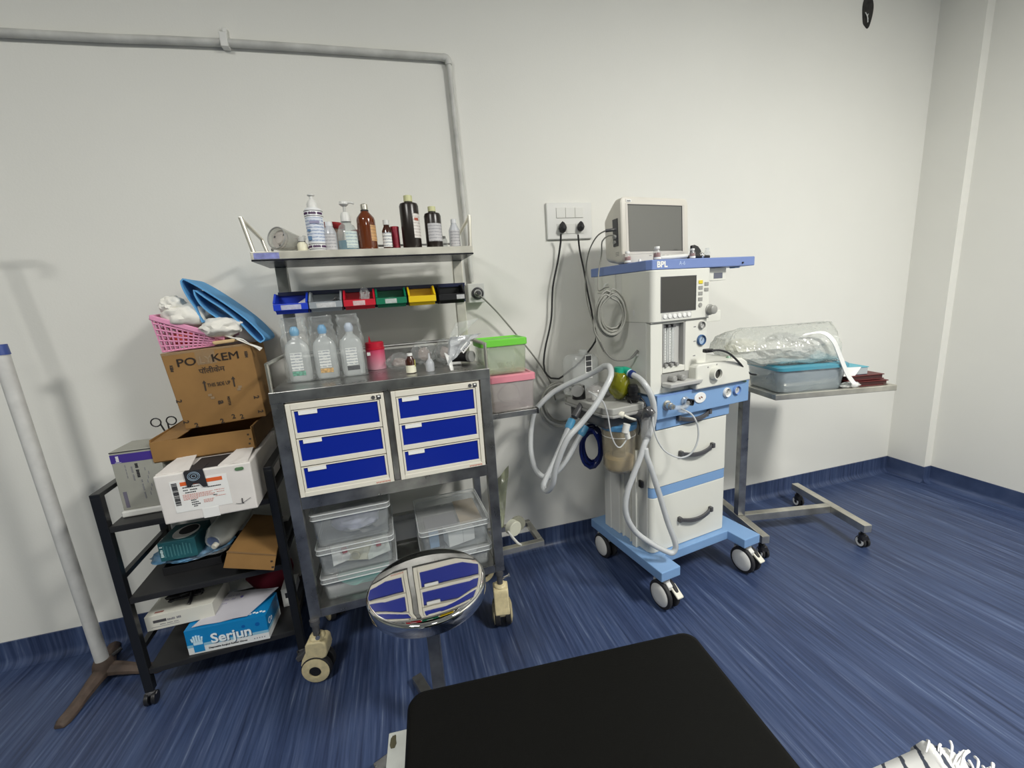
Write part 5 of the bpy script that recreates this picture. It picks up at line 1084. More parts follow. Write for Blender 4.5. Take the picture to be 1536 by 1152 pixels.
text('lettering', 'Co', .030, (WG + .0008, .030, .055), MATS['letter_white'], t, rot=(PI / 2, 0, PI / 2), bold=.0006)
bm = nb()
for k in range(5): blob(bm, (.196 + .011 * k, .024 + .004 * (k % 2), HG), (.006, .005, .0012), 1, .2, 3, k)
obj('top_print', bm, MATS['letter_white'], t)
t = thing('paper_sheet', 'handwritten white paper sheet lying on the glove box', 'paper', RS(.137, .0, .226), RK.a + R(-7))
obj('sheet', sheet(nb(), [(.018, .026, .0), (.190, .030, .003), (.256, .150, .014), (.080, .175, .012)], 8, 6, .0015, .0015, 4), mat('paper_lilac', (0.52, 0.51, 0.56), 0.7), t, smooth=True)
bm = nb(); random.seed(9)
for r_ in range(9):
    u = .05 + r_ * .045
    for k in range(7):
        q = Vector((.018, .026, .0)).lerp(Vector((.080, .175, .012)), .08 + .12 * k); q2 = q + Vector((.010 + u * .10, 0.002, .0022))
        if random.random() < .6: box(bm, q2.x, q2.x + .0012, q2.y, q2.y + random.uniform(.006, .012), q2.z, q2.z + .0006)
cyl(bm, (.135, .135, .0115), (.135, .135, .0140), .005, n=12)
obj('handwriting', bm, mat('violet_ink', (0.12, 0.10, 0.30), 0.6), t)
t = thing('white_box', 'white box with grey printing on the bottom shelf of the trolley', 'box', RS(.020, .058, .2285), RK.a + R(-2))
obj('box_body', box(nb(), 0, .20, 0, .15, 0, .054), mat('box_offwhite', (0.66, 0.65, 0.58), 0.55), t, bev=.001)
obj('print_bar', box(nb(), .022, .060, -.0005, .0002, .026, .036), M_DGREY, t)
marks('lettering', .063, .104, .027, .035, -.0006, M_INKG, t, 9, .7, False)
marks('lettering', .040, .094, .0165, .0195, -.0006, M_INKG, t, 16, .7, False)
obj('print_line', box(nb(), .014, .095, -.0005, .0002, .010, .0114), M_INKG, t)
obj('top_mark', box(nb(), .024, .050, .012, .020, .0538, .0545), mat('red_brown_print', (0.30, 0.12, 0.10), 0.6), t)
t = thing('black_cable_bundle', 'tangled black cable bundle on the white box', 'cable', RS(.115, .13, .284), RK.a)
bm = nb(); random.seed(4)
for k in range(5):
    tube(bm, [(random.uniform(-.05, .06), random.uniform(-.04, .04), random.uniform(.006, .03)) for _ in range(7)], .004, 7, .01, closed=True)
tube(bm, [(.03, -.02, .02), (.034, -.05, .012), (.032, -.062, .005)], .006, 8, .01)
obj('cable', bm, M_BLK, t, smooth=True)
t = thing('tiny_white_carton', 'tiny white carton beside the glove box near the right post', 'carton', RS(.405, .150, .1305), RK.a)
obj('carton_body', box(nb(), 0, .050, 0, .09, 0, .075), M_WHITE, t, bev=.001); obj('dark_print', box(nb(), .012, .036, -.0005, .0002, .036, .058), M_INKB, t)
t = thing('maroon_cloth', 'dark maroon cloth bundle at the back of the bottom shelf', 'cloth', RS(.36, .25, .131), RK.a)
obj('folds', blob(nb(), (-.01, .02, .09), (.085, .045, .085), 3, .15, 2.0, 5), mat('maroon', (0.14, 0.004, 0.018), 0.8), t, smooth=True)

# ------------------------------------------------------------------ overbed instrument table (frame TF)
t = thing('overbed_table', 'stainless steel cantilever table on small castors beside the machine', 'table', (TF.x, TF.y, 0), TF.a)
obj('post', box(nb(), -.018, .018, -.018, .018, .125, .788), M_SS, t, bev=.002)
obj('base_bar', box(nb(), .018, .470, -.016, .018, .088, .125), M_SSB, t, bev=.002)
obj('foot', box(nb(), -.020, .016, -.205, .245, .088, .1248), M_SSB, t, bev=.002)
obj('foot', box(nb(), .470, .508, -.205, .255, .088, .125), M_SSB, t, bev=.002)
obj('support_arm', box(nb(), -.03, .20, -.030, -.004, .765, .782), M_SS, t, bev=.001)
bm = nb(); box(bm, -.045, .480, -.270, -.250, .776, .800); box(bm, -.045, .480, .090, .110, .776, .800); box(bm, -.045, -.025, -.25, .09, .776, .800); box(bm, .460, .480, -.25, .09, .776, .800)
obj('tray_frame', bm, M_SSB, t, bev=.002)
obj('tray_top', box(nb(), -.026, .461, -.251, .091, .788, .792), M_SS, t)
for (x, y) in ((.489, -.180), (.489, .228), (-.002, -.180), (-.002, .22)):
    c = obj('castor', cyl(cyl(nb(), (x, y, .066), (x, y, .090), .008, n=12), (x, y, .05), (x, y, .07), .014, n=14), M_BLK, t, smooth=True)
    sx_ = .006
    bm = nb()
    for s in (-1, 1): cyl(bm, (x + .004 + s * .005 + sx_, y + .004, .0265), (x + .004 + s * .016 + sx_, y + .004, .0265), .0265, n=24)
    obj('wheel', bm, M_RUB, c, bev=.003, smooth=True)
    bm = nb()
    for s in (-1, 1):
        lathe(bm, [(.011, 0), (.021, 0), (.021, .002), (.011, .002), (.011, 0)], (x + .004 + s * .0155 + sx_, y + .004, .0265), 24, M=Matrix.Rotation(s * PI / 2, 3, 'Y'))
    obj('wheel_ring', bm, M_LABEL, c, smooth=True)
    obj('hood', hexa(nb(), [(x - .012, y - .018, .036), (x + .030, y - .018, .036), (x + .030, y + .016, .036), (x - .012, y + .016, .036), (x - .008, y - .012, .064), (x + .020, y - .012, .064), (x + .020, y + .012, .064), (x - .008, y + .012, .064)]), M_BLK, c, bev=.005, smooth=True)
def TS(x, y, z): return TF.W(x, y, z)
t = thing('blue_lid_container', 'clear container with a blue lid and white tubing inside, on the steel table', 'container', TS(-.010, -.240, .7925), TF.a)
rs = []
for (sc, z) in ((.90, 0.0), (.93, .004), (1.0, .098), (.985, .098), (.92, .006)): rs.append([(x + .15, y + .115, z) for x, y in rrect(.300 * sc, .230 * sc, .03, 4)])
obj('container_body', loft(nb(), rs), clear('blue_grey_clear', (0.58, 0.66, 0.70), 0.38, 0.2), t, smooth=True, ang=50)
rs = []
for (e, z) in ((.003, .094), (.008, .095), (.008, .108), (.0, .114), (-.02, .113), (-.02, .110), (.0, .110)): rs.append([(x + .15, y + .115, z) for x, y in rrect(.300 + 2 * e, .230 + 2 * e, .032, 4)])
obj('lid', loft(nb(), rs), clear('blue_lid', (0.06, 0.36, 0.50), 0.72, 0.3), t, smooth=True, ang=40)
c = thing('white_tubing', 'loops of white tubing inside the blue-lidded container', 'tubing', TS(.14, -.13, .798), TF.a)
bm = nb(); random.seed(12)
for k in range(3): tube(bm, [((.09 + .01 * k) * math.cos(a) + random.uniform(-.015, .015), .055 * math.sin(a), .035 + .03 * math.sin(a * 2 + k)) for a in [2 * PI * q / 9 for q in range(9)]], .004, 7, .012, closed=True)
obj('tube', bm, M_CLRM, c, smooth=True)
obj('mask', blob(nb(), (-.03, .02, .036), (.075, .06, .033), 3, .25, 2.0, 3), mat('slate_wrap', (0.30, 0.36, 0.42), 0.4, var=.3, vscale=20), c, smooth=True)
t = thing('plastic_bag', 'large clear plastic bag of packets lying on the blue-lidded container', 'bag', TS(0, 0, 0), TF.a)
rs = []
random.seed(31)
for (w_, d_, z, dx) in ((.34, .16, .909, .10), (.41, .19, .925, .07), (.47, .20, .950, .040), (.49, .19, .980, .027), (.49, .16, 1.005, .025), (.48, .12, 1.028, .03), (.45, .07, 1.048, .045), (.40, .03, 1.064, .07)):
    rs.append([(x + dx + .01 + random.uniform(-.005, .005), y - .125 + random.uniform(-.006, .006), z + .05 * (x + .1) * (z - .9) + random.uniform(-.004, .004)) for x, y in rrect(w_, d_, min(w_, d_) * .22, 5)])
obj('bag_film', loft(nb(), rs), clear('bag_film', (0.72, 0.74, 0.68), 0.40, 0.25, bump=.8), t, smooth=True, ang=18)
for k, (x, y, z, w_, cc) in enumerate(((.03, -.13, .965, .07, (0.52, 0.52, 0.50)), (.13, -.14, .960, .07, (0.60, 0.60, 0.60)), (.20, -.12, .985, .06, (0.66, 0.66, 0.66)), (-.10, -.11, .985, .055, (0.62, 0.60, 0.50)), (.10, -.10, .998, .06, (0.40, 0.41, 0.42)))):
    obj('packet', blob(nb(), (x, y, z), (w_, .05, .028), 3, .3, 2.0, k + 20, True), mat('bag_packet_%d' % k, cc, 0.5), t, smooth=True, ang=30)
obj('teal_wrap', sheet(nb(), [(.02, -.20, .912), (.29, -.20, .912), (.29, -.07, .93), (.02, -.07, .93)], 8, 5, .006, .004, 4), mat('pale_aqua', (0.38, 0.55, 0.60), 0.5), t, smooth=True)
t = thing('white_strap', 'white ribbed strap hanging over the bag down to the table', 'strap', TS(0, 0, 0), TF.a)
pts = [(.100, -.215, 1.030), (.165, -.232, 1.035), (.200, -.250, 1.000), (.235, -.2525, .930), (.268, -.256, .860), (.298, -.262, .815)]
C_ = catmull(pts, .012); bm = nb(); pv = None
for i, q in enumerate(C_):
    w_ = .0075; vs = [bm.verts.new(q + Vector((a * w_, b * .0018, a * w_ * .5))) for a, b in ((-1, -1), (1, -1), (1, 1), (-1, 1))]
    if pv:
        for k in range(4): bm.faces.new((pv[k], pv[(k + 1) % 4], vs[(k + 1) % 4], vs[k]))
    else: bm.faces.new(vs[::-1])
    pv = vs
bm.faces.new(pv)
obj('strap_body', bm, M_LABEL, t, smooth=True)
obj('buckle', blob(nb(), (.300, -.262, .812), (.016, .006, .012), 2, .1, 2, 1), M_WHITE, t, smooth=True)
M_MAR = mat('maroon_leather', (0.10, 0.010, 0.010), 0.45)
for k, (x, z, w_, lb) in enumerate(((.315, .7925, .165, 'lower maroon wallet folder on the right of the steel table'), (.300, .8175, .170, 'upper maroon wallet folder on the right of the steel table'))):
    t = thing('wallet', lb, 'wallet', TS(x, -.225, z), TF.a + (.03 if k else -.04), group='stacked maroon wallets')
    bm = nb(); box(bm, 0, w_, 0, .13, 0, .004); box(bm, 0, w_, 0, .13, .018, .022); obj('cover', bm, M_MAR, t, bev=.0015)
    obj('pages', box(nb(), .006, w_ - .006, .004, .126, .004, .018), mat('dark_pages', (0.05, 0.012, 0.012), 0.7), t)
t = thing('small_blue_carton', 'small blue and white carton on the maroon wallets', 'carton', TS(.300, -.205, .840), TF.a)
obj('carton_body', box(nb(), 0, .105, 0, .10, 0, .030), mat('carton_slate', (0.16, 0.24, 0.34), 0.5), t, bev=.001)
obj('lid_panel', box(nb(), -.001, .108, -.002, .10, .030, .033), mat('aqua_lid', (0.10, 0.40, 0.50), 0.5), t)
obj('side_panel', box(nb(), .050, .105, -.0006, .002, .002, .028), mat('silver_grey', (0.40, 0.44, 0.46), 0.4), t)
obj('white_card', hexa(nb(), [(-.01, -.01, .0), (.04, -.012, .0), (.04, -.010, .0), (-.01, -.008, .0), (.0, -.006, .036), (.07, -.006, .034), (.07, -.004, .034), (.0, -.004, .036)]), M_LABEL, t)
t = thing('clear_knot', 'small knotted clear plastic end lying on the table edge', 'plastic', TS(.305, -.245, .7925), TF.a)
obj('film', blob(nb(), (0, .01, .014), (.035, .018, .013), 3, .3, 2.5, 3, True), clear('white_film', (0.8, 0.82, 0.80), 0.5, 0.2), t)
t = thing('green_tube', 'dark green tube lying between the machine and the container', 'tube', (0, 0, 0))
obj('tube', tube(nb(), GREENPIPE, .009, 10, .01), mat('dull_green', (0.14, 0.26, 0.17), 0.4), t, smooth=True)

# ------------------------------------------------------------------ stool
M_SEAT = mat('polished_seat', (0.72, 0.71, 0.69), 0.03, metal=1.0)
_nt = M_SEAT.node_tree; _p = _nt.nodes['Principled BSDF']; _tc = _nt.nodes.new('ShaderNodeTexCoord'); _n = _nt.nodes.new('ShaderNodeTexNoise'); _b = _nt.nodes.new('ShaderNodeBump')
_n.inputs['Scale'].default_value = 9; _n.inputs['Detail'].default_value = 0; _b.inputs['Strength'].default_value = 0.10; _b.inputs['Distance'].default_value = 0.006
_nt.links.new(_tc.outputs['Object'], _n.inputs['Vector']); _nt.links.new(_n.outputs['Fac'], _b.inputs['Height']); _nt.links.new(_b.outputs['Normal'], _p.inputs['Normal'])
t = thing('round_stool', 'polished round steel stool in front of the drawer cart', 'stool', (0.0, 1.068, 0), R(-8))
obj('seat', lathe(nb(), [(0, .462), (.150, .462), (.158, .464), (.158, .468), (.160, .472), (.1615, .492), (.1605, .4980), (.1575, .5008), (.153, .5016), (.12, .5021), (.08, .5027), (.04, .5030), (0, .5031)], n=64), M_SEAT, t, smooth=True, ang=60)
obj('seat_boss', lathe(nb(), [(0, .40), (.022, .40), (.026, .44), (.07, .462), (0, .462)], n=24), M_SS, t, smooth=True)
obj('column', bar(nb(), (.0, 0.0, .03), (0, 0, .45), .034, .034, up=(0, 1, 0)), M_SS, t, bev=.002)
for a in (118, 28, 208, 298):
    d = Vector((math.cos(R(a)), math.sin(R(a)), 0))
    obj('leg', bar(nb(), d * .012 + Vector((0, 0, .030)), d * .205 + Vector((0, 0, .018)), .032, .024), M_SS, t, bev=.002)
    obj('foot_pad', cyl(nb(), d * .19 + Vector((0, 0, 0)), d * .19 + Vector((0, 0, .010)), .012, n=12), M_RUB, t, smooth=True)

# ------------------------------------------------------------------ examination couch
CF = Frame(-.062, .742, R(-4.3))
t = thing('examination_couch', 'black padded examination couch end in the foreground', 'couch', (CF.x, CF.y, 0), CF.a)
rs = []
for (e, z) in ((-.006, .436), (.0, .442), (.0, .488), (-.006, .498), (-.014, .501)):
    rs.append([(x + .312, y - .95, z) for x, y in rrect(.624 + 2 * e, 1.90 + 2 * e, .03 + e * .5, 5)])
obj('mattress', loft(nb(), rs), M_LEATHER, t, smooth=True, ang=60)
obj('board', box(nb(), .01, .614, -1.89, -.01, .415, .436), M_BLK, t)
M_CF = mat('couch_white_frame', (0.62, 0.64, 0.60), 0.4, var=.12, vscale=22)
for x in (-.046, .630): obj('side_rail', box(nb(), x, x + .040, -1.80, -.002, .398, .4145), M_CF, t, bev=.002)
for y in (-.16, -1.7): obj('cross_rail', box(nb(), -.046, .634, y, y + .03, .385, .398), M_CF, t, bev=.001)
for x in (.03, .56):
    for y in (-.45, -1.65): obj('leg', box(nb(), x, x + .035, y, y + .035, 0, .385), M_CF, t, bev=.002)
obj('rust_spot', blob(nb(), (-.036, -.022, .4148), (.006, .014, .0010), 2, .4, 3, 2), mat('rust_dark', (0.10, 0.09, 0.05), 0.8), t)
# ------------------------------------------------------------------ fringed scarf over a seat at the lower right
t = thing('fringed_scarf', 'white scarf with dark stripes and fringe heaped at the lower right', 'scarf', (0.735, 0.222, 0), 0)
m, nt, p = nmat('striped_cotton')
tc = nt.nodes.new('ShaderNodeTexCoord'); mp = nt.nodes.new('ShaderNodeMapping'); mp.inputs['Rotation'].default_value = (0.3, 0.5, R(35)); nt.links.new(tc.outputs['Object'], mp.inputs[0])
wv = nt.nodes.new('ShaderNodeTexWave'); wv.inputs['Scale'].default_value = 11; wv.inputs['Distortion'].default_value = 1.2; wv.inputs['Detail Scale'].default_value = 3; nt.links.new(mp.outputs[0], wv.inputs[0])
cr = nt.nodes.new('ShaderNodeValToRGB'); e = cr.color_ramp.elements; e[0].position = 0.07; e[0].color = (0.05, 0.06, 0.09, 1); e[1].position = 0.13; e[1].color = (0.74, 0.74, 0.72, 1)
nt.links.new(wv.outputs['Fac'], cr.inputs[0]); nt.links.new(cr.outputs[0], p.inputs['Base Color']); p.inputs['Roughness'].default_value = 0.9
bm = nb(); rs = []
for e, z in ((.0, 0.0), (.002, .14), (.0, .30), (-.004, .40), (-.016, .430), (-.040, .446), (-.085, .452)):
    q = rrect(.262 + 2 * e, .40 + 2 * e, max(.05 + e * .4, .015), 9); rs.append([(x + (.006 * math.sin(k * 1.7 + z * 10)) * (z < .42), y - .005 * math.cos(k * 1.3), z + .006 * noise.noise(Vector((x * 18, y * 18, z * 5)))) for k, (x, y) in enumerate(q)])
obj('draped_cloth', loft(bm, rs), m, t, smooth=True, ang=80)
random.seed(21)
tf = mat('fringe_white', (0.80, 0.80, 0.80), 0.9)
for k in range(30):
    u = k / 29; p0 = Vector((.055 + .055 * u + random.uniform(-.004, .004), .160 - .10 * u + random.uniform(-.006, .006), .446 - .006 * u))
    p2 = p0 + Vector((.042 + random.uniform(-.014, .016), .024 - .02 * u + random.uniform(-.014, .014), random.uniform(-.030, .004)))
    obj('tassel', tube(nb(), [p0, p0.lerp(p2, .5) + Vector((random.uniform(-.006, .006), 0, .008)), p2], lambda s: .0012 + .0012 * s, 6, .006), tf, t, smooth=True)

# ------------------------------------------------------------------ anaesthesia machine (frame MF)
MA = thing('anesthesia_machine', 'white and blue anaesthesia machine on four white-hubbed castors', 'medical machine', (MF.x, MF.y, 0), MF.a)
M_SIDE = mat('machine_side_shade', (0.66, 0.66, 0.62), 0.5)  # side shading put into the colour, slightly greyer than the front
M_KEY = mat('key_grey', (0.30, 0.30, 0.28), 0.4)
M_BLUE2 = mat('machine_blue_dark', (0.16, 0.28, 0.58), 0.42)
def A(name, bm, m, par=None, **k): return obj(name, bm, m, par or MA, **k)
# base
bm = nb(); prism(bm, [(-.035, 0), (.060, 0), (.060, .085), (.418, .085), (.418, 0), (.512, 0), (.512, .472), (-.035, .472)], 'z', .147, .187)
A('base', bm, M_MACHB, bev=.003)
def castor_white(x, y, brake):
    c = A('castor', cyl(cyl(nb(), (x, y, .118), (x, y, .148), .012, n=14), (x, y, .10), (x, y, .124), .020, n=18), M_WHITE, smooth=True)
    rw = .0575
    bm = nb(); prism(bm, [(y - .012, .120), (y + .03, .120), (y + .052, .100), (y + .056, .072), (y + .03, .060), (y - .03, .085), (y - .034, .105)], 'x', x - .011, x + .011)
    A('fork', bm, M_WHITE, c, bev=.003, smooth=True)
    for s in (-1, 1):
        bm = nb(); cyl(bm, (x + s * .011, y, rw), (x + s * .027, y, rw), rw, n=40)
        A('tyre', bm, M_RUB, c, bev=.004, smooth=True)
        bm = nb(); lathe(bm, [(0, 0), (.0455, 0), (.046, .002), (.040, .007), (.02, .010), (0, .0105)], (x + s * .0265, y, rw), 36, M=Matrix.Rotation(s * PI / 2, 3, 'Y'))
        A('wheel_disc', bm, M_WHITE, c, smooth=True, ang=60)
    if brake:
        bm = nb(); hexa(bm, [(x + .004, y - .066, .066), (x + .034, y - .066, .066), (x + .034, y - .02, .092), (x + .004, y - .02, .092), (x + .004, y - .068, .074), (x + .034, y - .068, .074), (x + .034, y - .02, .104), (x + .004, y - .02, .104)])
        A('brake_tab', bm, M_IVORY, c, bev=.003, smooth=True)
castor_white(.018, .040, True); castor_white(.482, .040, True); castor_white(.018, .430, False); castor_white(.482, .430, False)
# lower body and drawers
A('lower_body', box(nb(), .010, .428, .13, .405, .187, .765), M_SIDE, bev=.004)
for z0, z1 in ((.19, .432), (.475, .714)):
    rr = [(x, y) for x, y in rrect(.416, .06, .022, 5, .220, .140)]
    A('drawer', prism(nb(), [(min(x, .428), y if y < .14 else .165) for x, y in rr], 'z', z0, z1 - .002), M_MACH, bev=.0015, smooth=True)
rr = rrect(.416, .058, .022, 5, .220, .140)
A('blue_stripe', prism(nb(), [(min(x, .4275), y if y < .14 else .165) for x, y in rr], 'z', .432, .473), M_MACHB, smooth=True)
d3 = A('blue_drawer', box(nb(), .034, .428, .108, .16, .716, .764), M_MACHB, bev=.002)
def handle(z, x0=.155, x1=.335, y=.110, par=None):
    n_ = 10; rs = []
    for i in range(n_ + 1):
        s = i / n_; x = x0 + (x1 - x0) * s; dz = -.014 * math.sin(PI * s); dy = -.018 * math.sin(PI * s) ** .5 - .002
        w_ = .0045; h_ = .0085
        rs.append([(x, y + dy - w_, z + dz - h_), (x, y + dy + w_, z + dz - h_), (x, y + dy + w_, z + dz + h_), (x, y + dy - w_, z + dz + h_)])
    h = A('handle', loft(nb(), rs), M_DGREY, par, bev=.002, smooth=True)
    for xa in (x0 - .004, x1 - .010): A('handle_end', box(nb(), xa, xa + .014, y - .016, y + .002, z - .010, z + .011), M_DGREY, h, bev=.002)
handle(.748, .140, .310); handle(.597); handle(.307)
# side columns on the left below the absorber
bm = nb(); box(bm, .000, .012, .30, .40, .187, .76); box(bm, -.004, .012, .355, .40, .187, .62); A('rear_column', bm, M_SIDE, bev=.003)
bm = nb(); box(bm, -.008, .012, .178, .205, .187, .62); A('side_channel', bm, M_MACH, bev=.003)
bm = nb(); box(bm, .002, .0105, .225, .232, .187, .76); box(bm, .002, .0105, .275, .282, .187, .76); A('side_groove', bm, M_MACH, bev=.001)
A('side_latch', box(nb(), -.006, .004, .145, .165, .47, .50), M_BLK, bev=.002)
# blue control panel
bm = nb(); box(bm, .020, .515, .088, .425, .764, .859); A('control_panel', bm, M_MACHB, bev=.003)
A('panel_rim', box(nb(), .020, .515, .0875, .092, .852, .859), M_BLUE2)
def dial(x, z, y, r, ringm, facem=M_LGREY, par=None):
    d = A('gauge', lathe(nb(), [(r * .72, 0), (r, 0), (r, .006), (r * .86, .010), (r * .78, .004), (r * .72, .004), (r * .72, 0)], (x, y, z), 32, M=Matrix.Rotation(PI / 2, 3, 'X')), ringm, par, smooth=True)
    A('dial_face', cyl(nb(), (x, y, z), (x, y - .003, z), r * .76, n=28), facem, d, smooth=True)
    A('needle', hexa(nb(), [(x - .001, y - .0042, z - .002), (x + .001, y - .0042, z - .002), (x + .001, y - .003, z - .002), (x - .001, y - .003, z - .002), (x + r * .3, y - .0042, z + r * .5), (x + r * .3 + .001, y - .0042, z + r * .5), (x + r * .3 + .001, y - .003, z + r * .5), (x + r * .3, y - .003, z + r * .5)]), M_INKB, d)
    return d
dial(.383, .819, .088, .0200, M_LABEL); dial(.439, .821, .088, .0200, M_BLUE2)
bm = nb(); prism(bm, [(.236 + .030 * math.cos(a), .820 + .0215 * math.sin(a)) for a in [2 * PI * k / 28 for k in range(28)]], 'y', .0835, .089)
lb_ = A('oval_plate', bm, M_LABEL, bev=.0015, smooth=True)
bm = nb()
for dx, dz in ((-.007, .001), (-.003, -.003), (.003, .003), (.008, .0)): blob(bm, (.236 + dx, .0832, .820 + dz), (.0035, .0006, .0035), 1, .3, 3, 2)
A('small_print', bm, mat('rust_brown', (0.25, 0.12, 0.07), 0.6), lb_)
v = A('gas_outlet', lathe(nb(), [(0, 0), (.020, 0), (.020, .004), (.014, .006), (.014, .022), (.010, .024), (.010, .034), (0, .034)], (.066, .088, .816), 24, M=Matrix.Rotation(PI / 2, 3, 'X')), steel('nickel', (.55, .54, .5), .2, .2), smooth=True)
v = A('outlet_valve', lathe(nb(), [(0, 0), (.018, 0), (.019, .006), (.014, .010), (.014, .02), (0, .02)], (.155, .088, .819), 24, M=Matrix.Rotation(PI / 2, 3, 'X')), M_CLRM, smooth=True)
A('black_port', lathe(nb(), [(.0, 0), (.0125, 0), (.0125, .020), (.010, .020), (.009, .008), (0, .008)], (.155, .070, .819), 20, M=Matrix.Rotation(PI / 2, 3, 'X') @ Matrix.Rotation(.3, 3, 'Y')), M_BLK, v, smooth=True)
A('clear_connector', tube(nb(), [(.070, .050, .814), (.095, .044, .812), (.120, .046, .812), (.146, .060, .818)], .009, 12, .01), M_CLRM, smooth=True)
A('side_knob', tube(nb(), [(.086, .048, .800), (.10, .044, .796), (.125, .042, .788)], .005, 10, .01), M_CLRM, smooth=True)
# upper column
A('upper_body', box(nb(), 0.002, .283, .125, .448, .859, 1.318), M_SIDE, bev=.004)
bm = nb(); W0, W1 = .061, .172
box(bm, .004, W0, .105, .130, .859, 1.128); box(bm, W1, .283, .105, .130, .859, 1.128); box(bm, W0, W1, .105, .130, 1.121, 1.128); box(bm, W0, W1, .105, .130, .936, .960)
box(bm, W0, W1, .105, .130, .859, .884)
A('front_fascia', bm, M_MACH, bev=.003)
fm = A('flowmeter_window', box(nb(), W0, W1, .124, .126, .960, 1.121), M_LGREY)
A('window_frame', box(nb(), W0, W0 + .003, .104, .126, .96, 1.121), M_MGREY, fm); A('window_frame', box(nb(), W1 - .010, W1 - .002, .104, .126, .96, 1.121), M_MGREY, fm)
for k, x in enumerate((.072, .097, .121)):
    tb = A('flow_tube', cyl(nb(), (x, .117, .972), (x, .117, 1.108), .0062, n=14), M_CLRM, fm, smooth=True)
    A('scale_strip', box(nb(), x - .0125, x - .007, .1195, .1225, .974, 1.106), M_LABEL, fm)
    bm = nb()
    for q in range(12): box(bm, x - .011 + .001 * (q % 2), x - .0085, .1188, .1196, .980 + .0104 * q, .9815 + .0104 * q)
    A('scale_marks', bm, M_INKB, fm)
    for za, zb in ((1.106, 1.117), (.964, .974)): A('tube_cap', box(nb(), x - .006, x + .007, .108, .124, za, zb), M_DGREY, fm, bev=.001)
for k, x in enumerate((.076, .104, .130)): A('flow_knob', cyl(nb(), (x, .122, .966), (x, .098, .966), .007, n=14), M_MGREY, smooth=True)
rc = A('recess', box(nb(), W0 - .006, W1 + .02, .1042, .1046, .886, .934), M_MGREY)
A('knob_tray', hexa(nb(), [(W0 - .004, .060, .886), (.214, .060, .886), (.214, .105, .886), (W0 - .004, .105, .886), (W0 - .004, .056, .902), (.220, .056, .902), (.220, .105, .902), (W0 - .004, .105, .902)]), M_LGREY, rc, bev=.003)
for x in (.098, .142): A('control_knob', lathe(nb(), [(0, 0), (.012, 0), (.012, .026), (.008, .030), (0, .030)], (x, .106, .914), 18, M=Matrix.Rotation(PI / 2, 3, 'X')), M_MGREY, rc, smooth=True)
dial(.253, 1.103, .105, .0150, M_MGREY); dial(.253, 1.045, .105, .0215, mat('gauge_blue', (0.05, 0.12, 0.26), 0.4), mat('gauge_face', (0.35, 0.45, 0.58), 0.4))
marks('small_print', .214, .226, 1.098, 1.1015, .1042, M_INKG, MA, 4, .7, False); marks('small_print', .214, .226, 1.042, 1.0455, .1042, M_INKG, MA, 4, .7, False); marks('small_print', .214, .226, .986, .9895, .1042, M_INKG, MA, 4, .7, False)
# ventilator block
bm = nb(); prism(bm, [(.196, .859), (.498, .859), (.474, .938), (.442, .957), (.205, .957), (.196, .945)], 'y', .068, .40)
vb = A('ventilator_block', bm, M_MACH, bev=.006, smooth=True, seg=3)
A('block_knob', lathe(nb(), [(.019, -.004), (.029, -.004), (.027, .006), (.0235, .020), (.019, .020), (.019, -.004)], (.290, .068, .913), 32, M=Matrix.Rotation(PI / 2, 3, 'X')), M_MACH, vb, smooth=True)
A('port_core', lathe(nb(), [(0, 0), (.0195, 0), (.0195, .010), (0, .012)], (.290, .068, .913), 24, M=Matrix.Rotation(PI / 2, 3, 'X')), mat('dark_chrome', (0.10, 0.10, 0.10), 0.12, metal=1.0), vb, smooth=True)
A('block_screw', cyl(cyl(nb(), (.254, .068, .942), (.254, .0665, .942), .003, n=10), (.300, .068, .947), (.300, .0665, .947), .003, n=10), M_MGREY, vb)
# display head
dh = A('display_head', prism(nb(), [(x, y) for x, y in rrect(.292, .18, .02, 5, .146, .185)], 'z', 1.131, 1.3165), M_MACH, bev=.003, smooth=True)
A('screen', box(nb(), .044, .209, .0942, .0955, 1.167, 1.289), mat('lcd_off', (0.035, 0.034, 0.030), 0.25), dh, bev=.001)
A('screen_frame', box(box(box(box(nb(), .041, .044, .0935, .096, 1.164, 1.292), .209, .212, .0935, .096, 1.164, 1.292), .044, .209, .0935, .096, 1.289, 1.292), .044, .209, .0935, .096, 1.164, 1.167), M_DGREY, dh)
for k in range(6):
    x = .060 + .0234 * k
    A('soft_key', lathe(nb(), [(0, 0), (.0085, 0), (.008, .003), (0, .0035)], (x, .0945, 1.150), 20, M=Matrix.Rotation(PI / 2, 3, 'X')), M_LABEL, dh, smooth=True)
A('key_strip', box(nb(), .046, .190, .0944, .0952, 1.1385, 1.1615), M_LGREY, dh)
for k, (x, z) in enumerate(((.234, 1.266), (.234, 1.245), (.234, 1.224), (.234, 1.203), (.264, 1.258), (.264, 1.237))):
    A('panel_key', box(nb(), x - .010, x + .010, .0925, .0955, z - .0065, z + .0065), mat('key_yellow', (0.72, 0.58, 0.02), 0.4) if k == 0 else M_KEY, dh, bev=.001)
A('round_key', cyl(nb(), (.234, .0955, 1.181), (.234, .0925, 1.181), .0085, n=20), M_KEY, dh, smooth=True)
A('rotary_knob', lathe(nb(), [(0, 0), (.021, 0), (.021, .004), (.0175, .006), (.0165, .024), (.012, .027), (0, .027)], (.283, .096, 1.160), 28, M=Matrix.Rotation(PI / 2, 3, 'X')), M_KEY, dh, smooth=True)
A('head_seam', box(nb(), .0, .286, .100, .112, 1.128, 1.131), M_MGREY, dh)
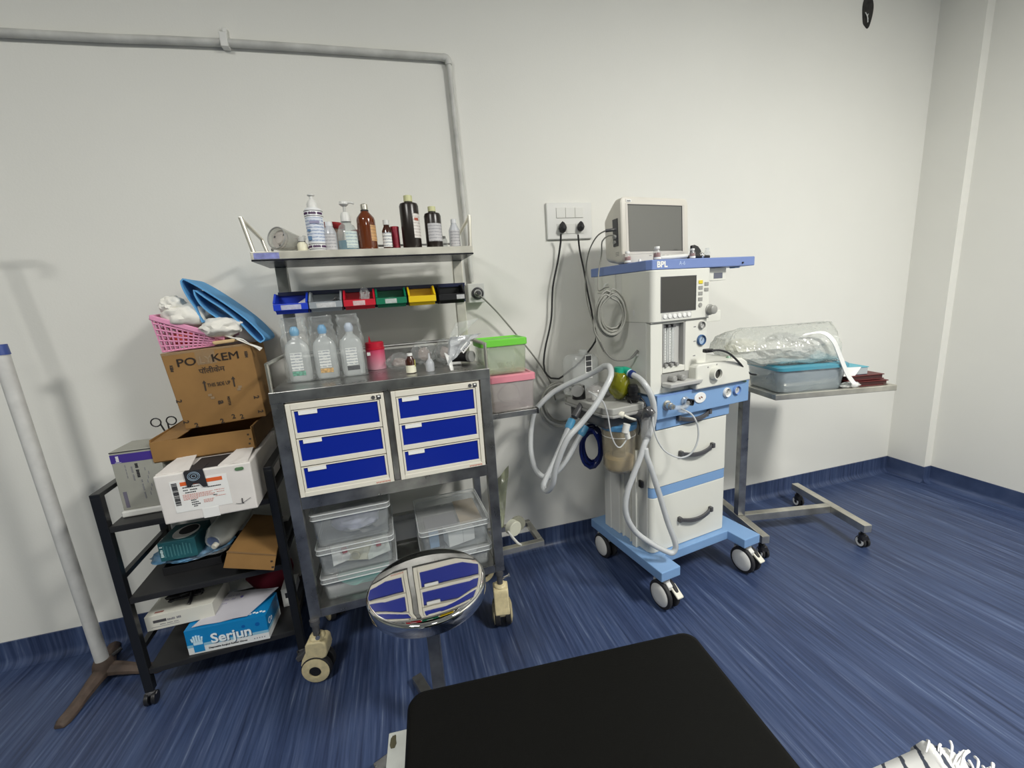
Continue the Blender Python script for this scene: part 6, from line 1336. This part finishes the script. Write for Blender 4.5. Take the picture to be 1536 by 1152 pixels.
# small modules behind on the right
s1 = A('alarm_module', box(nb(), .292, .402, .125, .26, 1.268, 1.3165), M_MACH, bev=.002); A('module_window', box(nb(), .335, .382, .1242, .1252, 1.276, 1.298), mat('slate_window', (0.11, 0.12, 0.16), 0.4), s1)
s2 = A('vaporizer_rail', box(nb(), .292, .392, .135, .22, 1.108, 1.152), M_MACH, bev=.002)
A('rail_clamp', blob(cyl(nb(), (.335, .14, 1.157), (.355, .14, 1.157), .003, n=8), (.365, .145, 1.160), (.010, .010, .008), 2, .2, 3, 1), M_BLK, s2)
# top slab
bm = nb(); prism(bm, [(.0, .47), (.0, .125), (.012, .105), (.520, .092), (.520, .47)], 'z', 1.318, 1.353)
ts = A('top_shelf', bm, M_SLAB, bev=.003)
A('shelf_stud', cyl(nb(), (.452, .094, 1.330), (.452, .089, 1.330), .0035, n=10), M_INKB, ts)
A('shelf_hook', box(nb(), .435, .462, .11, .14, 1.312, 1.3185), M_MACHB, ts, bev=.003)
sl_ = math.atan2(.092 - .105, .520 - .012)
text('lettering', 'BPL', .029, (.055, .1030, 1.335), M_LABEL, ts, rot=(PI / 2, 0, sl_), bold=.0011, sx=1.05)
text('lettering', 'A-6', .020, (.148, .1010, 1.337), mat('pale_blue_print', (0.45, 0.56, 0.80), 0.5), ts, rot=(PI / 2, 0, sl_), bold=.0001)
# left side details
for z, y in ((1.193, .196), (1.193, .180)): A('screw_hole', cyl(nb(), (.0025, y, z), (.0010, y, z), .0035, n=10), M_INKB)
A('side_tab', box(nb(), -.0005, .003, .186, .198, 1.154, 1.180), M_WHITE, bev=.002)
A('side_knob', cyl(nb(), (.003, .172, 1.009), (-.009, .172, 1.009), .006, n=14), M_WHITE, smooth=True)
A('cable_hook', tube(nb(), [(.002, .345, 1.285), (-.014, .345, 1.283), (-.024, .345, 1.272), (-.020, .345, 1.258), (-.01, .345, 1.256)], .003, 8, .006), M_WHITE, smooth=True)
A('side_bracket', box(nb(), -.004, .003, .30, .42, 1.25, 1.315), M_MACH, bev=.002)
# absorber
ab = A('absorber_plate', prism(nb(), [(.004, .13), (.004, .47), (-.150, .47), (-.186, .40), (-.182, .150), (-.160, .118), (-.03, .118)], 'z', .806, .832), mat('absorber_grey', (0.36, 0.36, 0.34), 0.35), bev=.004)
A('absorber_rim', prism(nb(), [(.0, .12), (.0, .46), (-.154, .476), (-.192, .405), (-.188, .146), (-.164, .110), (-.03, .110)], 'z', .796, .8065), M_MGREY, ab, bev=.003)
A('absorber_manifold', box(nb(), -.17, .0, .15, .40, .745, .797), M_DGREY, ab, bev=.008)
A('support_arm', box(nb(), -.02, .012, .24, .34, .70, .80), M_SIDE, ab, bev=.003)
cx, cy = -.083, .186
cn = A('canister', lathe(nb(), [(0, .556), (.045, .556), (.056, .564), (.061, .580), (.066, .735), (.063, .735), (.058, .582), (.052, .568), (0, .562)], (cx, cy, 0), 36), clear('canister_clear', (0.70, 0.64, 0.50), 0.28, 0.1, tint=(0.97, 0.93, 0.84)), ab, smooth=True, ang=60)
A('canister_ring', lathe(nb(), [(.0, .733), (.068, .733), (.069, .738), (.069, .752), (0, .752)], (cx, cy, 0), 36), mat('ring_blue', (0.10, 0.30, 0.55), 0.35), cn, smooth=True)
A('absorbent', lathe(nb(), [(0, .564), (.046, .564), (.054, .580), (.0565, .612), (0, .618)], (cx, cy, 0), 28), mat('absorbent_tan', (0.55, 0.46, 0.27), 0.8, var=.2, vscale=200), cn, smooth=True)
A('canister_core', cyl(nb(), (cx, cy, .612), (cx, cy, .735), .026, n=20), clear('core_brown', (0.20, 0.17, 0.13), 0.6, 0.3), cn, smooth=True)
A('level_line', tube(nb(), [(cx + .0645 * math.cos(a), cy + .0645 * math.sin(a), .706) for a in [2 * PI * k / 24 for k in range(24)]], .0016, 6, .01, closed=True), M_LABEL, cn, smooth=True)
cap_ = A('pressure_valve', lathe(nb(), [(0, .832), (.020, .832), (.022, .840), (.028, .845), (.028, .855), (.018, .858), (.0185, .895), (.015, .900), (0, .900)], (-.036, .157, 0), 28), M_BLK, ab, smooth=True)
A('cap_ridge', lathe(nb(), [(.0180, .870), (.0205, .872), (.0205, .890), (.0180, .892)], (-.036, .157, 0), 18), M_BLK, cap_)
A('valve_strap', tube(nb(), [(-.058, .150, .850), (-.060, .128, .82), (-.052, .108, .77), (-.052, .100, .735), (-.060, .098, .72)], .003, 6, .01), M_BLK, ab, smooth=True)
A('valve_strap', tube(nb(), [(-.012, .150, .852), (-.006, .125, .83), (-.018, .105, .79), (-.026, .10, .775)], .003, 6, .01), M_BLK, ab, smooth=True)
for x, y, nm in ((-.132, .270, 'valve_dome'), (-.075, .31, 'valve_dome')):
    vd = A(nm, lathe(nb(), [(0, .832), (.036, .832), (.038, .838), (.038, .866), (.030, .884), (.014, .892), (0, .893)], (x, y, 0), 28), clear('dome_clear', (0.62, 0.60, 0.58), 0.34, 0.08), ab, smooth=True, ang=60)
    A('valve_core', lathe(nb(), [(0, .834), (.012, .834), (.012, .858), (0, .862)], (x, y, 0), 16), M_LABEL, vd, smooth=True)
A('cable_port', cyl(nb(), (-.165, .335, .832), (-.165, .335, .885), .028, .024, n=22), M_BLK, ab, smooth=True)
A('cable_port', cyl(nb(), (-.190, .310, .87), (-.165, .335, .87), .024, n=22), M_MGREY, ab, smooth=True)
for (x, y, z) in ((-.205, .285, .800), (-.145, .275, .772)):
    A('hose_port', tube(nb(), [(x + .045, y + .025, z + .02), (x + .012, y + .006, z + .002), (x - .02, y - .005, z - .025)], .0145, 14, .01), M_DGREY, ab, smooth=True)
A('front_port', tube(nb(), [(-.045, .120, .79), (-.040, .098, .79), (-.040, .088, .775)], .017, 14, .008), M_DGREY, ab, smooth=True)
A('sample_port', tube(nb(), [(-.125, .14, .803), (-.122, .118, .804), (-.115, .112, .802)], .013, 14, .008), M_IVORY, ab, smooth=True)
A('sample_stem', tube(nb(), [(-.115, .112, .802), (-.095, .105, .790), (-.070, .10, .780)], .0045, 8, .01), M_IVORY, ab, smooth=True)

# breathing circuit, hoses and cables around the machine
t = thing('breathing_circuit', 'looped translucent breathing hoses with blue cuffs left of the machine', 'hose', (0, 0, 0))
obj('hose', tube(nb(), HOSEA1, .0110, 14, .004, ridge=.035), M_HOSE, t, smooth=True, ang=80)
obj('hose', tube(nb(), HOSEA2, .0110, 14, .004, ridge=.035), M_HOSE, t, smooth=True, ang=80)
M_CUFF = clear('cuff_blue', (0.10, 0.40, 0.68), 0.75, 0.25)
for P_ in (HOSEA1, HOSEA2):
    p0, p1 = Vector(P_[0]), Vector(P_[1]); d = (p1 - p0).normalized()
    obj('blue_cuff', cyl(cyl(nb(), p0 - d * .012, p0 + d * .020, .0165, .0165, n=18), p0 + d * .02, p0 + d * .032, .0165, .0135, n=18), M_CUFF, t, smooth=True)
t = thing('patient_hose', 'translucent hose from a green connector, looping down onto the machine base', 'hose', (0, 0, 0))
obj('hose', tube(nb(), HOSEB1, .0112, 14, .004, ridge=.035), M_HOSE, t, smooth=True, ang=80)
obj('hose', tube(nb(), HOSEB2, .0108, 14, .004, ridge=.035), M_HOSE, t, smooth=True, ang=80)
p0, p1 = Vector(HOSEB1[0]), Vector(HOSEB1[1]); d = (p0 - p1).normalized()
obj('navy_ring', cyl(nb(), p0 - d * .002, p0 + d * .012, .0155, n=20), mat('navy_plastic', (0.01, 0.03, 0.16), 0.35), t, smooth=True)
obj('white_ring', cyl(nb(), p0 + d * .012, p0 + d * .018, .0158, n=20), mat('aqua_white', (0.5, 0.70, 0.80), 0.35), t, smooth=True)
g0 = p0 + d * .018
obj('green_elbow', tube(nb(), [g0, g0 + d * .018, g0 + d * .03 + Vector((-.012, .01, -.004)), g0 + d * .03 + Vector((-.026, .018, -.022))], .0165, 14, .006), mat('green_plastic', (0.01, 0.32, 0.20), 0.35), t, smooth=True)
y0_ = Vector(HOSEB1[-1])
obj('y_piece', lathe(nb(), [(0, -.045), (.016, -.045), (.019, -.03), (.018, .02), (.015, .045), (0, .045)], y0_ + Vector((-.004, .006, .032)), 20), clear('smoky_clear', (0.50, 0.50, 0.50), 0.40, 0.1), t, smooth=True)
obj('elbow', tube(nb(), [y0_ + Vector((-.006, .01, .07)), y0_ + Vector((-.004, .004, .095)), y0_ + Vector((-.004, -.010, .105)), y0_ + Vector((.004, -.018, .09))], .016, 12, .006), mat('smoke_elbow', (0.08, 0.08, 0.085), 0.15, spec=.7), t, smooth=True)
t = thing('reservoir_bag', 'yellow-green reservoir bag hanging below the green connector', 'bag', MF.W(-.062, .205, .835), MF.a)
obj('bag_body', blob(nb(), (0, 0, .060), (.042, .040, .058), 4, .10, 2.0, 3), clear('yellow_bag', (0.22, 0.22, 0.012), 0.72, 0.12, tint=(0.8, 0.8, 0.25)), t, smooth=True)
obj('bag_neck', lathe(nb(), [(0, .105), (.020, .105), (.018, .130), (0, .130)], n=20), mat('green_plastic', (0.01, 0.32, 0.20), 0.35), t, smooth=True)
t = thing('suction_line', 'thin clear gas line looping across the upper drawer front', 'tube', (0, 0, 0))
obj('tube', tube(nb(), LINE, .0032, 8, .008), M_HOSE, t, smooth=True)
t = thing('sampling_line', 'thin clear sampling line looping below the absorber', 'tube', (0, 0, 0))
obj('tube', tube(nb(), LINE2, .0026, 8, .008), M_HOSE, t, smooth=True)
e_ = Vector(LINE2[-1]); obj('white_fitting', cyl(cyl(nb(), e_ + Vector((0, 0, -.006)), e_ + Vector((-.006, 0, .022)), .010, n=14), e_ + Vector((-.012, 0, .018)), e_ + Vector((-.004, 0, .050)), .013, n=14), M_WHITE, t, smooth=True)
t = thing('grey_cable_coil', 'coiled grey monitor cable hanging on the left side of the machine', 'cable', (0, 0, 0))
obj('coil', tube(nb(), GREYCOIL, .0038, 7, .012), M_CBL, t, smooth=True)
obj('tail', tube(nb(), GREYCOIL_TAIL, .0036, 7, .012), M_CBL, t, smooth=True)
obj('sensor_tail', tube(nb(), SENSOR, lambda s: .003 + .002 * (s > .8), 8, .01), mat('sensor_grey', (0.16, 0.16, 0.15), 0.5), t, smooth=True)
t = thing('white_tube_coil', 'coil of pale grey tubing hanging on the wall left of the machine', 'tube', (0, 0, 0))
obj('coil', tube(nb(), TUBECOIL, .0045, 8, .015), mat('pale_tube', (0.36, 0.36, 0.33), 0.4), t, smooth=True)
t = thing('blue_hose_coil', 'coil of royal blue gas hose below the absorber', 'hose', (0, 0, 0))
obj('coil', tube(nb(), BLUECOIL, .0068, 10, .014), mat('royal_blue', (0.002, 0.012, 0.12), 0.35), t, smooth=True)
t = thing('blue_hose_end', 'short dark blue hose end on the right side of the machine', 'hose', MF.W(.470, .20, .70), MF.a)
obj('hose', tube(nb(), [(.0, .0, .06), (.006, -.004, .03), (.004, -.006, .0), (-.008, 0, -.02)], .012, 12, .01), mat('royal_blue', (0.002, 0.012, 0.12), 0.35), t, smooth=True)
obj('thin_cable', tube(nb(), [(.018, -.01, .05), (.020, -.012, -.04), (.012, -.010, -.14), (.006, -.008, -.18)], .0028, 7, .02), M_RUB, t, smooth=True)
for nm, P_, lb in (('upper_monitor_cable', MONCAB1, 'grey monitor cable drooping behind the blue shelf'), ('lower_monitor_cable', MONCAB2, 'grey monitor cable passing in front of the blue shelf edge')):
    t = thing('monitor_cable', lb, 'cable', (0, 0, 0)); obj('cable', tube(nb(), P_, .0028, 7, .012), M_CBL, t, smooth=True)
    if nm[0] == 'u': obj('plug', cyl(nb(), Vector(P_[0]) + Vector((.008, 0, 0)), Vector(P_[1]) + Vector((.0, 0, 0)), .006, n=12), M_DGREY, t, smooth=True)
t = thing('black_mains_cable', 'black cable arching from the machine to the steel table', 'cable', (0, 0, 0))
obj('cable', tube(nb(), TABLECORD, .0040, 8, .012), M_RUB, t, smooth=True)
q0 = Vector(TABLECORD[0]); obj('plug', box(nb(), q0.x - .012, q0.x + .022, q0.y - .01, q0.y + .01, q0.z - .007, q0.z + .007), M_BLK, t, bev=.003)
t = thing('graduated_jar', 'clear rectangular jar with a white ladder scale behind the absorber', 'jar', MF.W(-.185, .345, .833), MF.a)
rs = []
for (e, z) in ((-.004, 0), (0, .004), (0, .150), (-.012, .170), (-.02, .172)): rs.append([(x + .07, y + .05, z) for x, y in rrect(.130 + 2 * e, .09 + 2 * e, .012, 3)])
obj('jar_body', loft(nb(), rs), M_CLRM, t, smooth=True, ang=40)
obj('jar_cap', lathe(nb(), [(0, .170), (.018, .170), (.018, .188), (0, .190)], (.085, .05, 0), 18), M_CLRM, t, smooth=True)
bm = nb(); box(bm, .064, .067, .0030, .0042, .072, .170); box(bm, .094, .097, .0030, .0042, .072, .170)
for k in range(5): box(bm, .067, .094, .0030, .0042, .074 + .0235 * k, .0765 + .0235 * k)
obj('ladder_scale', bm, M_LABEL, t); obj('dark_scale', box(nb(), .067, .094, .0042, .0050, .078, .166), M_DGREY, t)

# ------------------------------------------------------------------ monitor and small things on the blue top shelf
t = thing('patient_monitor', 'cream patient monitor with a blank grey screen on the machine top', 'monitor', MF.W(.002, .255, 1.3545), MF.a, rot=(R(-2.0), 0, MF.a))
M_MON = mat('monitor_cream', (0.68, 0.65, 0.58), 0.45)
Wm, Hm = .337, .246
rs = []
for (y, e, zc) in ((.0, -.004, 0), (.004, .0, 0), (.040, .0, 0), (.060, -.006, 0), (.115, -.022, -.012), (.150, -.034, -.02)):
    rs.append([(x + Wm / 2, y, max(z + Hm / 2 + zc * .5, 0.001)) for x, z in rrect(Wm + 2 * e, Hm + 2 * e, .022, 5)])
obj('housing', loft(nb(), rs), M_MON, t, smooth=True, ang=40)
sc_ = obj('bezel', box(nb(), .020, .315, -.001, .001, .034, .222), mat('bezel_inner', (0.60, 0.57, 0.52), 0.45), t, bev=.001)
obj('screen', box(nb(), .031, .300, -.0022, -.0006, .044, .216), mat('screen_grey', (0.115, 0.115, 0.105), 0.10, spec=0.6), sc_, bev=.0005)
obj('screen_edge', box(box(nb(), .298, .302, -.0026, -.0008, .042, .218), .030, .302, -.0026, -.0008, .215, .218), M_INKB, sc_)
obj('brand_plate', box(nb(), .024, .048, -.0016, -.0003, .226, .235), M_LABEL, t); marks('brand_print', .028, .045, .228, .233, -.0018, M_INKB, t, 4, .7, False)
obj('red_button', lathe(nb(), [(.005, 0), (.009, 0), (.009, .002), (.005, .002), (.005, 0)], (.028, -.0005, .018), 20, M=Matrix.Rotation(PI / 2, 3, 'X')), mat('red_ring', (0.55, 0.05, 0.04), 0.4), t, smooth=True)
for k in range(6): obj('menu_key', box(nb(), .130 + .022 * k, .142 + .022 * k, -.0012, .0004, .0265, .0285), M_MGREY, t)
obj('side_port', box(nb(), -.003, .004, .022, .052, .070, .172), M_DGREY, t, bev=.001)
obj('cable_socket', cyl(cyl(nb(), (-.002, .035, .105), (-.012, .035, .105), .008, n=14), (-.002, .038, .085), (-.010, .038, .085), .007, n=14), M_MGREY, t, smooth=True)
bm = nb()
for k in range(3): box(bm, -.0012, .001, .020 + .001 * k, .040, .045 - .006 * k, .047 - .006 * k)
obj('side_vents', bm, M_MGREY, t)
obj('feet', box(box(nb(), .03, .06, .01, .10, -.001, .002), .28, .31, .01, .10, -.001, .002), M_RUB, t)
ZT = 1.3535
def vial(x, y, lb, s=1.0):
    return bottle('drug_vial', lb, 'vial', MF.W(x, y, ZT), [(0, 0), (.0105 * s, 0), (.0110 * s, .002), (.0110 * s, .022 * s), (.007 * s, .029 * s), (.0065 * s, .032 * s), (0, .032 * s)], M_CLRM,
        caps=[('cap', [(0, .0315 * s), (.0078 * s, .0315 * s), (.0078 * s, .038 * s), (0, .038 * s)], M_LABEL), ('content', [(0, .002), (.0098 * s, .002), (.0098 * s, .020 * s), (0, .022 * s)], mat('blood_red', (0.20, 0.01, 0.01), 0.3))],
        lab=[(.003, .010, .0113 * s, 190, 350, M_LABEL)], n=18, group='small vials on the machine top')
vial(.010, .238, 'small red-filled vial at the left back edge of the blue shelf', 1.15)
vial(.060, .135, 'small red-filled vial in front of the monitor, near its red button', 1.25)
vial(.232, .135, 'small red-filled vial at the right end of the white laryngoscope tube', 1.0)
t = thing('plastic_stopper', 'tiny white stopper lying at the left corner of the blue shelf', 'stopper', MF.W(.024, .185, ZT), 0)
obj('cap_body', lathe(nb(), [(0, 0), (.006, 0), (.0055, .008), (.004, .010), (0, .010)], n=14), M_LABEL, t, smooth=True)
t = thing('white_tube', 'smooth white tube lying in front of the monitor', 'tube', MF.W(.085, .150, ZT), MF.a)
obj('tube_body', tube(nb(), [(0, .0, .009), (.05, .0, .010), (.10, .0, .012), (.135, 0, .014)], lambda s: .0085 * (1 - .25 * abs(s - .4)), 16, .008), M_WHITE, t, smooth=True)
t = thing('laryngoscope', 'black and chrome instrument lying at the right of the monitor', 'instrument', MF.W(.270, .20, ZT), MF.a)
obj('curved_blade', prism(nb(), [(.085, 0), (.083, .022), (.076, .040), (.062, .054), (.044, .060), (.030, .058), (.026, .0)], 'y', .0, .012), M_BLK, t, bev=.002, smooth=True)
obj('handle', cyl(nb(), (-.01, -.045, .012), (.085, -.03, .009), .007, n=14), M_BLK, t, smooth=True)
obj('joint', blob(nb(), (.040, -.035, .014), (.012, .012, .013), 2, .1, 2, 1), M_CHROME, t, smooth=True)
obj('grip', blob(nb(), (-.008, -.03, .010), (.018, .012, .010), 2, .1, 2, 3), M_BLK, t, smooth=True)
bottle('clear_vial', 'clear little bottle standing to the right of the black instrument', 'vial', MF.W(.380, .20, ZT), [(0, 0), (.011, 0), (.0115, .003), (.0115, .028), (.008, .036), (.008, .046), (0, .046)], M_CLRM, n=18)
